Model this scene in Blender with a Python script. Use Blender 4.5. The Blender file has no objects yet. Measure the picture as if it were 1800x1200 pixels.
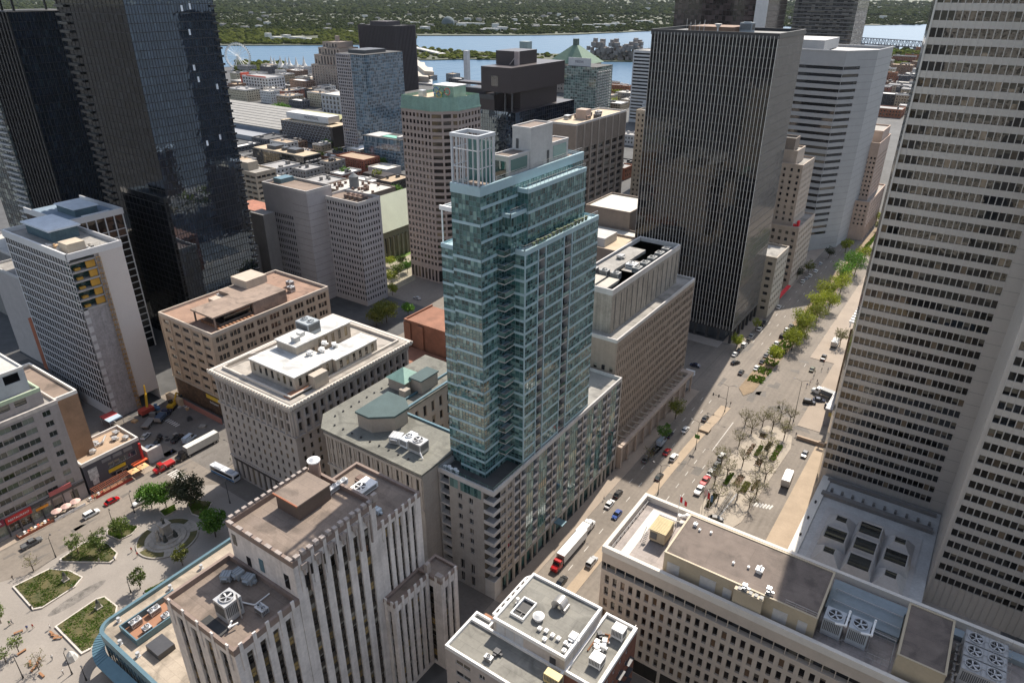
import bpy, math, random
from mathutils import Vector, Matrix
R = random.Random(7)
sc = bpy.context.scene
COL = sc.collection
# ---------------------------------------------------------------- camera
CAM = Vector((0, 0, 146.0))
PITCH, YAW, ROLL = 0.46755, 0.60618, -0.001934
cd = bpy.data.cameras.new('camera'); cam = bpy.data.objects.new('camera', cd); COL.objects.link(cam)
cd.sensor_width = 36; cd.lens = 1237.0 / 1800 * 36; cd.clip_start = 1; cd.clip_end = 30000
cam.location = CAM
cam.rotation_euler = (Matrix.Rotation(YAW, 3, 'Z') @ Matrix.Rotation(math.pi / 2 - PITCH, 3, 'X') @ Matrix.Rotation(-ROLL, 3, 'Z')).to_euler()
sc.camera = cam
# ---------------------------------------------------------------- world, sun, exposure
SUN_EL, SUN_AZ = math.radians(48), math.radians(-5.4)
w = bpy.data.worlds.new('World'); sc.world = w; w.use_nodes = True
nt = w.node_tree; bg = nt.nodes['Background']; sky = nt.nodes.new('ShaderNodeTexSky')
sky.sky_type = 'NISHITA'; sky.sun_disc = False; sky.sun_elevation = SUN_EL; sky.sun_rotation = SUN_AZ
sky.air_density = 1.0; sky.dust_density = 1.2; sky.ozone_density = 1.0
hsv = nt.nodes.new('ShaderNodeHueSaturation'); hsv.inputs['Saturation'].default_value = .7; nt.links.new(sky.outputs[0], hsv.inputs['Color']); nt.links.new(hsv.outputs[0], bg.inputs[0]); bg.inputs[1].default_value = 0.122
sd = bpy.data.lights.new('sun', 'SUN'); sd.energy = 4.1; sd.angle = math.radians(0.5); sd.color = (1.0, 0.92, 0.81)
sun = bpy.data.objects.new('sun', sd); COL.objects.link(sun)
sun.rotation_euler = Vector((-0.0945 * math.cos(SUN_EL), math.cos(SUN_EL), math.sin(SUN_EL))).to_track_quat('Z', 'Y').to_euler()
sun.location = (0, 300, 300)
vs = sc.view_settings; vs.view_transform = 'Standard'; vs.look = 'None'; vs.exposure = 0.78; vs.gamma = 1.0
sc.cycles.max_bounces = 6; sc.cycles.diffuse_bounces = 3; sc.cycles.glossy_bounces = 3; sc.cycles.caustics_reflective = False
sc.cycles.use_denoising = True

# ---------------------------------------------------------------- materials
def _mat(name):
    m = bpy.data.materials.new(name); m.use_nodes = True
    t = m.node_tree; return m, t, t.nodes['Principled BSDF']
def _n(t, k, **kw):
    n = t.nodes.new(k)
    for a, b in kw.items(): setattr(n, a, b)
    return n
def c4(c): return (c[0], c[1], c[2], 1)
MATS = {}
def M(name, col, rough=.85, var=.14, scale=.25, streak=0., metal=0., bump=0., col2=None, fine=1.6, isl=0., seam=0., lane=0.):
    """weathered surface: broad stains + fine grain + optional vertical streaks, in object metres"""
    if name in MATS: return MATS[name]
    m, t, b = _mat(name); L = t.links.new
    tc = _n(t, 'ShaderNodeTexCoord')
    n1 = _n(t, 'ShaderNodeTexNoise'); n1.inputs['Scale'].default_value = scale; n1.inputs['Detail'].default_value = 6; n1.inputs['Roughness'].default_value = .62
    n2 = _n(t, 'ShaderNodeTexNoise'); n2.inputs['Scale'].default_value = fine; n2.inputs['Detail'].default_value = 3
    L(tc.outputs['Object'], n1.inputs['Vector']); L(tc.outputs['Object'], n2.inputs['Vector'])
    add = _n(t, 'ShaderNodeMath', operation='MULTIPLY_ADD'); L(n2.outputs[0], add.inputs[0]); add.inputs[1].default_value = .5; L(n1.outputs[0], add.inputs[2])
    src = add.outputs[0]
    if streak:
        mp = _n(t, 'ShaderNodeMapping'); mp.inputs['Scale'].default_value = (1.1, 1.1, .06); L(tc.outputs['Object'], mp.inputs[0])
        n3 = _n(t, 'ShaderNodeTexNoise'); n3.inputs['Scale'].default_value = 1.0; n3.inputs['Detail'].default_value = 5; L(mp.outputs[0], n3.inputs['Vector'])
        a2 = _n(t, 'ShaderNodeMath', operation='MULTIPLY_ADD'); L(n3.outputs[0], a2.inputs[0]); a2.inputs[1].default_value = streak; L(src, a2.inputs[2])
        s2 = _n(t, 'ShaderNodeMath', operation='SUBTRACT'); L(a2.outputs[0], s2.inputs[0]); s2.inputs[1].default_value = streak * .5; src = s2.outputs[0]
    if lane:   # wheel tracks and drips running along the carriageway
        mp = _n(t, 'ShaderNodeMapping'); mp.inputs['Scale'].default_value = (.9, .012, 1); L(tc.outputs['Object'], mp.inputs[0]); n5 = _n(t, 'ShaderNodeTexNoise'); n5.inputs['Scale'].default_value = 1.; n5.inputs['Detail'].default_value = 4; L(mp.outputs[0], n5.inputs['Vector'])
        a5 = _n(t, 'ShaderNodeMath', operation='MULTIPLY_ADD'); L(n5.outputs[0], a5.inputs[0]); a5.inputs[1].default_value = lane; L(src, a5.inputs[2]); s5 = _n(t, 'ShaderNodeMath', operation='SUBTRACT'); L(a5.outputs[0], s5.inputs[0]); s5.inputs[1].default_value = lane * .5; src = s5.outputs[0]
    mr = _n(t, 'ShaderNodeMapRange'); mr.inputs[1].default_value = .45; mr.inputs[2].default_value = 1.05; L(src, mr.inputs[0])
    if isl:
        ge = _n(t, 'ShaderNodeNewGeometry'); ia = _n(t, 'ShaderNodeMath', operation='MULTIPLY_ADD')
        L(ge.outputs['Random Per Island'], ia.inputs[0]); ia.inputs[1].default_value = isl; L(mr.outputs[0], ia.inputs[2]); msrc = ia.outputs[0]
    else: msrc = mr.outputs[0]
    mx = _n(t, 'ShaderNodeMix', data_type='RGBA'); L(msrc, mx.inputs[0])
    k = 1 - var * 1.3; k2 = 1 + var * .75
    mx.inputs[6].default_value = c4([x * k for x in col]); mx.inputs[7].default_value = c4([min(.95, x * k2) for x in (col2 or col)])
    cout = mx.outputs[2]
    if seam:   # sheet joints and old ponding marks of a flat roof
        br = _n(t, 'ShaderNodeTexBrick'); L(tc.outputs['Object'], br.inputs['Vector']); br.inputs['Scale'].default_value = 1.; br.inputs['Brick Width'].default_value = seam * 3; br.inputs['Row Height'].default_value = seam; br.inputs['Mortar Size'].default_value = .035
        br.inputs['Color1'].default_value = (1, 1, 1, 1); br.inputs['Color2'].default_value = (.87, .87, .88, 1); br.inputs['Mortar'].default_value = (.68, .68, .68, 1)
        n4 = _n(t, 'ShaderNodeTexNoise'); n4.inputs['Scale'].default_value = .16; n4.inputs['Detail'].default_value = 7; n4.inputs['Distortion'].default_value = 1.2; L(tc.outputs['Object'], n4.inputs['Vector'])
        m4 = _n(t, 'ShaderNodeMapRange'); L(n4.outputs[0], m4.inputs[0]); m4.inputs[1].default_value = .52; m4.inputs[2].default_value = .66; m4.inputs[3].default_value = 1.; m4.inputs[4].default_value = .66
        a4 = _n(t, 'ShaderNodeMix', data_type='RGBA', blend_type='MULTIPLY'); a4.inputs[0].default_value = 1; L(cout, a4.inputs[6]); L(br.outputs[0], a4.inputs[7])
        b4 = _n(t, 'ShaderNodeMix', data_type='RGBA', blend_type='MULTIPLY'); b4.inputs[0].default_value = 1; L(a4.outputs[2], b4.inputs[6]); L(m4.outputs[0], b4.inputs[7]); cout = b4.outputs[2]
    L(cout, b.inputs['Base Color']); b.inputs['Roughness'].default_value = rough; b.inputs['Metallic'].default_value = metal
    if bump:
        bp = _n(t, 'ShaderNodeBump'); bp.inputs['Strength'].default_value = bump; bp.inputs['Distance'].default_value = .05; L(n2.outputs[0], bp.inputs['Height']); L(bp.outputs[0], b.inputs['Normal'])
    MATS[name] = m; return m
def G(name, dark, light=None, pl=.25, rough=.06, ior=1.75, wave=.25, wscale=.35, metal=0., tint=None):
    """window glass: each pane its own shade (some with pale blinds), slightly wavy like real sheets"""
    if name in MATS: return MATS[name]
    m, t, b = _mat(name); L = t.links.new
    ge = _n(t, 'ShaderNodeNewGeometry'); oi = _n(t, 'ShaderNodeObjectInfo')
    a = _n(t, 'ShaderNodeMath', operation='ADD'); L(ge.outputs['Random Per Island'], a.inputs[0]); L(oi.outputs['Random'], a.inputs[1])
    fr = _n(t, 'ShaderNodeMath', operation='FRACT'); L(a.outputs[0], fr.inputs[0])
    rp = _n(t, 'ShaderNodeValToRGB'); L(fr.outputs[0], rp.inputs[0]); e = rp.color_ramp.elements; rp.color_ramp.interpolation = 'CONSTANT'
    light = light or [min(.5, x * 5 + .05) for x in dark]
    e[0].position = 0; e[0].color = c4(dark); e[1].position = 1 - pl; e[1].color = c4(light)
    x = e.new(.3); x.color = c4([q * 1.7 for q in dark]); x = e.new(.55); x.color = c4([q * .5 for q in dark])
    x = e.new(1 - pl * .45); x.color = c4([(p + q) / 2.2 for p, q in zip(dark, light)])
    L(rp.outputs[0], b.inputs['Base Color']); b.inputs['Roughness'].default_value = rough; b.inputs['IOR'].default_value = ior; b.inputs['Metallic'].default_value = metal
    if tint: b.inputs['Specular Tint'].default_value = c4(tint)
    tc = _n(t, 'ShaderNodeTexCoord'); nz = _n(t, 'ShaderNodeTexNoise'); nz.inputs['Scale'].default_value = wscale; nz.inputs['Detail'].default_value = 2
    L(tc.outputs['Object'], nz.inputs['Vector'])
    bp = _n(t, 'ShaderNodeBump'); bp.inputs['Strength'].default_value = wave; bp.inputs['Distance'].default_value = .06; L(nz.outputs[0], bp.inputs['Height']); L(bp.outputs[0], b.inputs['Normal'])
    MATS[name] = m; return m
def leafmat(name, c1=(), c2=(), tr=.25):
    if name in MATS: return MATS[name]
    m, t, b = _mat(name); L = t.links.new
    ge = _n(t, 'ShaderNodeNewGeometry'); oi = _n(t, 'ShaderNodeObjectInfo')
    mx = _n(t, 'ShaderNodeMix', data_type='RGBA'); L(ge.outputs['Random Per Island'], mx.inputs[0]); mx.inputs[6].default_value = c4(c1); mx.inputs[7].default_value = c4(c2)
    hs = _n(t, 'ShaderNodeHueSaturation'); L(mx.outputs[2], hs.inputs['Color'])
    mr = _n(t, 'ShaderNodeMapRange'); L(oi.outputs['Random'], mr.inputs[0]); mr.inputs[3].default_value = .8; mr.inputs[4].default_value = 1.2; L(mr.outputs[0], hs.inputs['Value'])
    L(hs.outputs[0], b.inputs['Base Color']); b.inputs['Roughness'].default_value = .6; b.inputs['Specular IOR Level'].default_value = .5 if tr else 0.
    tl = _n(t, 'ShaderNodeBsdfTranslucent'); L(hs.outputs[0], tl.inputs[0]); ms = _n(t, 'ShaderNodeMixShader'); ms.inputs[0].default_value = tr
    L(b.outputs[0], ms.inputs[1]); L(tl.outputs[0], ms.inputs[2]); L(ms.outputs[0], t.nodes['Material Output'].inputs[0])
    MATS[name] = m; return m
def paint(name, col=(), rough=.25, metal=0., coat=.5):
    if name in MATS: return MATS[name]
    m, t, b = _mat(name); L = t.links.new
    tc = _n(t, 'ShaderNodeTexCoord'); n = _n(t, 'ShaderNodeTexNoise'); n.inputs['Scale'].default_value = 1.3; L(tc.outputs['Object'], n.inputs['Vector'])
    mx = _n(t, 'ShaderNodeMix', data_type='RGBA'); L(n.outputs[0], mx.inputs[0]); mx.inputs[6].default_value = c4([x * .85 for x in col]); mx.inputs[7].default_value = c4([min(.95, x * 1.1) for x in col])
    L(mx.outputs[2], b.inputs['Base Color']); b.inputs['Roughness'].default_value = rough; b.inputs['Metallic'].default_value = metal; b.inputs['Coat Weight'].default_value = coat
    MATS[name] = m; return m

# ---------------------------------------------------------------- mesh builder
class MB:
    def __init__(s): s.v = []; s.f = []; s.m = []
    def quad(s, a, b, c, d, m=0):
        n = len(s.v); s.v += [a, b, c, d]; s.f.append((n, n + 1, n + 2, n + 3)); s.m.append(m)
    def tri(s, a, b, c, m=0):
        n = len(s.v); s.v += [a, b, c]; s.f.append((n, n + 1, n + 2)); s.m.append(m)
    def poly(s, pts, m=0):
        n = len(s.v); s.v += list(pts); s.f.append(tuple(range(n, n + len(pts)))); s.m.append(m)
    def box(s, x0, x1, y0, y1, z0, z1, m=0, top=None, bottom=True):
        n = len(s.v)
        s.v += [(x0, y0, z0), (x1, y0, z0), (x1, y1, z0), (x0, y1, z0), (x0, y0, z1), (x1, y0, z1), (x1, y1, z1), (x0, y1, z1)]
        s.f += [(n, n+1, n+5, n+4), (n+1, n+2, n+6, n+5), (n+2, n+3, n+7, n+6), (n+3, n, n+4, n+7), (n+4, n+5, n+6, n+7)]
        s.m += [m, m, m, m, m if top is None else top]
        if bottom: s.f.append((n+3, n+2, n+1, n)); s.m.append(m)
    def prism(s, pts, z0, z1, m=0, top=None, bottom=True):
        n = len(s.v); k = len(pts)
        s.v += [(p[0], p[1], z0) for p in pts] + [(p[0], p[1], z1) for p in pts]
        for i in range(k):
            j = (i + 1) % k; s.f.append((n + i, n + j, n + k + j, n + k + i)); s.m.append(m)
        s.f.append(tuple(range(n + k, n + 2 * k))); s.m.append(m if top is None else top)
        if bottom: s.f.append(tuple(range(n + k - 1, n - 1, -1))); s.m.append(m)
    def frus(s, x, y, z0, z1, r0, r1, n=8, m=0, top=None, rot=0.):
        k = len(s.v); an = [rot + 2 * math.pi * i / n for i in range(n)]
        s.v += [(x + r0 * math.cos(a), y + r0 * math.sin(a), z0) for a in an] + [(x + r1 * math.cos(a), y + r1 * math.sin(a), z1) for a in an]
        for i in range(n):
            j = (i + 1) % n; s.f.append((k + i, k + j, k + n + j, k + n + i)); s.m.append(m)
        s.f.append(tuple(range(k + n, k + 2 * n))); s.m.append(m if top is None else top)
        s.f.append(tuple(range(k + n - 1, k - 1, -1))); s.m.append(m)
    def cyl(s, x, y, z0, z1, r, n=10, m=0, top=None): s.frus(x, y, z0, z1, r, r, n, m, top)
    def tube(s, p, q, r, n=5, m=0, r2=None):
        p, q = Vector(p), Vector(q); d = q - p
        if d.length < 1e-6: return
        a = d.orthogonal().normalized(); b = d.normalized().cross(a); k = len(s.v); r2 = r if r2 is None else r2
        for c, rr in ((p, r), (q, r2)):
            for i in range(n):
                t = 2 * math.pi * i / n; s.v.append(tuple(c + a * (rr * math.cos(t)) + b * (rr * math.sin(t))))
        for i in range(n):
            j = (i + 1) % n; s.f.append((k + i, k + j, k + n + j, k + n + i)); s.m.append(m)
        s.f.append(tuple(range(k + n, k + 2 * n))); s.m.append(m); s.f.append(tuple(range(k + n - 1, k - 1, -1))); s.m.append(m)
    def bar(s, p, q, w, m=0): s.tube(p, q, w * .7071, 4, m)
    def mesh(s, name, mats):
        me = bpy.data.meshes.new(name); me.from_pydata(s.v, [], s.f)
        for x in (mats if isinstance(mats, (list, tuple)) else [mats]): me.materials.append(x)
        if len(me.materials) > 1: me.polygons.foreach_set('material_index', s.m)
        me.update(); return me
    def build(s, name, mats, parent=None, loc=None):
        o = bpy.data.objects.new(name, s.mesh(name, mats)); COL.objects.link(o)
        if parent: o.parent = parent
        if loc: o.location = loc
        return o
def inst(name, me, parent=None, loc=(0, 0, 0), rz=0., sc_=None):
    o = bpy.data.objects.new(name, me); COL.objects.link(o); o.location = loc
    if rz: o.rotation_euler = (0, 0, rz)
    if sc_: o.scale = sc_
    if parent: o.parent = parent
    return o
def tag(o, label=None, cat=None, group=None, kind=None):
    if label: o['label'] = label
    if cat: o['category'] = cat
    if group: o['group'] = group
    if kind: o['kind'] = kind
    return o
def thing(name, label, cat, loc=(0, 0, 0), rz=0., group=None):
    o = bpy.data.objects.new(name, None); COL.objects.link(o); o.location = loc; o.rotation_euler = (0, 0, rz); o.empty_display_size = .5
    return tag(o, label, cat, group)
def copy_tree(root, loc, rz, label, group=None, cat=None):
    r = root.copy(); COL.objects.link(r); r.location = loc; r.rotation_euler = (0, 0, rz); r['label'] = label
    if group: r['group'] = group
    for c in root.children:
        d = c.copy(); COL.objects.link(d); d.parent = r
        for g2 in c.children:
            e = g2.copy(); COL.objects.link(e); e.parent = d
    return r
# pixel of the 1800x1200 photograph -> point on the plane of height z
_c, _s, _cp, _sp = math.cos(PITCH), math.sin(PITCH), math.cos(YAW), math.sin(YAW)
def g(px, py, z=0.):
    lat, b = px - 900, py - 600 + (px - 900) * .001934
    fwd = 1237 * _c - b * _s; up = -(1237 * _s + b * _c); t = (z - 146) / up
    return ((lat * _cp - fwd * _sp) * t, (fwd * _cp + lat * _sp) * t)

# ---------------------------------------------------------------- facades
FR = {}
def frame_of(k, x0, x1, y0, y1):
    if k == 'F': return (x0, y0), (1, 0), (0, 1), x1 - x0      # faces -Y
    if k == 'R': return (x1, y0), (0, 1), (-1, 0), y1 - y0     # faces +X
    if k == 'B': return (x1, y1), (-1, 0), (0, -1), x1 - x0
    return (x0, y1), (0, -1), (1, 0), y1 - y0
RZ = {'F': 0., 'R': math.pi / 2, 'B': math.pi, 'L': -math.pi / 2}
def P3(fr, u, z, d): o, U, D, W = fr; return (o[0] + U[0] * u + D[0] * d, o[1] + U[1] * u + D[1] * d, z)
def fq(mb, fr, u0, u1, z0, z1, d=0, m=0):
    if u1 - u0 < 1e-4 or z1 - z0 < 1e-4: return
    mb.quad(P3(fr, u0, z0, d), P3(fr, u1, z0, d), P3(fr, u1, z1, d), P3(fr, u0, z1, d), m)
def fbox(mb, fr, u0, u1, z0, z1, d0, d1, m=0):
    a, b = P3(fr, u0, z0, d0), P3(fr, u1, z1, d1)
    mb.box(min(a[0], b[0]), max(a[0], b[0]), min(a[1], b[1]), max(a[1], b[1]), z0, z1, m)
def wall_open(mb, fr, z0, z1, cols, rows, depth, m=0, mr=None, u0=0., u1=None):
    """a wall face with real openings; returns them as (u0,u1,z0,z1)"""
    u1 = fr[3] if u1 is None else u1; mr = m if mr is None else mr; zc = z0; out = []
    for (a, b) in rows:
        fq(mb, fr, u0, u1, zc, a, 0, m); uc = u0
        for (p, q) in cols:
            fq(mb, fr, uc, p, a, b, 0, m); uc = q; out.append((p, q, a, b))
            X = lambda u, z, d: P3(fr, u, z, d)
            mb.quad(X(p, a, 0), X(p, b, 0), X(p, b, depth), X(p, a, depth), mr); mb.quad(X(q, b, 0), X(q, a, 0), X(q, a, depth), X(q, b, depth), mr)
            mb.quad(X(p, a, 0), X(p, a, depth), X(q, a, depth), X(q, a, 0), mr); mb.quad(X(p, b, depth), X(p, b, 0), X(q, b, 0), X(q, b, depth), mr)
        fq(mb, fr, uc, u1, a, b, 0, m); zc = b
    fq(mb, fr, u0, u1, zc, z1, 0, m); return out
def grid(W, n, fw, mg=0., pair=0.):
    p = (W - 2 * mg) / n; o = []
    for i in range(n):
        c = mg + p * (i + .5)
        if pair:
            hw = p * fw / 2; gp = pair * p / 2; o += [(c - hw, c - gp), (c + gp, c + hw)]
        else: o.append((c - p * fw / 2, c + p * fw / 2))
    return o
def rows_(zb, zt, n, fh, off=.5):
    p = (zt - zb) / n; return [(zb + p * (i + off) - p * fh * off, zb + p * (i + off) + p * fh * (1 - off)) for i in range(n)]
WM = {}; BL = {'glass_tower': (.13, .115, .09), 'glass_bronze': (.13, .1, .075), 'glass_black': (.07, .07, .07), 'glass_taupe': (.13, .11, .09), 'glass_hotel': (.1, .11, .13)}
def win_verts(mb, w, h, nx, nz, bar, bl=0.):
    """glass pane with its frame bars, standing in the XZ plane facing -Y, centred"""
    mb.quad((-w/2, 0, -h/2), (w/2, 0, -h/2), (w/2, 0, h/2), (-w/2, 0, h/2), 0)
    if bl: mb.quad((-w/2+.03, -.008, h/2-bl*h), (w/2-.03, -.008, h/2-bl*h), (w/2-.03, -.008, h/2), (-w/2+.03, -.008, h/2), 2)
    if bar:
        t = .05
        for i in range(nx + 1):
            x = -w/2 + w * i / nx; a, b = max(-w/2, x - bar/2), min(w/2, x + bar/2); mb.box(a, b, -t, -.004, -h/2, h/2, 1, bottom=False)
        for i in range(nz + 1):
            z = -h/2 + h * i / nz; a, b = max(-h/2, z - bar/2), min(h/2, z + bar/2); mb.box(-w/2, w/2, -t - .003, -.006, a, b, 1)
def put_windows(root, items, glass, fmat, style=(1, 1, 0), cap=100, name='window'):
    """items: (facekey, frame, u0,u1,z0,z1,depth). The nearest `cap` panes are parts of their own, any others one stuff part."""
    nx, nz, bar = style; rows = []
    for (k, fr, a, b, c, d, dp) in items:
        p = Vector(P3(fr, (a + b) / 2, (c + d) / 2, dp)); rows.append(((p - CAM).length / math.sqrt((b - a) * (d - c)), p, k, b - a, d - c))
    rows.sort(key=lambda r: r[0]); mats = [glass, fmat or glass, M('blind_' + glass.name, BL.get(glass.name, (.25, .23, .19)), var=.3)]; wr_ = random.Random(len(rows))
    rest = MB() if len(rows) > cap else None
    for i, (ds, p, k, w_, h_) in enumerate(rows):
        bl = wr_.choice((0, 0, 0, 0, 0, 0, .22, .4, .62))
        if i < cap:
            key = (round(w_, 2), round(h_, 2), nx, nz, bar, glass.name, fmat.name if fmat else '', bl)
            if key not in WM:
                b = MB(); win_verts(b, w_, h_, nx, nz, bar, bl); WM[key] = b.mesh(name, mats)
            inst(name, WM[key], root, p, RZ[k])
        else:
            b = MB(); win_verts(b, w_, h_, nx, nz, bar, bl); c_, s_ = math.cos(RZ[k]), math.sin(RZ[k]); n = len(rest.v)
            rest.v += [(p.x + v[0] * c_ - v[1] * s_, p.y + v[0] * s_ + v[1] * c_, p.z + v[2]) for v in b.v]
            rest.f += [tuple(q + n for q in f) for f in b.f]; rest.m += b.m
    if rest: rest.build(name, mats, root)['kind'] = 'stuff'
def roof_deck(root, x0, x1, y0, y1, z, rm, pm, ph=.9, pt=.45, cap=None, name='roof'):
    """flat roof sunk behind a parapet whose top is z"""
    b = MB(); b.box(x0 + .02, x1 - .02, y0 + .02, y1 - .02, z - ph - .4, z - ph, 0); b.build(name, rm, root)
    b = MB(); e = .06
    b.box(x0 - e, x1 + e, y0 - e, y0 + pt, z - ph - .3, z, 0); b.box(x0 - e, x1 + e, y1 - pt, y1 + e, z - ph - .3, z, 0)
    b.box(x0 - e, x0 + pt, y0 + pt + .002, y1 - pt - .002, z - ph - .3, z - .003, 0); b.box(x1 - pt, x1 + e, y0 + pt + .002, y1 - pt - .002, z - ph - .3, z - .003, 0)
    b.build('parapet', pm, root)
def bldg(name, label, cat, x0, x1, y0, y1, z1, wm, rm, pm=None, F=None, Rt=None, z0=-1., ph=.9, pt=.45, glass=None, fmat=None, style=(1, 1, 0), depth=.25, cap=100, group=None, reveal=None, roof=True, root=None, part='wall'):
    """a block: F / Rt = (cols, rows) openings of the -Y / +X faces"""
    root = root or thing(name, label, cat, (0, 0, 0), 0, group); b = MB(); items = []; zt = z1 - ph * .6
    for k, spec in (('F', F), ('R', Rt), ('B', None), ('L', None)):
        fr = frame_of(k, x0, x1, y0, y1)
        if spec: items += [(k, fr, *o, depth) for o in wall_open(b, fr, z0, zt, spec[0], spec[1], depth, 0, 1 if reveal else 0)]
        else: fq(b, fr, 0, fr[3], z0, zt, 0)
    if not roof: b.quad((x0, y0, zt), (x1, y0, zt), (x1, y1, zt), (x0, y1, zt))
    b.build(part, [wm, reveal] if reveal else wm, root)
    if items: put_windows(root, items, glass, fmat, style, cap)
    if roof: roof_deck(root, x0, x1, y0, y1, z1, rm, pm or wm, ph, pt)
    return root
def curtain(gb, fb, fr, z0, z1, nu, zs, mull=.08, md=.12, tr=(), tilt=.004, u0=0., u1=None, mm=0, rnd=R, trans=0):
    """curtain wall: one pane per cell (each a touch out of true), mullions and transoms standing proud"""
    u1 = fr[3] if u1 is None else u1; us = [u0 + (u1 - u0) * i / nu for i in range(nu + 1)]
    for a, b in zip(zs[:-1], zs[1:]):
        for i in range(nu):
            q = [rnd.uniform(-tilt, tilt) for _ in range(4)]
            gb.quad(P3(fr, us[i], a, q[0]), P3(fr, us[i + 1], a, q[1]), P3(fr, us[i + 1], b, q[2]), P3(fr, us[i], b, q[3]))
    if fb is not None:
        for u in us: fbox(fb, fr, max(u0, u - mull / 2), min(u1, u + mull / 2), z0, z1, -md, .03, mm)
        for z in zs:
            if z0 <= z <= z1: fbox(fb, fr, u0, u1, max(z0, z - mull / 2), min(z1, z + mull / 2), -md + .003, .028, mm)
        for z in tr: fbox(fb, fr, u0, u1, z - mull / 3, z + mull / 3, -md * .7, .025, mm)
def lv(a, b, n): return [a + (b - a) * i / n for i in range(n + 1)]
# ================================================================ common finishes
stone = M('stone_grey', (.36, .33, .30), streak=.5); stoneb = M('stone_beige', (.44, .38, .31), streak=.5); stonew = M('stone_white', (.52, .47, .43), streak=.7, var=.2)
conc = M('concrete', (.38, .36, .34), streak=.5); concw = M('concrete_pale', (.50, .48, .46), streak=.3); concd = M('concrete_dark', (.2, .19, .18), streak=.4)
brick = M('brick_red', (.26, .11, .07), scale=.5, fine=6, var=.3); brickb = M('brick_brown', (.25, .16, .11), fine=6, var=.3)
gravelb = M('gravel_brown', (.24, .18, .14), fine=4, var=.28, bump=.2, scale=.12, seam=4.5); membrane = M('roof_membrane', (.245, .235, .205), var=.2, scale=.14, seam=1.9)
whitem = M('roof_white', (.62, .61, .58), var=.12, scale=.14, seam=2.6); grey = M('roof_grey', (.33, .31, .28), var=.22, scale=.1, seam=2.4); tar = M('roof_tar', (.08, .078, .075), var=.3, scale=.15, seam=2.)
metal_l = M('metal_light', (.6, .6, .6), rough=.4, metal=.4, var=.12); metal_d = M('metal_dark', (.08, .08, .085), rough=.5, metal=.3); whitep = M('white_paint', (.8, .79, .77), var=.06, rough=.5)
black = M('black_paint', (.02, .02, .022), rough=.5); louver = M('louvre', (.12, .12, .12), rough=.5); copper = M('copper_green', (.23, .37, .31), rough=.7, var=.2, streak=.4); alu = M('aluminium', (.45, .44, .43), rough=.35, metal=.5, var=.08)
beigem = M('beige_metal', (.46, .38, .265), rough=.6, var=.1); tealm = M('teal_metal', (.12, .205, .245), rough=.45, metal=.2, var=.12); pinkst = M('granite_pink', (.43, .36, .32), streak=.3, var=.1)
gl_dark = G('glass_dark', (.012, .014, .017), (.16, .14, .11), .14); gl_warm = G('glass_warm', (.02, .018, .014), (.25, .19, .10), .3); gl_blue = G('glass_blue', (.02, .03, .045), (.2, .22, .24), .25)
gl_teal = G('glass_teal', (.03, .085, .08), (.2, .33, .30), .30, tint=(.95, 1, .98), ior=2.3, wave=.22, rough=.03); gl_black = G('glass_black', (.004, .005, .007), (.018, .02, .023), .1, ior=1.5, wave=.3, rough=.04)
gl_navy = G('glass_navy', (.008, .012, .022), (.03, .045, .06), .1, ior=2.7, wave=.3, rough=.02, wscale=.2, tint=(.6, .78, 1))
tmull = M('mullion_teal', (.16, .25, .27), rough=.4, metal=.2); band = M('spandrel_teal', (.36, .49, .53), rough=.4, var=.08)

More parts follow.
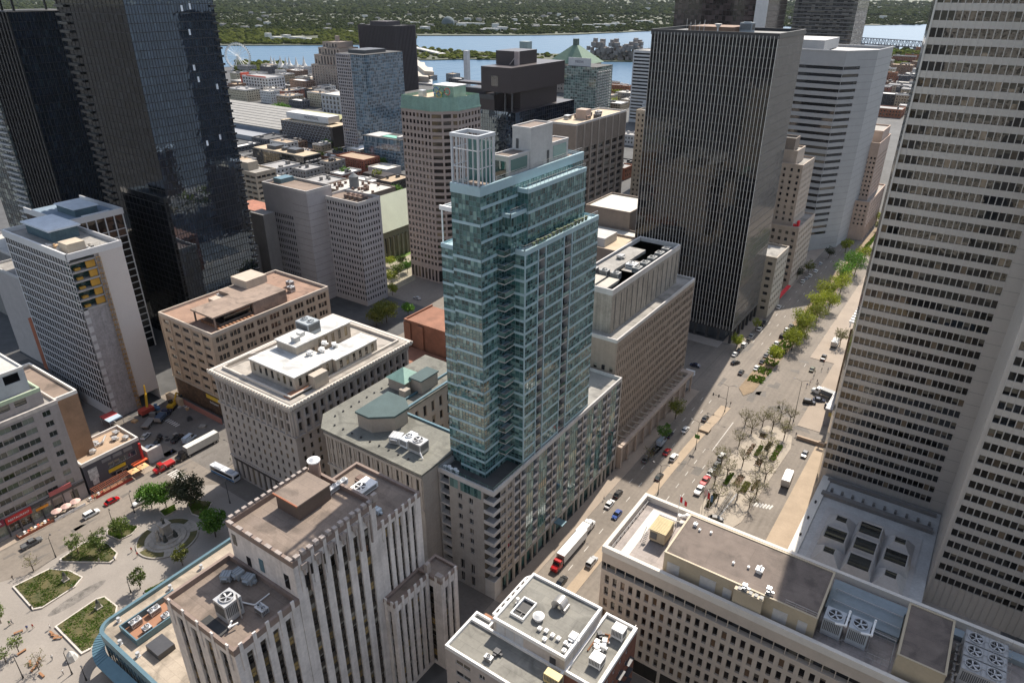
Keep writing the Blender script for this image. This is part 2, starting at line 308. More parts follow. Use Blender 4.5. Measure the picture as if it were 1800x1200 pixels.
# ================================================================ small rooftop kit (each a thing of its own)
def hvac(x, y, z, w, d, h, label, mat=None, fans=1, group=None, name='rooftop_cooling_unit', rz=0.):
    t = thing(name, label, 'cooling unit', (x, y, z), rz, group); b = MB(); mat = mat or metal_l
    b.box(-w/2, w/2, -d/2, d/2, .25, h, 0)
    for i in (-1, 1):
        for j in (-1, 1): b.box(i*w*.42-.12, i*w*.42+.12, j*d*.42-.12, j*d*.42+.12, 0, .25, 0)
    b.build('casing', mat, t)
    b = MB(); n = max(3, int(w / .35))
    for i in range(n): b.box(-w*.44 + w*.88*i/n, -w*.44 + w*.88*(i+.6)/n, -d/2-.05, -d/2-.004, h*.35, h*.88)
    for i in range(max(3, int(d / .35))): q = max(3, int(d / .35)); b.box(w/2+.004, w/2+.05, -d*.44 + d*.88*i/q, -d*.44 + d*.88*(i+.6)/q, h*.35, h*.88)
    b.build('louvre', louver, t)
    for i in range(fans):
        fx = -w/2 + w * (i + .5) / fans if w >= d else 0; fy = 0 if w >= d else -d/2 + d * (i + .5) / fans
        r = min(w / (fans if w >= d else 1), d / (1 if w >= d else fans)) * .4
        b = MB(); n = 16
        for k in range(n):
            a, c = 2*math.pi*k/n, 2*math.pi*(k+1)/n
            for rr, zz in ((r, .0),):
                b.quad((fx+r*math.cos(a), fy+r*math.sin(a), h), (fx+r*math.cos(c), fy+r*math.sin(c), h), (fx+r*math.cos(c), fy+r*math.sin(c), h+.3), (fx+r*math.cos(a), fy+r*math.sin(a), h+.3))
                b.quad((fx+r*.88*math.cos(c), fy+r*.88*math.sin(c), h), (fx+r*.88*math.cos(a), fy+r*.88*math.sin(a), h), (fx+r*.88*math.cos(a), fy+r*.88*math.sin(a), h+.3), (fx+r*.88*math.cos(c), fy+r*.88*math.sin(c), h+.3))
                b.quad((fx+r*math.cos(a), fy+r*math.sin(a), h+.3), (fx+r*math.cos(c), fy+r*math.sin(c), h+.3), (fx+r*.88*math.cos(c), fy+r*.88*math.sin(c), h+.3), (fx+r*.88*math.cos(a), fy+r*.88*math.sin(a), h+.3))
        b.build('fan_ring', mat, t)
        b = MB(); b.cyl(fx, fy, h + .004, h + .02, r*.86, 16, 1); b.cyl(fx, fy, h+.03, h+.22, r*.16, 8, 0)
        for k in range(5):
            a = 2*math.pi*k/5 + .4; u = Vector((math.cos(a), math.sin(a), 0)); v_ = Vector((-math.sin(a), math.cos(a), 0)); c0 = Vector((fx, fy, h+.12))
            b.quad(tuple(c0+u*r*.14-v_*r*.07), tuple(c0+u*r*.82-v_*r*.14), tuple(c0+u*r*.82+v_*r*.14+Vector((0,0,.1))), tuple(c0+u*r*.14+v_*r*.07+Vector((0,0,.05))), 0)
        b.build('fan', [mat, black], t)
    return t
def ahu(x, y, z, w, d, h, label, mat=None, rz=0., group=None):
    t = thing('air_handling_unit', label, 'ventilation unit', (x, y, z), rz, group); b = MB(); b.box(-w/2, w/2, -d/2, d/2, .2, h); b.box(-w*.3, w*.3, -d/2-.5, -d/2+.01, h*.35, h*.8); b.box(w/2-.01, w/2+.6, -d*.2, d*.2, .3, h*.55)
    for i in (-1, 1): b.box(i*w*.4-.15, i*w*.4+.15, -d*.45, d*.45, 0, .2)
    b.build('casing', mat or metal_l, t); b = MB()
    for i in range(5): b.box(-w*.28, w*.28, -d/2-.54, -d/2-.505, h*(.38+.08*i), h*(.42+.08*i))
    for i in range(3): b.box(-w*.4+w*.28*i, -w*.4+w*.28*i+.04, -d/2-.01, d/2+.01, h+.004, h+.05)
    b.build('louvre', louver, t); return t
def boxes1(name, mat, parent, lst):
    for q in lst: b = MB(); b.box(*q); b.build(name, mat, parent)
def vent(x, y, z, r, h, label, group, mat=None, hood=True, name='roof_vent'):
    b = MB(); b.cyl(x, y, z, z + h*.7, r*.6, 10); b.frus(x, y, z+h*.7, z+h, r, r*.8, 10)
    b.box(x-r*.9, x+r*.9, y-r*.9, y+r*.9, z, z+h*.12); return tag(b.build(name, mat or whitep), label, 'roof vent', group)
def boxvent(x, y, z, s, h, label, group):
    b = MB(); b.box(x-s*.35, x+s*.35, y-s*.35, y+s*.35, z, z+h*.6); b.box(x-s/2, x+s/2, y-s/2, y+s/2, z+h*.6, z+h*.85); b.cyl(x+s*.1, y+s*.1, z+h*.85, z+h*1.5, s*.12, 6)
    return tag(b.build('roof_vent', whitep), label, 'roof vent', group)
def pipe(pts, r, label, mat=None, name='roof_pipe', cat='pipe'):
    b = MB()
    for p, q in zip(pts[:-1], pts[1:]): b.tube(p, q, r, 6)
    for p in pts[1:-1]: b.frus(p[0], p[1], p[2]-r*1.2, p[2]+r*1.2, r*1.2, r*1.2, 6)
    return tag(b.build(name, mat or metal_l), label, cat)
def rail(root, pts, h=1.1, mat=None, name='railing', step=1.6, glass=False):
    b = MB()
    for p, q in zip(pts[:-1], pts[1:]):
        p, q = Vector(p), Vector(q); n = max(1, int((q - p).length / step))
        b.bar(p + Vector((0, 0, h)), q + Vector((0, 0, h)), .07); b.bar(p + Vector((0, 0, h*.5)), q + Vector((0, 0, h*.5)), .04)
        for i in range(n + 1): c = p.lerp(q, i / n); b.bar(c, c + Vector((0, 0, h)), .06)
    b.build(name, mat or alu, root)

# ================================================================ centre: the teal glass apartment tower on its stone podium
def glass_tower():
    T = thing('glass_apartment_tower', 'tall teal glass apartment tower with pale blue bands rising from a stone podium', 'apartment tower')
    zp = 36.0; px0, px1, py0, py1 = -99.1, -81.4, 109.6, 178.3; wf = concw
    # podium: -Y face
    b = MB(); items = []; fr = frame_of('F', px0, px1, py0, py1); W = fr[3]
    rows = [(5 + 3.3*i + .9, 5 + 3.3*i + 2.7) for i in range(2, 8)]
    fq(b, fr, 0, .5, -1, zp-1, 0); fq(b, fr, 14.6, 14.6, 0, 0, 0)
    cols = [(6.4, 7.7), (9.9, 11.2)]
    items += [('F', fr, *o, .35) for o in wall_open(b, fr, -1, zp-4.4, cols, [(.8, 4.2), (5.2, 8.6)] + rows, .35, 0, None, 3.6, 14.2)]
    o = wall_open(b, fr, zp-4.4, zp-1, [(3.9, 6.5), (7.3, 13.9)], [(zp-4.1, zp-1.4)], .3, 0, None, 3.6, 14.2)
    gb, fb = MB(), MB()
    for q in o: curtain(gb, fb, fr, q[2], q[3], max(2, int((q[1]-q[0])/1.1)), [q[2], q[3]], .08, .05, u0=q[0], u1=q[1])
    # deep balcony slots at both ends of the -Y face
    bb = MB(); dk = MB()
    for (u0, u1, top) in ((.5, 3.6, zp-1.2),):
        for i in range(9):
            z = 4 + 3.45*i; bb.quad(P3(fr,u0,z,1.6),P3(fr,u1,z,1.6),P3(fr,u1,z+3.45,1.6),P3(fr,u0,z+3.45,1.6),1); fbox(bb, fr, u0+.004, u1-.004, z, z+.9 if i < 4 else z+.45, .02, 1.6, 0)
        for u in (u0, u1): bb.quad(P3(fr,u,-1,0),P3(fr,u,top,0),P3(fr,u,top,1.6),P3(fr,u,-1,1.6),0)
        fq(bb, fr, u0, u1, -1, 4, 0, 0)
    # corner balconies (open on both faces): wall set back, slabs out to the corner
    fq(b, fr, 14.2, 14.6, -1, zp-1, 0); cx0 = px0 + 14.6
    bb.quad((cx0, py0, 0), (cx0, py0+2.9, 0), (cx0, py0+2.9, zp-1), (cx0, py0, zp-1), 1); bb.quad((cx0, py0+2.9, -1), (px1, py0+2.9, -1), (px1, py0+2.9, zp-1), (cx0, py0+2.9, zp-1), 1)
    for i in range(9):
        z = 5.0 + 3.3*i; bb.box(cx0+.004, px1-.01, py0+.01, py0+2.9, z, z+.35, 0); bb.box(px1-.22, px1-.02, py0+.02, py0+2.9, z+.352, z+1.05, 0); bb.box(cx0+.004, px1-.224, py0+.02, py0+.22, z+.352, z+1.05, 0)
    bb.box(cx0+.004, px1-.02, py0+.02, py0+2.88, -1, 5, 0)
    b.box(cx0-.02, px1, py0, py0+2.9, zp-1.6, zp-1, 0)
    # podium: +X street face: window bays, dark balcony slots, glazed bays
    fr2 = frame_of('R', px0, px1, py0, py1); W2 = fr2[3]
    zt = zp - 1; u = 2.9; flo = [6.0 + 3.22*i for i in range(10)]; gi = 0
    plan = [('win', 3.0), ('win', 3.0), ('pier', .5), ('bal', 2.7), ('pier', .55), ('bal', 2.7), ('gla', 3.6), ('bal', 2.8), ('gla', 4.4), ('bal', 2.8), ('pier', .5), ('bal', 2.6), ('gla', 4.2), ('bal', 2.8), ('gla', 4.8), ('bal', 2.8), ('pier', .5), ('bal', 2.8), ('gla', 4.0), ('bal', 2.6), ('gla', 3.6), ('bal', 2.4), ('pier', .6), ('bal', 2.6), ('gla', 4.0), ('bal', 2.6), ('pier', .8)]
    k = (W2 - 2.9) / sum(p[1] for p in plan)
    for kind, w_ in plan:
        w_ *= k; a, c = u, u + w_; u = c
        lowz = 6.0
        if kind == 'pier': fbox(b, fr2, a, c, -1, zt, -.15, .3); continue
        # street level: tall openings between piers
        fbox(b, fr2, a, a+.45, -1, lowz, -.1, .4); fbox(b, fr2, a+.45, c, lowz-.9, lowz, -.05, .4)
        gb.quad(P3(fr2,a,-1,.9),P3(fr2,c,-1,.9),P3(fr2,c,lowz,.9),P3(fr2,a,lowz,.9))
        if kind == 'win':
            items += [('R', fr2, *o, .25) for o in wall_open(b, fr2, lowz, zt, [(a+.35, c-.35)], [(z+.6, z+2.5) for z in flo[:-1]], .25, 0, None, a, c)]
        elif kind == 'gla':
            curtain(gb, fb, fr2, lowz, zt, max(3, int(w_/.95)), [lowz] + [q for z in flo[:-1] for q in (z+.1, z+.75)][1:] + [zt], .07, .06, u0=a, u1=c)
        else:
            bb.quad(P3(fr2,a,lowz,1.7),P3(fr2,c,lowz,1.7),P3(fr2,c,zt,1.7),P3(fr2,a,zt,1.7),1)
            for uu in (a, c): bb.quad(P3(fr2,uu,lowz,0),P3(fr2,uu,zt,0),P3(fr2,uu,zt,1.7),P3(fr2,uu,lowz,1.7),0)
            for z in flo[:-1]: fbox(bb, fr2, a+.003, c-.003, z, z+.85, .02, .25, 0); fbox(bb, fr2, a+.003, c-.003, z-.02, z+.25, .252, 1.7, 0)
    for k2 in ('B', 'L'): fx = frame_of(k2, px0, px1, py0, py1); fq(b, fx, 0, fx[3], -1, zp-1, 0)
    b.build('podium_wall', stone, T)
    put_windows(T, items, gl_dark, concw, (2, 1, .07), 100)
    bb.build('balcony', [concw, gl_dark], T)
    # podium roof and terraces
    roof_deck(T, px0, px1, py0, py1, zp, grey, wf, 1.0, .4, name='podium_roof')
    b = MB(); b.box(px0+1, px1-.8, py0+.8, 123.2, zp-.98, zp-.9); b.build('terrace_deck', tar, T)
    # ------------ tower
    mx0, mx1, my0, my1, zt = -94.7, -87.0, 113.8, 156.6, 109.1
    bx1, by0, by1, bz = -82.0, 123.3, 157.2, 93.6
    bands = MB(); pitch = 3.32; zl = [93.0 - pitch*i for i in range(18)]
    def facade(fr, z0, z1, nu, levels, u0=0., u1=None, dble=()):
        """glass with a pale band at every level"""
        zs = [z0] + [z for z in sorted(levels) if z0 < z < z1] + [z1]; more = []
        for a, c in zip(zs[:-1], zs[1:]):
            if c - a > 4.2: more += [a + 2.9 + 1.05*i for i in range(int((c - a - 3) / 1.05))]
        curtain(gb, fb, fr, z0, z1, nu, sorted(set(zs + more + [z + 1.05 for z in zs[:-1]] + [z + 1.85 for z in zs[:-1]])), .07, .07, u0=u0, u1=u1, tilt=.005)
        for z in zs[1:-1]: fbox(bands, fr, u0, fr[3] if u1 is None else u1, z - .36, z + .26, -.12, .02)
    fF = frame_of('F', mx0, mx1, my0, my1); fR = frame_of('R', mx0, mx1, my0, my1)
    up = [100.9]
    facade(fF, zp-1, zt-2, 8, zl + up); facade(fR, zp-1, zt-2, 40, zl + up + [97.2, 104.6])
    fbox(bands, fF, -.1, 7.8, zt-2, zt, -.18, .4); fbox(bands, fR, -.1, my1-my0+.1, zt-2, zt, -.18, .4)
    fL = frame_of('L', mx0, mx1, my0, my1); fB = frame_of('B', mx0, mx1, my0, my1)
    for fx in (fL, fB): fq(bands, fx, 0, fx[3], zp-1, zt, 0)
    # bay carried down to the street face
    fBF = frame_of('F', mx1, bx1, by0, by1); fBR = frame_of('R', mx1, bx1, by0, by1)
    facade(fBF, zp-1, bz-1.2, 4, zl)
    L_ = by1 - by0; segs = [('g', 0, 5.4), ('b', 5.4, 8.6), ('g', 8.6, 16.8), ('b', 16.8, 20.6), ('g', 20.6, L_)]
    bal2 = MB()
    for kind, a, c in segs:
        if kind == 'g': facade(fBR, zp-1, bz-1.2, max(4, int((c-a)/.95)), zl, a, c)
        else:
            bal2.quad(P3(fBR,a,zp-1,1.5),P3(fBR,c,zp-1,1.5),P3(fBR,c,bz-1.2,1.5),P3(fBR,a,bz-1.2,1.5),1)
            for uu in (a, c): bal2.quad(P3(fBR,uu,zp-1,0),P3(fBR,uu,bz-1.2,0),P3(fBR,uu,bz-1.2,1.5),P3(fBR,uu,zp-1,1.5),0)
            for z in zl: fbox(bal2, fBR, a, c, z-.3, z, .05, 1.5, 0); fbox(bal2, fBR, a, c, z+.2, z+1.0, .02, .08, 2)
        fbox(bands, fBR, a-.16, a+.16, zp-1, bz-1.2, -.22, .05)
    fbox(bands, fBF, -.05, bx1-mx1, bz-1.2, bz, -.12, .4); fbox(bands, fBR, -.13, L_, bz-1.2, bz, -.12, .4)
    bands.quad((mx1, by1, zp-1), (bx1, by1, zp-1), (bx1, by1, bz), (mx1, by1, bz))
    bands.box(mx1, bx1-.4, by0+.4, by1-.02, bz-1.4, bz-.6)
    # second step with its terrace, third small step
    x2, z2 = -84.2, 106.2; f2F = frame_of('F', mx1, x2, 127.6, 153.4); f2R = frame_of('R', mx1, x2, 127.6, 153.4)
    facade(f2F, bz-.6, z2-1, 3, [100.9, 97.2]); facade(f2R, bz-.6, z2-1, 26, [97.2, 100.9])
    fbox(bands, f2F, 0, x2-mx1, z2-1, z2, -.12, .4); fbox(bands, f2R, -.1, 25.9, z2-1, z2, -.12, .4); bands.quad((mx1,153.4,bz-.6),(x2,153.4,bz-.6),(x2,153.4,z2),(mx1,153.4,z2)); bands.box(mx1, x2-.4, 128, 153.3, z2-1.2, z2-.5)
    x3, z3 = -84.6, 101.9; f3F = frame_of('F', mx1, x3, 121.6, 127.6); f3R = frame_of('R', mx1, x3, 121.6, 127.6)
    facade(f3F, zl[0], z3-.9, 3, [97.2]); facade(f3R, zl[0], z3-.9, 6, [97.2]); fbox(bands, f3F, 0, x3-mx1, z3-.9, z3, -.1, .3); fbox(bands, f3R, -.1, 6, z3-.9, z3, -.1, .3); bands.box(mx1, x3-.3, 121.9, 127.6, z3-1, z3-.5); bands.box(mx1, x3, 121.6, 123.3, zl[0]-.5, zl[0])
    # left rear wing and its frame
    wx0, wy0, wz = -99.6, 115.6, 94.3; fW = frame_of('F', wx0, mx0, wy0, 150); facade(fW, zp-1, wz-1, 5, [z - 1.6 for z in zl]); fbox(bands, fW, -.1, mx0-wx0, wz-1, wz, -.12, .4)
    fWL = frame_of('L', wx0, mx0, wy0, 150); fq(bands, fWL, 0, fWL[3], zp-1, wz, 0); bands.box(wx0, mx0, wy0+.4, 150, wz-1.2, wz-.5)
    gb.build('glazing', gl_teal, T); fb.build('mullion', tmull, T); bands.build('spandrel_band', band, T); bal2.build('balcony', [concw, gl_dark, gl_teal], T)
    # narrow stack of balconies in the notch of the street side
    for i in range(17):
        z = zl[i]; b = MB(); b.box(mx1+.02, -84.9, 119.6, 123.28, z-.35, z-.1, 0); b.box(mx1+.1, -84.95, 119.62, 119.68, z-.09, z+.95, 1); b.box(-84.97, -84.9, 119.7, 123.26, z-.09, z+.95, 1)
        b.tube((-84.93, 119.65, z+1.0), (-84.93, 123.26, z+1.0), .04, 4, 0); b.tube((mx1+.1, 119.65, z+1.0), (-84.93, 119.65, z+1.0), .04, 4, 0); b.build('balcony', [concw, gl_teal], T)
    # roofs, penthouses
    b = MB(); b.box(mx0+.3, mx1-.38, my0+.35, my1-.3, zt-1.3, zt-.9); b.build('roof', gravelb, T)
    b = MB()
    def pent(x0, x1, y0, y1, z1):
        b.box(x0, x1, y0, y1, zt-.9, z1-.5, 0); b.box(x0-.1, x1+.1, y0-.1, y0+.25, z1-.5, z1, 0); b.box(x0-.1, x1+.1, y1-.25, y1+.1, z1-.5, z1, 0); b.box(x0-.1, x0+.25, y0+.252, y1-.252, z1-.5, z1-.002, 0); b.box(x1-.25, x1+.1, y0+.252, y1-.252, z1-.5, z1-.002, 0); b.box(x0+.25, x1-.25, y0+.25, y1-.25, z1-.498, z1-.3, 1)
    pent(-92.6, -87.7, 133.6, 142.8, 118.1); pent(-92.4, -87.9, 125.4, 133.58, 113.2); pent(-92, -87.9, 142.82, 150.5, 113.4)
    ph = b.build('penthouse', [concw, gravelb], T)
    boxes1('door', metal_d, ph, [(-91.6, -90.9, 133.53, 133.59, 113.1, 115.4), (-87.69, -87.63, 140.6, 141.5, 108.3, 112)])
    boxes1('window', gl_teal, ph, [(-87.89, -87.83, 126.2, 132.6, 109.6, 112.3), (-91.6, -88.6, 125.33, 125.39, 108.6, 112), (-87.89, -87.83, 143.6, 149.6, 109.6, 112.5)])
    b = MB(); xs = lv(-94.3, -87.5, 5); ys = lv(114.1, 119.4, 4)
    for x in (xs[0], xs[-1]):
        for y in (ys[0], ys[-1]): b.box(x-.2, x+.2, y-.2, y+.2, zt-.5, 119, 0)
    for y in (ys[0], ys[-1]):
        b.box(-94.6, -87.2, y-.3, y+.3, 118.6, 119.3, 0)
        for z in (112.6, 116.2): b.bar((-94.3, y, z), (-87.5, y, z), .16)
        for x in xs[1:-1]: b.bar((x, y, zt-.5), (x, y, 118.6), .2)
    for x in (xs[0], xs[-1]):
        b.box(x-.3, x+.3, 114.38, 119.1, 118.6, 119.297, 0)
        for z in (112.6, 116.2): b.bar((x, 114.1, z), (x, 119.4, z), .16)
        for y in ys[1:-1]: b.bar((x, y, zt-.5), (x, y, 118.6), .2)
    b.build('roof_frame', M('frame_grey', (.52, .53, .54), rough=.4, var=.08), T)
    b = MB(); b.box(-94, -87.8, 119.2, 119.3, zt-.5, 117.5)
    b.build('lantern_glass', gl_teal, T)
    rail(T, [(mx1-.2, 120, zt), (mx1-.2, my1-.3, zt)], 1.0); rail(T, [(x2-.2, 127.8, z2), (x2-.2, 153.2, z2)], 1.0); rail(T, [(mx1+.2, by0+.2, bz), (bx1-.2, by0+.2, bz), (bx1-.2, by1-.2, bz)], 1.1); rail(T, [(x3-.15, 121.7, z3), (x3-.15, 127.5, z3)], 1.0); rail(T, [(mx0+.2, my0+.2, zt), (mx1-.2, my0+.2, zt)], .9)
    rail(T, [(px0+.3, py0+.25, zp), (px1-.2, py0+.25, zp), (px1-.2, 123, zp)], 1.0, gl_teal)
    b = MB()
    for y in (wy0+.3, 121): b.bar((wx0+.3, y, wz), (wx0+.3, y, wz+8), .25)
    b.box(wx0-.2, mx0-.02, wy0, wy0+.5, wz+7.6, wz+8.6); b.box(wx0-.2, mx0-.02, 120.8, 121.3, wz+7.6, wz+8.6)
    for x in lv(wx0, mx0-.5, 4): b.box(x, x+.2, wy0+.5, 120.8, wz+8.0, wz+8.4)
    b.build('pergola', whitep, T)
    b = MB()
    for y in lv(128, 152, 14): b.frus(-82.8, y, bz-.6, bz+.5+R.random()*.7, .25, .5, 6)
    b.build('planting', leafmat('leaf_planter', (.06, .11, .03), (.12, .17, .05)), T, None)
    b = MB(); b.box(-87.5, -84.4, 131.5, 133, 5.6, 6.0); b.box(px1, px1+3, 139, 141.6, 5.2, 5.5); b.build('canopy', tealm, T)
    for k in range(5): b = MB(); b.frus(-98+1.0*k, 111.2+.5*(k%2), zp-.95, zp-.1, .45, .55, 10); tag(b.build('terrace_table', whitep), 'round pale table on the podium terrace of the glass tower', 'table', 'tables on the glass tower terrace')
glass_tower()

# ================================================================ brown slab office on the boulevard right behind the tower
o = bldg('office_slab', 'long brown ribbed office block with a flat mechanical crown behind the glass tower', 'office building', -108, -85.0, 180.4, 244.4, 47.2, M('ribbed_stone', (.31, .255, .205), streak=.6), grey, concw,
  F=(grid(23, 8, .42), rows_(6, 38, 9, .5)), Rt=(grid(64, 44, .62), rows_(9, 45, 11, .6)), glass=gl_dark, fmat=None, depth=.12, cap=60)
b = MB(); fr = frame_of('R', -108, -85, 180.4, 244.4)
for u in lv(.3, 63.7, 44): fbox(b, fr, u-.16, u+.16, 7, 46, -.12, .01)
b.build('pier', M('pier_stone', (.39, .32, .26), streak=.4), o)
b = MB(); X0, X1, Y0, Y1, Z = -106, -89.8, 184.6, 238, 61.5; b.box(X0, X1, Y0, Y1, 46, Z-1.6)
b.build('mechanical_crown', M('crown_panel', (.32, .285, .24), streak=1.2, var=.3), o)
b = MB()
for u in lv(Y0+2.5, Y1-2.5, 12): b.box(X1+.004, X1+.09, u-.12, u+.12, 47, Z-3)
b.build('panel_joint', metal_d, o); roof_deck(o, X0, X1, Y0, Y1, Z, grey, concw, 1.6, .5)
b = MB(); b.box(-104.5, -98, 199, 226, Z-1.6, Z-.4); b.box(-97.5, -93.5, 205.5, 216.5, Z-1.58, Z-1.5); b.build('upper_roof', grey, o)
for i in range(3): hvac(-103.6+4.2*i, 197.2, Z-1.6, 2.8, 2.4, 2.4, 'grey square cooling unit in the short row on the brown office crown', M('unit_grey', (.33, .33, .32), rough=.5), 1, 'short row of roof units on the brown slab')
for i in range(5): hvac(-92.2, 207+6*i, Z-1.6, 2.6, 3.2, 1.9, 'grey slatted cooling unit in the long row along the edge of the brown office crown', M('unit_grey', (.33, .33, .32)), 1, 'long row of roof units on the brown slab')
for i in range(3):
    b = MB(); x = -103.9+4.7*i; b.box(x-1.9, x+1.9, 186, 194.6, Z-.9, Z-.35); b.box(x-1.7, x+1.7, 186.3, 194.3, Z-1.6, Z-.9); tag(b.build('duct_housing', M('duct_beige', (.45, .42, .36))), 'low beige duct housing at the near end of the brown slab roof', 'duct', 'beige duct housings on the brown slab')
hvac(-95.6, 210, Z-1.6, 3.4, 3.4, 1.5, 'round white fan unit sunk in the dark well of the brown slab roof', whitep, 1)
ahu(-101.5, 213, Z-.4, 2, 2.6, 1.3, 'small shiny ventilation box on the pale upper roof of the brown slab', alu)
b = MB(); b.box(-84.9, -80.2, 179.9, 181.3, -1, 8.6); b.box(-81.4, -80.1, 181.3, 243, 7.6, 8.8); b.box(-84.9, -81.4, 240.4, 243, 7.6, 8.8)
for y in lv(186, 242.4, 9): b.box(-80.9, -80.3, y-.3, y+.3, -1, 7.6)
b.box(-84.95, -81.2, 184, 239, -1, 5.2)
s = b.build('street_canopy', M('canopy_stone', (.42, .34, .28), streak=.3), o)
b = MB()
for y in lv(182.5, 240, 16): b.box(-84.9, -81.42, y, y+.4, 7.9, 8.5)
b.build('beam', stoneb, s)

# ================================================================ black slab tower with white mullions
def black_slab():
    x0, x1, y0, y1, z = -132.9, -81.5, 292.7, 329.3, 130.3
    T = thing('black_office_tower', 'huge black slab office tower with fine white vertical mullions at the intersection', 'office tower'); b = MB(); b.box(x0+.1, x1-.1, y0+.1, y1-.1, 6, z-1.2); b.build('core', black, T)
    gb = MB(); zs = []
    for i in range(33): zs += [8 + 3.66*i, 8 + 3.66*i + 1.2]
    zs.append(z-1.2)
    for k, n in (('F', 36), ('R', 26)): curtain(gb, None, frame_of(k, x0, x1, y0, y1), 8, z-1.2, n, zs, tilt=.006)
    gb.build('glazing', gl_black, T)
    b = MB()
    for k, n in (('F', 36), ('R', 26)):
        fr = frame_of(k, x0, x1, y0, y1)
        for u in lv(0, fr[3], n): hw_ = .09 if k == 'F' else .05; fbox(b, fr, max(0, u-hw_), min(fr[3], u+hw_), 6.5, z-1.0, -.38 if k == 'F' else -.1, .05)
    b.build('mullion', M('mullion_white', (.56, .55, .53), rough=.4, var=.1), T)
    b = MB()
    for k in 'FR':
        fr = frame_of(k, x0, x1, y0, y1)
        for i in range(33): fbox(b, fr, 0, fr[3], 8+3.66*i-.12, 8+3.66*i+.25, -.06, .04)
    b.build('floor_edge', M('spandrel_black', (.035, .035, .038), rough=.4), T)
    roof_deck(T, x0-.3, x1+.3, y0-.3, y1+.3, z, tar, M('crown_black', (.03, .03, .033), rough=.5), 1.6, .5)
    b = MB(); b.box(x0+4, x1-4, y0+4, y1-4, -1, 8); b.build('lobby', gl_blue, T)
    b = MB()
    for k, n in (('F', 9), ('R', 6)):
        fr = frame_of(k, x0, x1, y0, y1)
        for u in lv(.6, fr[3]-.6, n): fbox(b, fr, u-.5, u+.5, -1, 8, 0, 1)
    b.box(x0, x1, y0, y1, 7.2, 8); b.build('column', M('column_dark', (.06, .06, .06)), T)
    hvac(-100, 312, z-1.6, 5, 4, 4.2, 'square pale cooling tower on top of the black slab', M('cool_grey', (.35, .38, .4)), 1)
    b = MB(); b.box(-122, -103, 304, 322, z-1.6, z+1.0); tag(b.build('roof_plant_room', brickb), 'long low brown plant room on top of the black slab', 'plant room')
    b = MB(); b.frus(-109, 303, z-1.6, z+.4, .3, .3, 8); b.frus(-109, 303, z+.4, z+2.2, .2, 1.5, 12); tag(b.build('satellite_dish', whitep), 'white dish aerial on the roof of the black slab', 'aerial')
    b = MB()
    for i in range(5): b.bar((-121+1.8*i, 300, z-1.6), (-121+1.8*i, 300+R.uniform(-1, 1), z+2.6+R.random()*1.4), .12); b.bar((-121+1.8*i, 300, z+1.2), (-119.2+1.8*i, 300, z+2.2), .1)
    tag(b.build('antenna_mast', metal_l), 'cluster of thin antenna masts on the roof of the black slab', 'antenna')
black_slab()

# ================================================================ right: cross shaped tower, two wings
def cross_tower():
    T = thing('cross_plan_tower', 'giant pale metal clad cross shaped office tower filling the right edge', 'office tower'); wm = M('tower_panel', (.49, .46, .425), rough=.45, var=.07, metal=.15, scale=.1)
    yA, yB = 208.4, 175.0; H = 205.; b = MB(); items = []
    frA = ((-22.8, yA), (1, 0), (0, 1), 31.0); n = 21; p = 31.0 / n
    cols = [(p*i+.11, p*i+p-.11) for i in range(n)]; rows = [(8.0+3.74*i, 8.0+3.74*i+2.12) for i in range(52)]
    items += [('F', frA, *o, .3) for o in wall_open(b, frA, -1, H, cols, rows, .3)]
    frB = ((12.0, yB), (1, 0), (0, 1), 40.); n2 = 26; cols2 = [(1+1.5*i+.11, 1+1.5*i+1.39) for i in range(n2)]; rowsB = rows
    items += [('F', frB, *o, .3) for o in wall_open(b, frB, -1, H, cols2, rowsB, .3)]
    b.box(8.2, 12.0, yA-.25, yA+3, -1, H)                                  # flat corner pier
    fL = ((12.0, yA+6), (0, -1), (1, 0), yA+6-yB); fq(b, fL, 0, fL[3], -1, H, 0)
    b.quad((-22.8, yA+2, -1), (-22.8, yA, -1), (-22.8, yA, H), (-22.8, yA+2, H)); b.quad((-22.8, yA+36, -1), (-22.8, yA+2, -1), (-22.8, yA+2, H), (-22.8, yA+36, H))
    b.quad((8.2, yA+36, -1), (-22.8, yA+36, -1), (-22.8, yA+36, H), (8.2, yA+36, H)); b.quad((-22.8, yA, H), (52, yA, H), (52, yA+36, H), (-22.8, yA+36, H)); b.quad((12, yB, H), (52, yB, H), (52, yA, H), (12, yA, H)); b.quad((52, yB, -1), (52, yA+36, -1), (52, yA+36, H), (52, yB, H))
    b.build('wall', wm, T); put_windows(T, items, G('glass_tower', (.009, .008, .007), (.16, .12, .08), .14, ior=1.7, wave=.4, rough=.03, wscale=.3), None, (1, 1, 0), 100)
    b = MB()
    for fr, cs in ((frA, cols), (frB, cols2)):
        for (a, c) in cs + [(cs[-1][1]+.11, 0)]: fbox(b, fr, a-.15, a-.07, -1, H, -.14, .01)
    for i in range(int((yA-yB)/1.1)): fbox(b, fL, 6+1.1*i, 6+1.1*i+.14, -1, H, -.16, .01)
    fbox(b, frA, -.3, .1, -1, H, -.3, .3)
    b.build('mullion', M('fin_metal', (.56, .54, .51), rough=.4, metal=.2, var=.06), T)
    b = MB(); 
    for i in range(54): fbox(b, ((8.2, yA-.25), (1, 0), (0, 1), 3.8), .02, 3.78, 2+3.74*i, 2.06+3.74*i, -.02, .01)
    b.build('panel_joint', metal_d, T)
    # slim rear corner strip, faceted, catching other reflections
    b = MB(); gb = MB()
    fr = ((-24.6, yA+7.5), (.22, -.9755), (.9755, .22), 7.6)
    gb2 = MB(); curtain(gb2, None, fr, -1, H, 4, lv(-1, H, 108), tilt=.02); gb2.build('glazing', G('glass_strip', (.05, .06, .05), (.16, .15, .12), .5, ior=1.9, wave=.6, wscale=.8), T)
cross_tower()
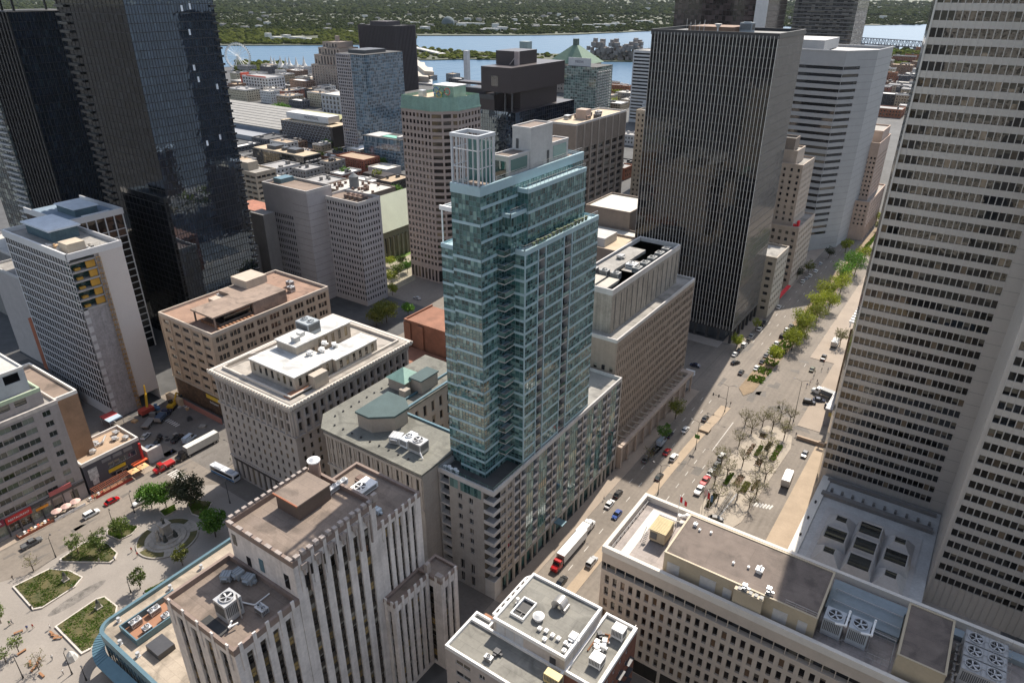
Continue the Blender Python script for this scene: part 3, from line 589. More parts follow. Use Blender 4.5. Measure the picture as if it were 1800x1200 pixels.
# skylit plaza hall between the tower and the long block
def plaza_hall():
    T = thing('skylight_hall', 'low concrete plaza hall with nine pyramid skylights at the foot of the cross tower', 'hall'); b = MB(); b.box(-21.5, 11.8, 136, 207.8, -1, 5.5); b.build('wall', concw, T)
    b = MB(); b.box(-21.4, 11.7, 136.2, 207.7, 5.504, 5.7); b.build('roof', M('slab_grey', (.5, .5, .49), var=.2, scale=.3), T)
    b = MB(); b.box(-21.7, -19.2, 134, 207, 5.708, 6.2); b.build('parapet', M('white_slab', (.72, .69, .63), var=.08), T)
    b = MB(); b.box(-17.0, 8.6, 163.2, 192.4, 5.708, 5.9); b.build('skylight_base', concw, T)
    gl = G('glass_sky', (.02, .022, .02), (.12, .11, .07), .25)
    for i in range(3):
        for j in range(3):
            x, y = -11.9+7.7*i, 169.4+7.6*j; big = (i + j) % 2 == 1 or (i == 1 and j == 1); r, q, h = 3.8, (2.9 if big else 1.45), 3.0
            s = MB(); v = [(x-r, y-r), (x+r, y-r), (x+r, y+r), (x-r, y+r)]; t_ = [(x-q, y-q), (x+q, y-q), (x+q, y+q), (x-q, y+q)]
            for k in range(4): m_ = (k+1) % 4; s.quad((*v[k], 5.9), (*v[m_], 5.9), (*t_[m_], 5.9+h), (*t_[k], 5.9+h))
            so = s.build('skylight', concw, T); s = MB()
            for k in range(4): m_ = (k+1) % 4; s.quad((*t_[k], 5.9+h), (*t_[m_], 5.9+h), (x+(t_[m_][0]-x)*.9, y+(t_[m_][1]-y)*.9, 5.9+h-.4), (x+(t_[k][0]-x)*.9, y+(t_[k][1]-y)*.9, 5.9+h-.4))
            s.build('curb', concw, so)
            s = MB(); k = 6
            for a in range(k): s.quad((x-q*.9, y-q*.9+1.8*q*a/k, 5.9+h-.38), (x+q*.9, y-q*.9+1.8*q*a/k, 5.9+h-.38), (x+q*.9, y-q*.9+1.8*q*(a+1)/k-.06, 5.9+h-.3), (x-q*.9, y-q*.9+1.8*q*(a+1)/k-.06, 5.9+h-.3))
            s.build('pane', gl, so)
    b = MB()
    for i in range(7): b.cyl(-20.4, 140+8.6*i, 6.2, 6.7, .3, 8); b.box(-20.6, -20.2, 139.3+8.6*i, 140.7+8.6*i, 6.21, 6.4)
    b.build('bollard_light', black, T)
    boxes1('curb', concd, T, [(-20, 10.5, 196.5, 198.2, 5.71, 6.9), (-20, 10.6, 205, 206.2, 5.71, 6.6), (-20, 10, 159, 160, 5.71, 6.2)]); boxes1('vent_cap', concd, T, [(x, x+.7, 200, 201, 5.71, 6.7) for x in lv(-18, 9, 9)])
plaza_hall()
# ================================================================ setting: ground, roads, water
asphalt = M('asphalt', (.215, .185, .155), rough=.9, var=.26, scale=.05, fine=.9, lane=.5); asphalt2 = M('asphalt_patch', (.165, .145, .125), rough=.9, var=.25, scale=.08, fine=1.2)
paving = M('paving_beige', (.33, .27, .215), rough=.9, var=.14, scale=.12, fine=2.5); tanpave = M('paving_tan', (.385, .30, .215), rough=.9, var=.15, scale=.2, fine=3); square_m = M('paving_square', (.28, .25, .22), rough=.9, var=.16, scale=.1, fine=2)
cityg = M('city_ground', (.085, .085, .085), var=.4, scale=.03, fine=.3); kerbm = M('kerb_stone', (.45, .42, .38), var=.15); linem = M('road_paint', (.62, .6, .56), var=.3, fine=4)
soilm = M('soil', (.16, .11, .07), fine=4, var=.3)
def struct(o, k='structure'): o['kind'] = k; return o
def sheet(name, pts, z, mat):
    b = MB(); b.poly([(p[0], p[1], z) for p in pts]); return struct(b.build(name, mat))
def rect(name, x0, x1, y0, y1, z, mat): return sheet(name, [(x0, y0), (x1, y0), (x1, y1), (x0, y1)], z, mat)
def slabs(name, mat, polys, z0, z1, mk=None):
    b = MB()
    for p in polys: b.prism(p, z0, z1, 0 if mk is None else 1, 0)
    return struct(b.build(name, mat if mk is None else [mat, mk]))
rp = lambda x0, x1, y0, y1: [(x0, y0), (x1, y0), (x1, y1), (x0, y1)]
sheet('ground', [(-16000, -3000), (9000, -3000), (9000, 16000), (-16000, 16000)], -.05, cityg)
# boulevard running away to the upper right, the cross street, the square's streets
rect('road', -81.5, -20, 96, 560, 0, asphalt); rect('road', -215, -81.6, 96, 110, .0, asphalt2); rect('road', -212, -184, 30, 250, .004, asphalt)
rect('road', -400, -81.6, 244, 292, 0.0, asphalt); rect('road', -20, 60, 232, 268, 0, asphalt)
rect('road', -340, -212.2, 88, 103, .0, asphalt2); rect('road', -247, -190, 100, 122, .008, M('yard_ground', (.16, .145, .13), var=.3, scale=.15))
rect('street_patch', -252, -250.2+3, 117, 150, .01, asphalt)
b = MB()
for i in range(26):
    x, y = -79+R.random()*28, 110+R.random()*180; w_, l_ = .8+R.random()*2.2, 2+R.random()*9; b.poly([(x, y, .004), (x+w_, y, .004), (x+w_*R.uniform(.8, 1.2), y+l_, .004), (x+R.uniform(-.2, .2), y+l_, .004)])
for i in range(12): x, y = -60+R.random()*24, 236+R.random()*60; b.poly([(x, y, .0041), (x+3+R.random()*4, y, .0041), (x+3, y+2+R.random()*3, .0041), (x, y+2, .0041)])
for i in range(14): x, y = -207+R.random()*10, 36+R.random()*70; b.poly([(x, y, .0081), (x+.8+R.random(), y, .0081), (x+1, y+2+R.random()*6, .0081), (x, y+3, .0081)])
for i in range(40): x, y = (-79+R.random()*28, 110+R.random()*250) if i < 30 else (-208+R.random()*10, 40+R.random()*60); b.poly([(x+.38*math.cos(t), y+.38*math.sin(t), .0092) for t in lv(0, 2*math.pi, 10)[:-1]])
struct(b.build('road_patch', M('asphalt_mend', (.145, .13, .115), var=.25)))
slabs('pavement', paving, [rp(-81.4, -77.2, 109.6, 244.5), rp(-85, -77.6, 292.5, 560), rp(-48, -30, 300, 560)], -.04, .14, kerbm)
slabs('pavement', paving, [rp(-213.2, -209.2, 20, 90), rp(-184.4, -181, 103, 250), rp(-148.2, -139.6, 100, 166)], -.04, .14, kerbm)
slabs('plaza', tanpave, [[(-29.0, 133), (-21.8, 133), (-21.8, 208), (-23.5, 236), (-29, 236)], rp(-35.5, -29, 133, 166)], -.04, .145, kerbm)
slabs('plaza', M('plaza_grey', (.36, .32, .28), var=.15), [rp(-21.6, 30, 133, 232), rp(-140, -85, 286, 293)], -.04, .13, kerbm)
slabs('pavement', paving, [rp(-38, -24, 236.5+5, 300), rp(-27, -20, 300, 420)], -.04, .14, kerbm)
slabs('median', tanpave, [[(-68.0, 100), (-64.9, 100), (-64.6, 190), (-64.2, 212), (-62.4, 239), (-66.2, 239), (-67.2, 205)]], -.04, .15, kerbm)
def rnd_poly(x0, x1, y0, y1, r, n=6):
    o = []
    for cx, cy, a in ((x1-r, y0+r, -90), (x1-r, y1-r, 0), (x0+r, y1-r, 90), (x0+r, y0+r, 180)):
        for i in range(n+1): t = math.radians(a+90*i/n); o.append((cx+r*math.cos(t), cy+r*math.sin(t)))
    return o
slabs('median', M('park_paving', (.36, .31, .25), var=.15, fine=2), [[(-50.3, 176), (-48.5, 171), (-44, 169.6), (-39.5, 171.5), (-37.6, 177), (-35.9, 225), (-37.5, 233), (-42, 236), (-47, 235), (-50, 228), (-52, 210)]], -.04, .16, kerbm)
slabs('median', M('median_soil', (.24, .17, .10), fine=3, var=.3), [[(-65.0, 256), (-61.5, 251), (-59.2, 256), (-57.5, 300), (-55, 420), (-56, 520), (-60, 520), (-63.2, 400), (-64.6, 300)]], -.04, .18, kerbm)
b = MB()
for i in range(2600):
    y = 262+(i/2600)**1.3*250; xl = -64.4+(y-262)*.028; xr = -58.4+(y-262)*.012; x = R.uniform(xl, xr); a = R.random()*6.3; r = .25+R.random()*.3
    if y < 290 and int(y/3) % 3 == 0: continue
    b.quad((x-r*math.cos(a), y-r*math.sin(a), .18), (x+r*math.cos(a), y+r*math.sin(a), .18), (x+r*math.cos(a)+.1, y+r*math.sin(a), .55+R.random()*.4), (x-r*math.cos(a), y-r*math.sin(a)+.1, .5+R.random()*.4))
o = b.build('ground_cover', leafmat('leaf_cover', (.07, .15, .012), (.15, .22, .03))); tag(o, 'low green planting covering the median under the boulevard trees', 'ground cover', None, 'stuff')
# lane paint
b = MB()
def dash(x, y0, y1, n, ln, w_=.16, dx=0):
    for i in range(n): y = y0+(y1-y0)*i/max(1, n-1); xx = x+dx*i/max(1, n-1); b.quad((xx-w_/2, y, .008), (xx+w_/2, y, .008), (xx+w_/2, y+ln, .008), (xx-w_/2, y+ln, .008))
dash(-74.2, 112, 238, 15, 2.6); dash(-70.8, 112, 238, 15, 2.6); dash(-60.6, 150, 205, 8, 2.6); dash(-57.2, 150, 196, 6, 2.6); dash(-58.3, 208, 208, 1, 22, .2); dash(-73.5, 300, 480, 16, 3); dash(-69.5, 300, 480, 16, 3); dash(-48, 290, 420, 12, 3)
for i in range(0): b.quad((-79+1.7*i*.9, 238.5, .008), (-78.5+1.7*i*.9, 238.5, .008), (-78.5+1.7*i*.9, 241.5, .008), (-79+1.7*i*.9, 241.5, .008))
for i in range(7): b.quad((-203+1.1*i, 90.5, .014), (-202.4+1.1*i, 90.5, .014), (-202.4+1.1*i, 94, .014), (-203+1.1*i, 94, .014))
for i in range(6): b.quad((-234+1.3*i, 108.6, .014), (-233.4+1.3*i, 108.6, .014), (-233.4+1.3*i, 110.4, .014), (-234+1.3*i, 110.4, .014))
for i in range(5): b.quad((-240.6+1.3*i, 118.2, .014), (-240+1.3*i, 118.2, .014), (-240+1.3*i, 120, .014), (-240.6+1.3*i, 120, .014))
for x in (-232, -222): b.quad((x, 119.8, .014), (x+9, 119.8, .014), (x+9, 119.95, .014), (x, 119.95, .014))
for i in range(6): b.quad((-37.2+.9*i, 187.0+.3*i, .008), (-36.7+.9*i, 186.6+.3*i, .008), (-36.2+.9*i, 189.0+.3*i, .008), (-36.7+.9*i, 189.4+.3*i, .008))
struct(b.build('road_marking', linem))
# the square with its beds
sheet('square', [(-197, -20), (-100, -20), (-100, 97), (-184.6, 97), (-190, 92), (-194, 78), (-193.6, 50), (-192.2, 44), (-197, 36)], .012, square_m)
def bed(pts, h=.42, grass=True, label='', name='planting_bed'):
    t = thing(name, label, 'planting bed'); cx, cy = sum(p[0] for p in pts)/len(pts), sum(p[1] for p in pts)/len(pts)
    b = MB(); b.prism(pts, 0, h); b.build('kerb', M('bed_kerb', (.55, .5, .45), var=.12), t)
    ins = [(cx+(p[0]-cx)*.93, cy+(p[1]-cy)*.93) for p in pts]; b = MB(); b.prism(ins, h+.004, h+.09, bottom=False)
    b.build('soil', M('bed_turf', (.05, .085, .018), col2=(.11, .085, .035), var=.4, scale=.35, fine=5), t)
    b = MB(); xs, ys = [p[0] for p in ins], [p[1] for p in ins]; k = 0
    while k < 2600:
        x, y = R.uniform(min(xs), max(xs)), R.uniform(min(ys), max(ys)); c = False
        for i in range(len(ins)):
            (xa, ya), (xb, yb) = ins[i], ins[i-1]
            if (ya > y) != (yb > y) and x < (xb-xa)*(y-ya)/(yb-ya)+xa: c = not c
        k += 1
        if c and math.sin(x*.9+y*.6)+math.sin(y*1.3-x*.4)+R.uniform(-1, 1.4) > -.3:
            a = R.random()*6.3; r = .12+R.random()*.16; b.quad((x-r*math.cos(a), y-r*math.sin(a), h+.08), (x+r*math.cos(a), y+r*math.sin(a), h+.08), (x+r*math.cos(a)+.18, y+r*math.sin(a)+.12, h+.16+R.random()*.12), (x-r*math.cos(a)+.18, y-r*math.sin(a)+.12, h+.16+R.random()*.12))
    if b.v: s = b.build('ground_cover', leafmat('leaf_cover', (.07, .15, .012), (.15, .22, .03)), t); s['kind'] = 'stuff'
    return t
bed([(-191.4, 38.2), (-178.4, 37.6), (-177.0, 39.4), (-177.4, 48), (-179.2, 51.0), (-184.6, 50.2), (-190.2, 47.2)], label='farther large green planting bed with a bust at its far corner on the square')
bed([(-168.0, 38.2), (-154.0, 37.9), (-153.6, 40), (-159.6, 49.6), (-161.4, 51), (-167.6, 50.8), (-168.6, 49)], label='large green planting bed with a bust next to the teal canopy')
bed([(-191.6, 50.6), (-190.4, 50.2), (-178.4, 58.2), (-178.6, 59.6), (-180.4, 61.4), (-187, 61.8), (-192.8, 58.4)], label='three cornered planting bed with two young trees on the square')
bed([(-192.2, 64.6), (-190.6, 63.6), (-185.2, 64.4), (-184.6, 68), (-186.2, 71), (-192.4, 68.4)], label='small planting bed with a leafy tree left of the monument')
bed([(-187.2, 78.4), (-184.0, 78.0), (-183.6, 81.6), (-186.6, 83)], label='shaded planting bed behind the monument, left of the path')
bed([(-183.2, 85.2), (-178.2, 83.4), (-173.2, 84.4), (-177.8, 90.4), (-185.2, 87.4)], label='shaded planting bed behind the monument, right of the path')
bed([(-160.6, 57.6), (-157, 57), (-156.4, 62.4), (-159.6, 63.4)], label='small planting bed with a young tree beside the curved block')
bed([(-154.6, 66), (-151, 65.4), (-151.2, 71), (-154.2, 70.6)], label='planting bed with a young tree against the curved block wall')
b = MB(); ov = [(-173.3+1.7*math.cos(t), 46.5+7.6*math.sin(t), .02) for t in lv(0, 2*math.pi, 24)[:-1]]; b.poly(ov); struct(b.build('cobble_strip', M('cobble', (.2, .18, .16), fine=5, var=.6, scale=.6)))
for (x0, x1, y0, y1) in ((-190, -178, 37.2, 37.55), (-168.9, -168.55, 40, 48)): pass
# monument: round terrace, ring beds, stepped plinth, group and standing figure
T = thing('monument', 'bronze figure on a tall stone plinth with statues round it, centre of the square', 'monument', (0, 0, 0)); mx, my = -174.6, 73.2
b = MB(); b.frus(mx, my, .014, .35, 8.6, 8.6, 36); b.frus(mx, my, .354, .7, 5.4, 5.2, 28); b.frus(mx, my, .704, 1.0, 4.0, 3.9, 8); b.box(mx-2, mx+2, my-2, my+2, 1.004, 2.0); b.frus(mx, my, 2.004, 5.2, 1.9, 1.45, 4, rot=math.pi/4); b.box(mx-1.5, mx+1.5, my-1.5, my+1.5, 5.204, 5.7); b.build('plinth', M('monument_stone', (.34, .31, .27), var=.25, streak=.6), T)
for s_ in (0, math.pi/2+.2, math.pi+.2, 4.6):
    b = MB()
    for i in range(10):
        a, c = s_+i*.1, s_+(i+1)*.1; q = lambda r, t, z: (mx+r*math.cos(t), my+r*math.sin(t), z)
        b.quad(q(6.2, a, .37), q(8.2, a, .37), q(8.2, c, .37), q(6.2, c, .37))
    b.build('ring_bed', M('bed_turf', ()), T)
bz = M('bronze', (.07, .075, .07), rough=.5, metal=.4)
b = MB(); b.frus(mx, my, 5.7, 6.7, .42, .38, 8); b.frus(mx, my, 6.7, 7.5, .4, .46, 8); b.frus(mx, my, 7.5, 8.0, .2, .16, 8); b.tube((mx-.45, my, 7.3), (mx-.7, my-.3, 6.5), .12); b.tube((mx+.45, my, 7.3), (mx+.7, my-.2, 6.6), .12); b.build('standing_figure', bz, T)
for i, (dx, dy) in enumerate(((1.9, -1.6), (-1.9, -1.7), (2.3, 1.4), (0, -2.6))):
    b = MB(); b.frus(mx+dx, my+dy, 1.0, 2.2, .7, .5, 7); b.frus(mx+dx*.95, my+dy*.95, 2.2, 3.0, .45, .35, 7); b.frus(mx+dx*.93, my+dy*.93, 3.0, 3.45, .2, .16, 7); b.tube((mx+dx*.9, my+dy*.9, 2.8), (mx+dx*1.3, my+dy*1.3, 2.2), .13); b.build('seated_figure', M('monument_stone', ()) if i % 2 else bz, T)
for i, (x, y) in enumerate(((-181.6, 47.6), (-164.6, 47.8))):
    t = thing('bust_statue', ['bronze bust on a pale stepped pedestal in the farther planting bed', 'bronze bust on a pale stepped pedestal in the bed next to the canopy'][i], 'statue'); b = MB(); b.box(x-.8, x+.8, y-.8, y+.8, .5, .9); b.frus(x, y, .904, 2.5, .75, .5, 4, rot=math.pi/4); b.build('pedestal', M('monument_stone', ()), t); b = MB(); b.frus(x, y, 2.5, 3.0, .5, .3, 8); b.frus(x, y, 3.0, 3.5, .2, .2, 8); b.build('bust', bz, t)

# ---------------- river, islands and the far plain
water = None
m_, t_, b_ = _mat('river_water'); L = t_.links.new
b_.inputs['Base Color'].default_value = (.05, .115, .19, 1); b_.inputs['Specular IOR Level'].default_value = .22; b_.inputs['Roughness'].default_value = .35; b_.inputs['IOR'].default_value = 1.33
tc = _n(t_, 'ShaderNodeTexCoord'); mp = _n(t_, 'ShaderNodeMapping'); mp.inputs['Scale'].default_value = (.05, .015, 1); L(tc.outputs['Object'], mp.inputs[0])
nz = _n(t_, 'ShaderNodeTexNoise'); nz.inputs['Scale'].default_value = 1; nz.inputs['Detail'].default_value = 6; L(mp.outputs[0], nz.inputs['Vector']); bp = _n(t_, 'ShaderNodeBump'); bp.inputs['Strength'].default_value = .6; bp.inputs['Distance'].default_value = 3.; L(nz.outputs[0], bp.inputs['Height']); L(bp.outputs[0], b_.inputs['Normal'])
pg = lambda lst, z=0: [g(x, y, z) for x, y in lst]
b = MB(); near = pg([(250, 128), (470, 116), (560, 119), (700, 150), (860, 152), (1000, 152), (1115, 152), (1400, 112), (1530, 88), (1640, 84), (1900, 80)]); far = pg([(1900, 32), (1640, 40), (1540, 43), (1420, 43), (1300, 50), (1145, 54.5), (1000, 62), (900, 63.5), (720, 64.5), (560, 66), (250, 66)])
b.poly([(p[0], p[1], .25) for p in near+far]); struct(b.build('river', m_))
landm = M('island_ground', (.035, .045, .02), col2=(.075, .08, .04), var=.4, scale=.012, fine=.08)
def land(name, pts, h):
    b = MB(); b.prism([(p[0], p[1]) for p in pts], -.04, h); return struct(b.build(name, landm))
land('island', pg([(260, 84), (420, 83), (560, 82), (650, 80.5), (712, 77), (728, 70), (722, 60), (560, 60), (260, 60)]), 2.0)
land('peninsula', pg([(690, 107), (760, 107.5), (820, 105.5), (900, 107), (1000, 108.5), (1120, 109), (1150, 107), (1150, 99), (1020, 97), (900, 94.5), (800, 91), (705, 84)]), 2.0)
land('far_shore', [*pg([(2300, 20), (1640, 40), (1540, 43), (1420, 43), (1300, 50), (1145, 54.5), (1000, 62), (900, 63.5), (735, 64.5), (720, 60), (250, 61), (-500, 70)]), (-15000, 5000), (-15000, 15500), (6000, 15500)][::1], 2.5)
def text_mesh(s, size, depth=.04):
    cu = bpy.data.curves.new('lettering', 'FONT'); cu.body = s; cu.size = size; cu.extrude = depth; cu.align_x = 'CENTER'; cu.align_y = 'CENTER'
    o = bpy.data.objects.new('lettering', cu); COL.objects.link(o); dg = bpy.context.evaluated_depsgraph_get(); me = bpy.data.meshes.new_from_object(o.evaluated_get(dg)); bpy.data.objects.remove(o); return me
def lettering(s, size, mat, parent, loc, key, tilt=math.pi/2, name='lettering'):
    me = text_mesh(s, size); me.materials.clear(); me.materials.append(mat)
    o = bpy.data.objects.new(name, me); COL.objects.link(o); o.location = loc; o.rotation_euler = (tilt, 0, RZ.get(key, 0)); o.parent = parent; return o
SPLIT = {'service_door', 'upper_room', 'window_board', 'roof_shed', 'plant_box', 'pilaster', 'balcony', 'garage_panel', 'window', 'buttress', 'arcade_pier', 'facade_panel', 'leg', 'post', 'track', 'slot_window', 'vent_box', 'stair_house', 'window_band', 'fire_balcony', 'brick_bay', 'terrace_wall', 'painted_sign'}
def boxes(name, mat, parent, lst):
    if parent and name in SPLIT and 1 < len(lst) <= 100:
        for q in lst: o = boxes(name, mat, parent, [q])
        return o
    b = MB()
    for q in lst: b.box(*q)
    return b.build(name, mat, parent)

# ---------------- classical block with the white roof
def white_roof_block():
    x0, x1, y0, y1, z = -184.5, -148.3, 103.7, 152.6, 40.6; st = M('limestone', (.40, .36, .33), streak=.4)
    T = thing('limestone_office_block', 'ten storey limestone office block with white roof sheds and toothed cornice beside the square', 'office building'); b = MB(); items = []
    for k, n in (('F', 12), ('R', 16)):
        fr = frame_of(k, x0, x1, y0, y1); W = fr[3]; cs = grid(W, n, .40, 1.0); zc = -1
        items += [(k, fr, *o, .45) for o in wall_open(b, fr, -1, 8.4, cs, [(.6, 3.6), (4.4, 7.4)] if k == 'R' else [(.3, 7.4)], .5)]
        items += [(k, fr, *o, .35) for o in wall_open(b, fr, 8.4, 28.6, grid(W, n, .34, 1.0), rows_(9, 28.2, 6, .58), .35)]
        items += [(k, fr, *o, .6) for o in wall_open(b, fr, 28.6, 40, grid(W, n, .44, 1.0), [(30.0, 32.9), (33.9, 36.6)], .6)]
        fbox(b, fr, -.3, W+.3, 28.3, 28.9, -.45, .02); fbox(b, fr, -.15, W+.15, 8.1, 8.7, -.3, .02); fbox(b, fr, -.1, W+.1, 37.2, 38.0, -.35, .02)
        for i, u in enumerate(lv(1.0, W-1.0, n)): b.cyl(*P3(fr, u, 0, -.05)[:2], 29, 37.2, .48, 8)
    for k in 'BL': fx = frame_of(k, x0, x1, y0, y1); fq(b, fx, 0, fx[3], -1, 40, 0)
    b.build('wall', st, T); put_windows(T, items, gl_warm, None, (1, 1, 0), 100)
    b = MB(); b.box(x0-1.3, x1+1.3, y0-1.3, y1+1.3, 39.2, 39.9); b.box(x0-.9, x1+.9, y0-.9, y1+.9, 38.6, 39.2)
    for k in 'FR':
        fr = frame_of(k, x0-1.3, x1+1.3, y0-1.3, y1+1.3); n = int(fr[3]/1.25)
        for i in range(n): fbox(b, fr, .2+1.25*i, .75+1.25*i, 39.904, 40.4, -.1, .3)
        for i in range(int(fr[3]/.9)): fbox(b, fr, .3+.9*i, .7+.9*i, 38.7, 39.19, .1, .5)
    b.build('cornice', M('cornice_stone', (.56, .51, .45), var=.12), T)
    b = MB(); b.box(x0+.2, x1-.2, y0+.2, y1-.2, 39.904, 40.0); b.build('roof', M('roof_cream', (.42, .38, .33), var=.2, scale=.15, seam=2.2), T)
    b = MB(); 
    for q in ((x0+2, x0+2.5, y0+2, y1-2), (x1-2.5, x1-2, y0+2, y1-2), (x0+2.5, x1-2.5, y0+2, y0+2.5), (x0+2.5, x1-2.5, y1-2.5, y1-2)): b.box(*q, 40.0, 40.9)
    b.build('parapet', M('cornice_stone', (.5, .46, .4)), T)
    def shed(x0, x1, y0, y1, z1, wins=''):
        s = MB(); it = []
        for k in 'FRBL':
            fr = frame_of(k, x0, x1, y0, y1)
            if k in wins: it += [(k, fr, *o, .15) for o in wall_open(s, fr, 40, z1-.3, grid(fr[3], int(fr[3]/2.6), .42, .6), [(41.3, z1-1.0)], .15)]
            else: fq(s, fr, 0, fr[3], 40, z1-.3)
        so = s.build('roof_shed', stoneb, T); put_windows(so, it, gl_warm, None, (1, 1, 0), 100)
        s = MB(); s.box(x0-.3, x1+.3, y0-.3, y1+.3, z1-.3, z1); s.build('roof', whitem, so)
    shed(-173, -152.4, 109.4, 123.6, 45.0, 'FR'); shed(-157.9, -150.9, 123.95, 141.2, 44.9, 'R'); shed(-174.6, -166.2, 126, 144.2, 45.6, 'R')
    s = MB(); s.box(-171.8, -162.6, 119.0, 127.6, 45.004, 47.6); so = s.build('plant_room', stoneb, T); s = MB(); s.box(-172.2, -162.2, 118.6, 128, 47.6, 47.95); s.box(-166.5, -164.5, 120.5, 122.5, 47.95, 49.6); s.box(-168.2, -166.4, 124, 126, 47.95, 49.2); s.build('roof', whitem, so)
    boxes('roof_shed', stoneb, T, [(-151.6, -147.9-1, 113.6, 118.8, 40, 44.2)])
    boxes('timber_deck', M('deck_rust', (.34, .17, .10), fine=5), T, [(-153.4, -150.3, 105.6, 113.4, 40.02, 40.5)])
    hvac(-171.5, 131.5, 45.4, 6, 5, 4.2, 'large grey cooling tower standing on the white roof sheds of the limestone block', M('cool_grey', (.35, .38, .4)), 2)
    for i, (x, y) in enumerate(((-159.5, 121.5), (-158.3, 125), (-160.9, 128.4), (-157.6, 129.5))): ahu(x, y, 45.0, 1.4, 1.6, 1.3, 'small pale air unit among the pipes on the white roof of the limestone block', whitep, .3*i, 'small air units on the white roof')
    pipe([(x0+3.2, y0+3.4, 41.5), (x0+3.2, y0+11, 41.5), (x0+5.5, y0+14, 41.5), (x0+9, y0+14.5, 41.5)], .22, 'bent pale pipe on the front corner of the white roof', M('pipe_stone', (.4, .37, .33)))
    boxes('signage_band', M('sign_dark', (.05, .04, .04)), T, [(x0+2, x1-2, y0-.5, y0-.31, 7.5, 8.05)])
white_roof_block()

# ---------------- warm office block behind it, brown terrace roof
def brown_roof_block():
    x0, x1, y0, y1, z = -247.1, -214.0, 122.5, 176.5, 36.3; st = M('tan_stone', (.45, .35, .26), streak=.5)
    T = bldg('tan_office_block', 'tan eight storey office block with a brown terrace roof behind the construction yard', 'office building', x0, x1, y0, y1, z, st, M('roof_brown', (.33, .21, .15), var=.2, scale=.15, seam=2.2), M('parapet_tan', (.5, .43, .36)),
        F=(grid(33.1, 5, .62, 1.2), [(2, 7.2)] + rows_(9.5, 35, 7, .42)), Rt=([c for i in range(9) for c in ((1.3+5.85*i, 2.6+5.85*i), (2.85+5.85*i, 4.1+5.85*i), (4.35+5.85*i, 5.6+5.85*i))], [(1.5, 6.5)] + rows_(9.5, 35, 7, .6)), glass=gl_dark, fmat=M('sash_tan', (.3, .25, .2)), style=(2, 1, .07), depth=.35, cap=100, ph=1.1)
    boxes('ground_floor_mural', M('mural_dark', (.05, .035, .03), var=.5, scale=.5, col2=(.12, .07, .04)), T, [(x0+1, x1+.12, y0-.12, y0-.01, .2, 8.6)])
    boxes('cornice', stoneb, T, [(x0-.3, x1+.3, y0-.35, y0-.125, 8.7, 9.3), (x1+.01, x1+.35, y0-.35, y1, 8.7, 9.3)])
    for k, u in enumerate(lv(0, 33.1, 5)): boxes('pilaster', st, T, [(x0+u-.5 if k else x0, x0+u+.5 if k < 5 else x1, y0-.22, y0+.01, 9.3, 35)])
    bd = boxes('sign_panel', M('sign_yellow', (.65, .45, .06), rough=.5), T, [(-226, -217.2, y0-.3, y0-.13, 6.3, 7.9)])
    wm_ = M('sign_white', (.75, .75, .72), rough=.5); lettering('DAYLIGHT', 1.15, wm_, T, (-221.6, y0-.2, 4.8), 'F'); lettering('EVERYDAY', 1.15, wm_, T, (-221.6, y0-.2, 3.3), 'F') if False else None
    b = MB(); b.box(-238, -217.2, 143, 158.4, 35.2, 40.2); b.box(-231, -217.4, 126.2, 142.98, 39.6, 40.2)
    for x in (-230.2, -218): b.box(x-.25, x+.25, 126.8, 127.3, 35.2, 39.6)
    s = b.build('roof_pavilion', M('pavilion', (.31, .235, .185), var=.15, seam=2.), T); boxes('glass_wall', gl_dark, s, [(-229.5, -218.2, 131, 142.9, 35.22, 39.58)])
    boxes('upper_room', M('pavilion_tan', (.5, .42, .34)), T, [(-239.4, -229.8, 150, 159.6, 40.204, 43.4), (-238, -233, 138, 142.9, 35.22, 38.6)])
    b = MB()
    for i in range(10): b.box(-217.1, -215.4, 127+1.55*i, 127.9+1.55*i, 35.2, 35.9); b.box(-228+1.1*i, -227.4+1.1*i, 127.6, 128.1, 35.2, 36.3)
    tag(b.build('terrace_planter', M('planter_rust', (.3, .15, .08))), 'row of rusty planters along the edge of the brown terrace roof', 'planter')
    boxes('louvre_screen', tar, T, [(-217.16, -217.1, 128, 142, 36, 37)])
    for i, (x, y) in enumerate(((-240.5, 145), (-241.5, 148), (-224, 166), (-229, 169.5))): hvac(x, y, 35.2, 2.6, 2.2, 2.2, ['pale rooftop unit left of the pavilion on the brown roof, front one', 'pale rooftop unit left of the pavilion on the brown roof, rear one', 'pale rooftop unit behind the pavilion on the brown roof, nearer the street', 'pale rooftop unit at the far end of the brown roof'][i], metal_l, 1)
brown_roof_block()

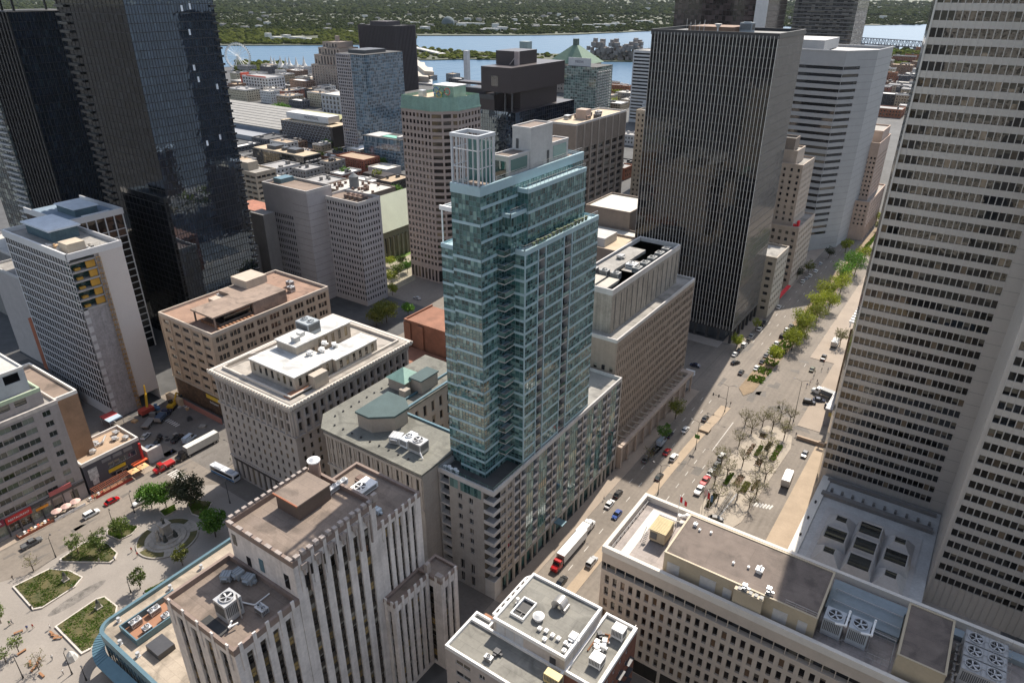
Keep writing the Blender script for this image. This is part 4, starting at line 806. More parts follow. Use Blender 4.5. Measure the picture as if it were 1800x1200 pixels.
# ---------------- hotel under construction and its rear wing
def hotel():
    x0, x1, y0, y1, z = -298, -250.2, 98.5, 117.0, 65.4; T = thing('hotel_tower', 'slab hotel under construction with white window grid and a bare concrete end, left side', 'hotel'); wf = M('grid_white', (.62, .61, .6), rough=.5, var=.06)
    b = MB(); items = []; fr = frame_of('F', x0, x1, y0, y1); n = 24; p = 47.2/n
    items += [('F', fr, *o, .5) for o in wall_open(b, fr, -1, z-2.6, [(.5+p*i+.17, .5+p*i+p-.17) for i in range(n)], [(4+3.3*i+.22, 4+3.3*i+3.08) for i in range(17)] + [(60.4, 62.6)], .14)]
    for k in 'BL': fx = frame_of(k, x0, x1, y0, y1); fq(b, fx, 0, fx[3], -1, z-2.6)
    fbox(b, fr, -.2, 48, z-2.6, z, -.3, .4); fR = frame_of('R', x0, x1, y0, y1); fbox(b, fR, -.3, 18.7, z-2.2, z, -.3, .4); b.box(x0, x0+.4, y0, y1, z-2.6, z); b.box(x0, x1, y1-.4, y1, z-2.6, z)
    b.box(x0+.5, x1-.5, y0+.5, y1-.5, z-2.4, z-1.8)
    b.build('wall', wf, T); put_windows(T, items, G('glass_hotel', (.008, .011, .02), (.05, .06, .09), .25, ior=1.6), None, (1, 1, 0), 100)
    cm = M('bare_concrete', (.33, .31, .31), var=.25, scale=.4, streak=.5)
    b = MB(); fbox(b, fR, 0, 8.6, -1, 44.5, 0, .5); 
    for i in range(12): fbox(b, fR, 0, 8.6, 3+3.5*i, 3.12+3.5*i, -.05, .02)
    b.build('end_wall', cm, T)
    for i in range(13): b = MB(); fbox(b, fR, .15, 1.7, 2+3.4*i, 4.2+3.4*i, -.1, .02); b.build('window_board', M('board_pale', (.5, .49, .49)), T)
    b = MB(); gg = MB()
    for i in range(6): fbox(b, fR, 0, 8.6, 44.5+3.4*i, 45+3.4*i, -.1, 3)
    gg.quad(P3(fR, 0, 44.5, 3), P3(fR, 8.6, 44.5, 3), P3(fR, 8.6, z-2, 3), P3(fR, 0, z-2, 3)); b.build('floor_slab', conc, T); gg.build('open_floor', gl_teal, T)
    b = MB(); 
    for i in range(5): fbox(b, fR, 5.4+.4*(i % 2), 8.4, 45.2+3.4*i, 47.6+3.4*i, .4, .9); fbox(b, fR, 1.6, 3.6, 45.02+3.4*i, 45.9+3.4*i, 1, 2)
    b.build('safety_screen', M('screen_orange', (.55, .3, .05)), T)
    b = MB()
    for i in range(31):
        zz = 2*i
        for u in (8.7, 10.0): b.bar(P3(fR, u, zz, -.9), P3(fR, u, zz+2, -.9), .12)
        b.bar(P3(fR, 8.7, zz+2, -.9), P3(fR, 10, zz+2, -.9), .1); b.bar(P3(fR, 8.7, zz, -.9), P3(fR, 10, zz+2, -.9), .08); fbox(b, fR, 8.65, 10.05, zz+1.9, zz+1.97, -.9, -.05)
    b.build('hoist_mast', M('mast_rust', (.38, .22, .07), rough=.6), T)
    b = MB(); fbox(b, fR, 8.6, 10.1, -1, z-2.2, .1, .6); b.build('end_wall', cm, T); fbx = MB(); fbox(fbx, fR, 10.1, 18.5, 5, z-2.2, -.25, .5); fbx.build('white_end_panel', M('panel_white', (.60, .55, .51), var=.06, scale=.1), T)
    roofs = MB(); roofs.box(x0+.5, x1-.5, y0+.5, y1-.5, z-1.796, z-1.6); roofs.build('roof', grey, T)
    b = MB(); b.box(-291, -272, 104, 113.5, z-1.6, z+2.4); b.build('plant_frame', M('plant_teal', (.09, .14, .16), var=.3), T); b = MB(); b.box(-292, -271, 103, 114.3, z+2.4, z+3.0); b.build('plant_roof', M('roof_bluewhite', (.6, .64, .68)), T)
    b = MB(); b.box(-261.5, -255.4, 101.5, 107.5, z-1.6, z+1.5); tag(b.build('lift_housing', M('housing_tan', (.5, .42, .32))), 'tan boxy lift housing on the roof of the unfinished hotel', 'lift housing')
    for i in range(7): b = MB(); xx, yy = -269+2.4*i, 99.9+R.random()*9; b.box(xx, xx+1.2+R.random(), yy, yy+.9+R.random(), z-1.6, z-.7); b.box(xx+.2, xx+.9, yy+.1, yy+.6, z-.696, z-.3); tag(b.build('material_pallet', [concw, M('timber_new', (.5, .33, .18)), grey][i % 3]), 'pallet of building material lying on the unfinished hotel roof', 'pallet', 'pallets on the hotel roof')
    rail(T, [(x1-.4, y0+.4, z), (x1-.4, y1-.4, z)], 1.1)
    # rear wing
    x0, x1, y0, y1, z = -330, -295.8, 119.5, 142.2, 63.6
    T2 = thing('hotel_wing', 'rear wing of the unfinished hotel with white vertical fins and dark glass', 'hotel wing'); b = MB(); b.box(x0, x1-.3, y0, y1, -1, z-2.4); b.build('wall', gl_black, T2)
    b = MB(); b.box(x0-.3, x1+.3, y0-.3, y0+.2, z-2.4, z); b.box(x1-.3, x1+.3, y0+.2, y1+.3, z-2.4, z); b.box(x0-.3, x1-.3, y1-.2, y1+.3, z-2.4, z); b.box(x0, x1-.3, y0+.2, y1-.2, z-2.3, z-1.8)
    fr = frame_of('R', x0, x1, y0, y1)
    for u in lv(.2, fr[3]-.2, 6): fbox(b, fr, u-.2, u+.2, -1, z-2.4, -.1, .35)
    for i in range(18): fbox(b, fr, 0, fr[3], 3*i+4, 3*i+4.25, -.05, .32)
    b.build('fin', wf, T2); roofs = MB(); roofs.box(x0+.2, x1-.4, y0+.4, y1-.4, z-1.79, z-1.6); roofs.build('roof', M('roof_blue', (.2, .26, .32)), T2)
    b = MB(); b.box(-318, -303, 127, 136, z-1.6, z+1.4); b.build('plant_room', M('plant_teal', (.09, .14, .16)), T2); b = MB(); b.box(-318.6, -302.4, 126.4, 136.6, z+1.4, z+1.8); b.build('plant_roof', M('roof_bluewhite', (.6, .64, .68)), T2)
    b = MB(); b.box(-301, -297, 128, 139, z-1.6, z-.9); b.build('planter', whitep, T2)
hotel()

# ---------------- grey office block at the left edge, brick one and the dark shop
L1 = bldg('ribbon_window_block', 'grey stone office block with ribbon windows and cafe fronts at the left edge', 'office building', -262, -213.3, 22, 69.9, 35.9, M('stone_dim', (.33, .3, .29), streak=.5), grey, stonew,
    Rt=([(1.2+3.05*i, 4.1+3.05*i) for i in range(13)] + [(43.2, 45.4)], [(1, 4.6)] + [(7.2+3.55*i, 9.0+3.55*i) for i in range(8)]), glass=G('glass_ribbon', (.03, .035, .03), (.2, .22, .18), .4), fmat=M('sash_grey', (.3, .3, .29)), style=(2, 1, .08), depth=.3, cap=100)
bldg('', '', '', -258, -216.2, 22, 67.6, 40.3, M('stone_dim', ()), grey, M('parapet_green', (.42, .5, .36)), Rt=([(3+4.4*i, 6.2+4.4*i) for i in range(9)], [(37.0, 38.9)]), z0=35, glass=MATS['glass_ribbon'], fmat=None, root=L1, part='setback_wall')
bldg('', '', '', -252, -219, 22, 66.2, 47.2, M('penthouse_grey', (.4, .42, .44)), M('roof_pale', (.5, .48, .44), var=.15), M('parapet_pale', (.6, .58, .55)), Rt=([(38.5, 42.6)], [(43.2, 46)]), z0=39, glass=gl_black, root=L1, part='penthouse_wall', ph=.5)
boxes('vent_housing', M('vent_brown', (.35, .24, .18)), L1, [(-238, -230, 52, 56, 46.7, 49.2)])
b = MB()
for i in range(14): b.box(-213.29, -213.05, 24.5+3.2*i, 24.8+3.2*i, -.5, 6)
b.box(-213.29, -212.9, 22, 69.9, 5.6, 6.6); b.build('shopfront', metal_d, L1)
for (ya, yb, za, zb, mt, tx) in ((47, 54, 4.6, 6.9, M('sign_red', (.5, .03, .03), rough=.5), 'RESTAURANT'), (55, 58.5, 4.2, 5.0, M('sign_orange', (.75, .3, .03), rough=.5), None), (59.5, 66, 6.7, 8.2, M('sign_pink', (.45, .12, .12), rough=.5), None), (43.5, 46.7, 5, 7.2, M('sign_maroon', (.22, .02, .05), rough=.5), 'BAR'), (33, 35, 3, 5.2, M('sign_orange', (.75, .3, .03)), None)):
    s = thing('shop_sign', {4.6: 'red shop sign over the cafe terrace with parasols', 4.2: 'orange awning sign right of the red sign', 6.7: 'dull pink sign board over the doorway by the dark shop', 5: 'maroon sign left of the red sign', 3: 'orange lit panel by the dark entrance at the far left'}[za], 'sign', (0, 0, 0)); boxes('panel', mt, s, [(-212.88, -212.6, ya, yb, za, zb)])
    if tx: lettering(tx, .95, whitep, s, (-212.55, (ya+yb)/2, (za+zb)/2), 'R')
bldg('brick_block', 'plain brown brick block squeezed behind the grey ribbon window block', 'building', -250, -219, 70.3, 77.8, 33.6, M('brick_tan', (.30, .19, .12), fine=6, var=.3), gravelb, M('coping_white', (.7, .68, .64)), Rt=([(.5, 1.3)], rows_(14, 32, 5, .3)), glass=gl_black, depth=.2)
o = bldg('dark_shop_building', 'low dark clad shop building with a tan roof and red blade sign beside the yard', 'shop', -226.5, -213.6, 70.6, 89.2, 11.6, M('slate_clad', (.075, .075, .09), var=.15), M('roof_tan', (.40, .29, .2), var=.2, fine=4), M('parapet_pale', ()), Rt=([(7.5+1.9*i, 9.2+1.9*i) for i in range(5)], [(1.2, 3.4), (5.8, 7.6)]), glass=gl_blue, fmat=whitep, style=(1, 1, .08), depth=.15)
boxes('facade_panel', M('clad_grey', (.2, .2, .21)), o, [(-213.59, -213.5, 76.5+3.6*i, 79.4+3.6*i, 8.6, 9.8) for i in range(3)])
boxes('painted_sign', M('mural_white', (.5, .5, .5), var=.5, scale=1.2), o, [(-213.59, -213.49, 71.8, 74.6, 4.6, 8.6), (-213.59, -213.49, 72.3, 74.2, 2.6, 4.55)])
boxes('sign_yellow', M('sign_ochre', (.55, .38, .02)), o, [(-213.59, -213.3, 77.6, 83.2, 4.1, 5.2)])
s = boxes('blade_sign', M('sign_red', ()), None, [(-213.3, -212.5, 88.4, 89.0, 2.6, 9.6)]); tag(s, 'tall red blade sign on the corner of the dark shop', 'sign')
s = boxes('awning', M('awning_red', (.6, .1, .03)), None, [(-213.3, -211.6, 84.6, 89.6, 3.1, 3.5)]); tag(s, 'orange red awning under the blade sign of the dark shop', 'awning')
s = boxes('yard_wall', concw, None, [(-226.5, -212.9, 90.4, 91.4, -1, 5.2), (-214, -212.9, 91.4, 95.5, -1, 5.2)]); tag(s, 'pale rendered wall between the dark shop and the yard', 'wall')
for i, (x, y) in enumerate(((-224.5, 74), (-222.2, 79.5), (-219.6, 84.5), (-222.8, 86.5), (-217.2, 86.8), (-218.4, 76.5))): ahu(x, y, 10.75, 1.6, 1.3, 1.2, 'small grey air unit with ducts on the tan roof of the dark shop', metal_l, .5*i, 'air units on the dark shop roof')
pipe([(-225, 76, 11.4), (-220.5, 77, 11.4), (-220.5, 81, 11.4), (-223.5, 83.5, 11.4)], .3, 'shiny bent duct on the tan roof of the dark shop', alu)
bldg('red_brick_block', 'red brick and concrete block left of the unfinished hotel', 'building', -340, -312.5, 104, 124, 41, M('panel_pinkgrey', (.42, .38, .36)), grey, concw, Rt=None, F=None)
b = MB(); b.box(-312.5, -309, 102, 126, -1, 24); 
o = b.build('brick_annexe', M('brick_orange', (.38, .12, .06), fine=5, var=.2)); tag(o, 'orange red brick annexe with ribbon windows left of the unfinished hotel', 'building')
for i in range(5): boxes('window_band', gl_blue, o, [(-308.99, -308.9, 103.5, 124, 4+4*i, 5.8+4*i)])
tag(boxes('shed_roof_building', tar, None, [(-310, -270, 76, 96.5, -1, 8.5), (-300, -285, 80, 90, 8.5, 10)]), 'low dark roofed building in shade between the office block and the hotel', 'building')
bldg('pale_roof_block', 'low pale roofed block at the left edge above the red brick one', 'building', -395, -345, 118, 150, 38, concd, M('roof_pale', ()), concw, Rt=(grid(32, 9, .5), rows_(4, 36, 8, .4)), glass=gl_dark, cap=40)

# ---------------- black glass towers on the left
def dark_tower(name, label, x0, x1, y0, y1, z, gm, nF, nR, fl, fin=0, balc=False, mm=black, spf=.3, cat='apartment tower', z0=0):
    T = thing(name, label, cat); gb, fb, gF = MB(), MB(), MB(); n = int((z-z0)/fl); zs = sorted(set(q for i in range(n) for q in (z0+fl*i, z0+fl*i+fl*spf))) + [z]
    for k, nn in (('F', nF), ('R', nR)):
        fr = frame_of(k, x0, x1, y0, y1); curtain(gb if k == 'R' or gm is not gl_navy else gF, None, fr, z0, z, nn, zs, tilt=.0035)
        for u in lv(0, fr[3], nn): fbox(fb, fr, max(0, u-.06), min(fr[3], u+.06), z0, z, -(.1+fin), .03)
        for i in range(n): fbox(fb, fr, 0, fr[3], z0+fl*i-.08, z0+fl*i+.14, -.08, .025)
    b = MB(); b.box(x0+.3, x1-.3, y0+.3, y1-.3, -1, z-.5); b.build('core', black, T); gb.build('glazing', gm, T); fb.build('mullion', mm, T)
    if gF.v: gF.build('glazing', gl_black, T)  # front panes take darker glass, their dimmer reflections put into the colour
    b = MB(); b.box(x0-.15, x1+.15, y0-.15, y1+.15, z-.4, z); b.build('roof', tar, T); return T
T = dark_tower('black_glass_tower', 'tallest black glass tower at the upper left with sky reflecting in its right side', -325, -276, 151.5, 188, 178, gl_navy, 16, 30, 3.1)
boxes('balcony', M('balcony_black', (.02, .02, .022), rough=.35), T, [(-326.2, -318.5, 150.3, 151.4, 8+3.1*i, 8.9+3.1*i) for i in range(50)]); boxes('balcony', M('balcony_black', ()), T, [(-275.97, -275.2, 186, 188.4, 8+3.1*i, 8.8+3.1*i) for i in range(50)])
for (u, z) in ((22, 137), (25.5, 137.6), (23.5, 128.5), (22.5, 115.5), (23.5, 111), (31.3, 107.5), (22.0, 86), (28.5, 87.5)):
    boxes('open_blind', M('blind_white', (.75, .8, .85), rough=.4), T, [(-275.99+.03, -275.9, 151.5+u, 151.5+u+.9, z, z+2.1)])
T = dark_tower('ribbed_black_tower', 'ribbed black glass tower with an open rooftop frame at the far left', -388, -355.6, 145, 176, 136.1, gl_navy, 10, 20, 3.3, .35)
b = MB()
for x in (-372, -361):
    for y in (150, 168): b.bar((x, y, 136), (x, y, 145), .8)
b.box(-373, -360, 149, 169, 141.5, 145); b.build('roof_frame', black, T)
T = dark_tower('mirror_glass_block', 'lower mirrored apartment block with balconies at the left edge under the black towers', -470, -431.6, 160, 184, 102.3, G('glass_mirror', (.03, .05, .055), (.35, .36, .3), .3, ior=2.2, wave=1.), 12, 10, 3.1)
boxes('balcony', concw, T, [(-445, -432, 158.6, 159.9, 3.1*i+2, 3.1*i+2.7) for i in range(31)]); boxes('roof_screen', M('screen_brown', (.1, .07, .06)), T, [(-468, -434, 163, 182, 102.3, 107)])
T = bldg('pale_curved_tower', 'pale concrete tower with a wavy top between the black towers', 'office building', -482, -449, 207.3, 214, 59, concw, grey, concw, F=(grid(33, 8, .45, pair=.2), rows_(4, 50, 15, .5)), Rt=(grid(6.7, 2, .5), rows_(4, 50, 15, .5)), glass=gl_dark, cap=40)
b = MB()
for i in range(10): b.box(-482.2+3.3*i, -478.9+3.3*i, 207, 214.3, 58.4, 60.5+2.4*abs(math.sin(i*.7)))
b.build('wavy_crown', concw, T)
# ---------------- pale precast pair and neighbours
pre = M('precast', (.40, .38, .38), var=.1, streak=.25)
o = bldg('blank_precast_tower', 'taller pale precast office tower with blank panels and small slot windows', 'office tower', -303.5, -270.5, 217, 232.8, 58.2, pre, gravelb, concw, F=([(1+1.45*i, 1.8+1.45*i) for i in range(14)], rows_(1, 44.5, 13, .55)), glass=gl_black, depth=.08, cap=100, ph=1.2)
boxes('floor_joint', concd, o, [(-270.49, -270.44, 217, 228.1, 3.4+3.35*i, 3.55+3.35*i) for i in range(15)] + [(-281.5, -270.5, 216.92, 216.99, 3.4+3.35*i, 3.55+3.35*i) for i in range(15)])
boxes('roof_plant', tealm, o, [(-302, -296, 223, 231, 57, 59.2)])
o = bldg('slot_window_tower', 'lower pale precast office tower covered in slot windows', 'office tower', -272.4+.2, -247.8, 228.2, 243.2, 53.7, pre, gravelb, concw, F=([(1.0+1.88*i, 1.95+1.88*i) for i in range(13)], rows_(2, 52.5, 16, .52)), Rt=([(.9+1.68*i, 1.75+1.68*i) for i in range(8)], rows_(2, 52.5, 16, .52)), glass=gl_black, depth=.14, cap=100, ph=1.2)
for i in range(4): hvac(-262+3.2*i, 236, 52.5, 2.4, 4.5, 1.8, 'brown rooftop unit on the slot window tower', M('unit_brown', (.2, .13, .1)), 1, 'brown units on the slot window tower')
b = MB(); X, Y = (-250.5, -226.5), (258.5, 279); zz = 20
o = thing('stone_church', 'stone church with a pale green steep roof behind the slot window tower', 'church'); b.box(-303, -287.5, 280.5, 312, -1, 17.5); b.build('wall', M('church_stone', (.22, .2, .14), streak=.5), o)
b = MB(); b.quad((-285.6, 279.6, 17.5), (-285.6, 313, 17.5), (-294, 313, 36.5), (-294, 279.6, 36.5)); b.quad((-304, 313, 17.5), (-304, 279.6, 17.5), (-294, 279.6, 36.5), (-294, 313, 36.5)); b.tri((-285.6, 279.6, 17.5), (-294, 279.6, 36.5), (-304, 279.6, 17.5)); b.tri((-285.6, 313, 17.5), (-304, 313, 17.5), (-294, 313, 36.5)); b.build('roof', M('roof_verdigris', (.60, .62, .48), var=.08, scale=.1), o)
for i in range(8): boxes('window', gl_black, o, [(-287.52, -287.4, 283+3.6*i, 284.2+3.6*i, 4, 13)]); boxes('buttress', M('church_stone', ()), o, [(-287.5, -286.2, 281+3.9*i, 282+3.9*i, -1, 13)])
b = MB(); b.frus(-271, 290, 0, 40, 3, 2.4, 4); b.frus(-271, 290, 40, 64, 2.8, .1, 4); tag(b.build('copper_spire', copper), 'slim green copper spire between the church and the crowned tower', 'spire')
# ---------------- tower with green crown
def crown_tower():
    x0, x1, y0, y1, z = -258.2, -228, 273.2, 300, 91.5; st = M('taupe_precast', (.36, .30, .27), var=.1)
    T = thing('green_crown_tower', 'taupe office tower with angled corners and a verdigris crown left of the glass tower', 'office tower'); b = MB(); items = []
    pts = [(x0, y0), (x0+19.5, y0), (x0+24.5, y0+3), (x0+27.5, y0+7), (x0+30.2, y0+8.5), (x0+30.2, y1), (x0, y1)]
    rows = rows_(9, 90, 24, .56)
    for i in range(len(pts)):
        p, q = Vector(pts[i]), Vector(pts[(i+1) % len(pts)]); d = q - p; W = d.length; u = d / W; fr = ((p.x, p.y), (u.x, u.y), (-u.y, u.x), W)
        if i < 5:
            n = max(2, round(W / 2.55)); k = ('A', i); RZ[k] = math.atan2(u.y, u.x)
            cs = grid(W, n, .6) if i in (0, 4) else [(.5, W-.5)]
            items += [(k, fr, *o, .4) for o in wall_open(b, fr, -1, 91, cs, [(.5, 7)] + rows, .4)]
        else: fq(b, fr, 0, W, -1, 91)
    b.poly([(p[0], p[1], 91) for p in pts]); b.build('wall', st, T); put_windows(T, items, G('glass_taupe', (.012, .010, .010), (.16, .12, .08), .12), None, (1, 1, 0), 100)
    cx, cy = sum(p[0] for p in pts)/7, sum(p[1] for p in pts)/7; sh = lambda k: [(cx+(p[0]-cx)*k, cy+(p[1]-cy)*k) for p in pts]
    b = MB(); A, B_ = sh(1.0), sh(.97); zt = 97.2
    for i in range(7): j = (i+1) % 7; b.quad((*A[i], 91.0), (*A[j], 91.0), (*B_[j], zt), (*B_[i], zt)); b.quad((*B_[j], zt-1.4), (*B_[i], zt-1.4), (*B_[i], zt), (*B_[j], zt))
    b.prism(sh(1.02), 90.7, 91.4); b.build('crown', copper, T); b = MB(); b.poly([(p[0], p[1], zt-1.4) for p in B_]); b.build('roof', M('roof_sand', (.5, .4, .28), fine=4), T)
    boxes('plant_room', copper, T, [(-247, -234, 286, 296, 95.8, 101.2)]); boxes('plant_roof', whitep, T, [(-247.3, -233.7, 285.7, 296.3, 101.2, 101.6)]); boxes('vent_box', metal_l, T, [(-252, -249, 280, 283, 95.8, 99)])
    rg = []
    for i, (dx, dz, c) in enumerate(((0, 0, (.02, .08, .3)), (3.6, 0, (.02, .02, .02)), (7.2, 0, (.35, .03, .03)), (1.8, -1.7, (.5, .36, .03)), (5.4, -1.7, (.03, .22, .08)))):
        b = MB(); 
        for k in range(18): a, c2 = 2*math.pi*k/18, 2*math.pi*(k+1)/18; b.tube((-241.5+dx+1.6*math.cos(a), 281.5, 99.4+dz+1.6*math.sin(a)), (-241.5+dx+1.6*math.cos(c2), 281.5, 99.4+dz+1.6*math.sin(c2)), .22, 5)
        b.build('ring_emblem', paint('ring%d' % i, c), T)
crown_tower()
# ---------------- long block with punched windows, lower right
def long_block():
    x0, x1, y0, y1, z = -51.7, 44., 110.6, 133.0, 34.; st = M('travertine', (.50, .425, .35), var=.1, streak=.35)
    T = thing('long_office_block', 'long beige office block with small punched windows and a roof full of plant, lower right', 'office building'); b = MB(); items = []
    fr = frame_of('F', x0, x1, y0, y1); n = 48; p = (fr[3]-1.4)/n
    items += [('F', fr, *o, .5) for o in wall_open(b, fr, -1, 27.3, [(1.1+p*i, 1.1+p*i+1.02) for i in range(n)], [(5.4+3.62*i, 5.4+3.62*i+2.5) for i in range(6)], .5)]
    fq(b, fr, 0, fr[3], 29.5, z-.3); fR = frame_of('L', x0, x1, y0, y1)
    for k in 'BLR':
        fx = frame_of(k, x0, x1, y0, y1); fq(b, fx, 0, fx[3], -1, z-.3)
    b.quad((x0, y0, 27.3), (x1, y0, 27.3), (x1, y0+1.2, 27.3), (x0, y0+1.2, 27.3))
    b.build('wall', st, T); put_windows(T, items, G('glass_bronze', (.012, .008, .006), (.16, .10, .06), .16), None, (1, 1, 0), 100)
    g2 = MB(); curtain(g2, None, ((x0, y0+1.2), (1, 0), (0, 1), fr[3]), 27.3, 29.5, 60, [27.3, 29.5]); g2.build('attic_glazing', gl_dark, T)
    b = MB(); g3 = MB()
    for i in range(12): fbox(b, fr, .6+7.8*i, 1.2+7.8*i, 0, 4.6, -.05, .5); g3.quad(P3(fr, 1.3+7.8*i, .2, -.03), P3(fr, 8.3+7.8*i, .2, -.03), P3(fr, 8.3+7.8*i, 4.4, -.03), P3(fr, 1.3+7.8*i, 4.4, -.03))
    for i in range(40): b.box(x0+1+2.35*i, x0+1.16+2.35*i, y0+.3, y0+.5, 27.3, 29.5)
    b.build('pier', st, T); g3.build('shop_glazing', gl_warm, T)
    rz = 32.4; roof = MB(); roof.box(x0+.3, x1, y0+.3, y1-.3, rz-.4, rz); roof.build('roof', M('roof_pinkgrey', (.38, .33, .30), fine=3, var=.2, seam=3.), T)
    b = MB(); b.box(x0-.15, x1, y0-.15, y0+.75, z-1.7, z); b.box(x0-.15, x0+.75, y0+.75, y1-.75, z-1.7, z-.003); b.box(x0-.15, x1, y1-.75, y1+.15, z-1.7, z); b.build('parapet', M('coping_pale', (.66, .61, .54), var=.08), T)
    boxes('inner_rail', metal_d, T, [(x0+1.3, x0+1.5, y0+1.2, y1-1, rz+.6, rz+.8), (x0+1.3, x0+1.5, y0+1.2, y0+1.5, rz, rz+.7)] + [(x0+1.32, x0+1.46, y0+2+2*i, y0+2.15+2*i, rz, rz+.6) for i in range(10)])
    boxes('roof_path', M('path_white', (.62, .6, .55), var=.1), T, [(x0+3.4, x0+5.4, y0+1.4, y1-2.6, rz+.004, rz+.08), (x0+5.404, -39, y1-3.6, y1-2.6, rz+.004, rz+.078)])
    # plant rooms
    def room(xa, xb, ya, yb, zt, nm):
        b = MB(); b.box(xa, xb, ya, yb, rz, zt-.25); o = b.build(nm, beigem, T); b = MB(); b.box(xa+.3, xb-.3, ya+.3, yb-.3, zt-.246, zt-.18); b.build('roof', M('roof_umber', (.19, .15, .125), fine=6, var=.3, bump=.2, seam=5.), o)
        b = MB(); b.box(xa-.1, xb+.1, ya-.1, ya+.3, zt-.25, zt); b.box(xa-.1, xb+.1, yb-.3, yb+.1, zt-.25, zt); b.box(xa-.1, xa+.3, ya+.3, yb-.3, zt-.25, zt-.002); b.box(xb-.3, xb+.1, ya+.3, yb-.3, zt-.25, zt-.002); b.build('parapet', beigem, o); return o
    r1 = room(-38.3, -6.8, 113, 127.6, 37.7, 'plant_room')
    boxes('service_door', M('door_grey', (.55, .53, .5)), r1, [(-37.4, -34.6, 112.93, 112.99, 32.6, 35.4), (-30, -26.6, 112.93, 112.99, 32.6, 35.6), (-25, -23.2, 112.93, 112.99, 32.6, 35.2), (-14.8, -12, 112.93, 112.99, 32.6, 35.6), (-10, -8.2, 112.93, 112.99, 32.6, 35.4)])
    boxes('duct_bay', beigem, r1, [(-22.6, -16.8, 111.6, 112.92, 32.5, 37.4)]); boxes('louvre', louver, r1, [(-22+1.1*i, -21.3+1.1*i, 111.8, 112.7, 37.404, 37.6) for i in range(5)])
    r2 = room(7.2, 15.0, 113, 127.6, 37.7, 'plant_room')
    rail(r1, [(-13, 113.2, 37.7), (-7, 113.2, 37.7)], 1.1)
    t = boxes('boiler_house', beigem, None, [(-44.6, -40.9, 119.6, 124.8, rz+.6, 36.0)]); tag(t, 'cream corrugated boiler house on legs on the near corner of the long block roof', 'boiler house')
    boxes('corrugation', M('cream_metal', (.66, .55, .33)), t, [(-44.8, -40.7, 119.4+.42*i, 119.66+.42*i, 36.004, 36.16) for i in range(13)]); boxes('leg', metal_d, t, [(-44.4, -44.2, 119.8, 120, rz, rz+.6), (-41.3, -41.1, 119.8, 120, rz, rz+.6), (-44.4, -44.2, 124.4, 124.6, rz, rz+.6), (-41.3, -41.1, 124.4, 124.6, rz, rz+.6)]); boxes('hatch', louver, t, [(-44.4, -42.8, 119.52, 119.59, 33.6, 35.4)])
    b = MB()
    for i in range(9): b.box(-45.6, -44.8, 117.2+.32*i, 117.4+.32*i, rz+.25*i, rz+.25*i+.08)
    b.bar((-45.6, 117, rz+1), (-45.6, 120, rz+3.3), .08); tag(b.build('roof_stair', metal_d), 'short dark metal stair beside the cream boiler house', 'stair')
    pipe([(-41.5, 129.6, rz+.5), (-41.5, 129.6, rz+1.6), (-40, 130.8, rz+1.6), (-37.5, 130.2, rz+1.6), (-36.5, 129.4, rz+1.5)], .42, 'fat white curved duct behind the cream boiler house', whitep)
    b = MB(); b.tube((-41.2, 127.3, rz), (-41.2, 127.3, rz+9.5), .09, 6); o = b.build('flagpole', whitep); tag(o, 'white flagpole with a red flag on the long block roof', 'flagpole'); b = MB()
    for i in range(6): b.quad((-41.2+.3*i, 127.3+.12*math.sin(i), rz+7.7-.1*i), (-41.2+.3*(i+1), 127.3+.12*math.sin(i+1), rz+7.6-.1*i), (-41.2+.3*(i+1), 127.3+.12*math.sin(i+1), rz+9.2-.15*i), (-41.2+.3*i, 127.3+.12*math.sin(i), rz+9.3-.15*i), 1 if i in (0, 1, 4, 5) else 0)
    b.build('flag', [whitep, M('flag_red', (.6, .02, .03), rough=.8)], o)
    for i, (x, y, s) in enumerate(((-36, 124.6, .9), (-34.6, 123.6, .5), (-32.2, 124.2, .5), (-19.8, 118.8, 1.5), (-25, 118, .5), (-22, 118.6, .5))): boxvent(x, y, 37.52, s, s*.6+.3, ['white box vent near the far left of the brown plant room roof', 'small white stub vent next to the box vent on the brown plant room roof', 'small white stub vent in the middle back of the brown plant room roof', 'largest white skylight box on the brown plant room roof', 'thin white vent in front of the skylight box, left one', 'thin white vent in front of the skylight box, right one'][i], 'vents on the brown plant room roof')
    ahu(-20.8, 112.3, 37.6, .9, .8, 1.4, 'grey exhaust head at the left end of the beige duct bay', metal_l); ahu(-16.5, 114, 37.52, .9, .9, 1.7, 'grey exhaust head at the right end of the beige duct bay', metal_l)
    # sunken plant deck in shade
    boxes('plant_deck', M('deck_teal', (.24, .28, .30)), T, [(-6.6, 7.0, 121, 128.5, rz+.004, rz+1.6)])
    boxes('parapet_step', M('deck_teal', ()), T, [(-6.6, 40, 128.504, 130.5, rz+.004, rz+1.2)])
    for i, (x, y) in enumerate(((-4.2, 116.8), (.3, 117.2))):
        hvac(x, y, rz, 3.6, 3.6, 4.4, ['grey cooling tower with big fan in the shaded plant deck, left one', 'grey cooling tower with big fan in the shaded plant deck, right one'][i], M('cool_blue', (.42, .45, .48), rough=.5), 1)
        pipe([(x+2.2, y+2.2, rz+5), (x+2.2, y+2.2, rz+4.6), (x+2.2, y-1.6, rz+4.5), (x+.4, y-2, rz+4.3)], .2, ['pale pipe loop round the left shaded cooling tower', 'pale pipe loop round the right shaded cooling tower'][i], whitep)
        rail(T, [(x-2.2, y-2.4, rz), (x+2.2, y-2.4, rz), (x+2.2, y+2.4, rz)], 1.2)
    for i in range(3): pipe([(-5.8, 119.9-.01+i*3.4, rz+1.9+.2*(i>0)), (6.8, 119.6+i*3.4, rz+1.9+.2*(i>0))], .13, ['pale pipe crossing the plant deck, nearest run', 'pale pipe crossing the plant deck, middle run', 'pale pipe crossing the plant deck, far run'][i], alu)
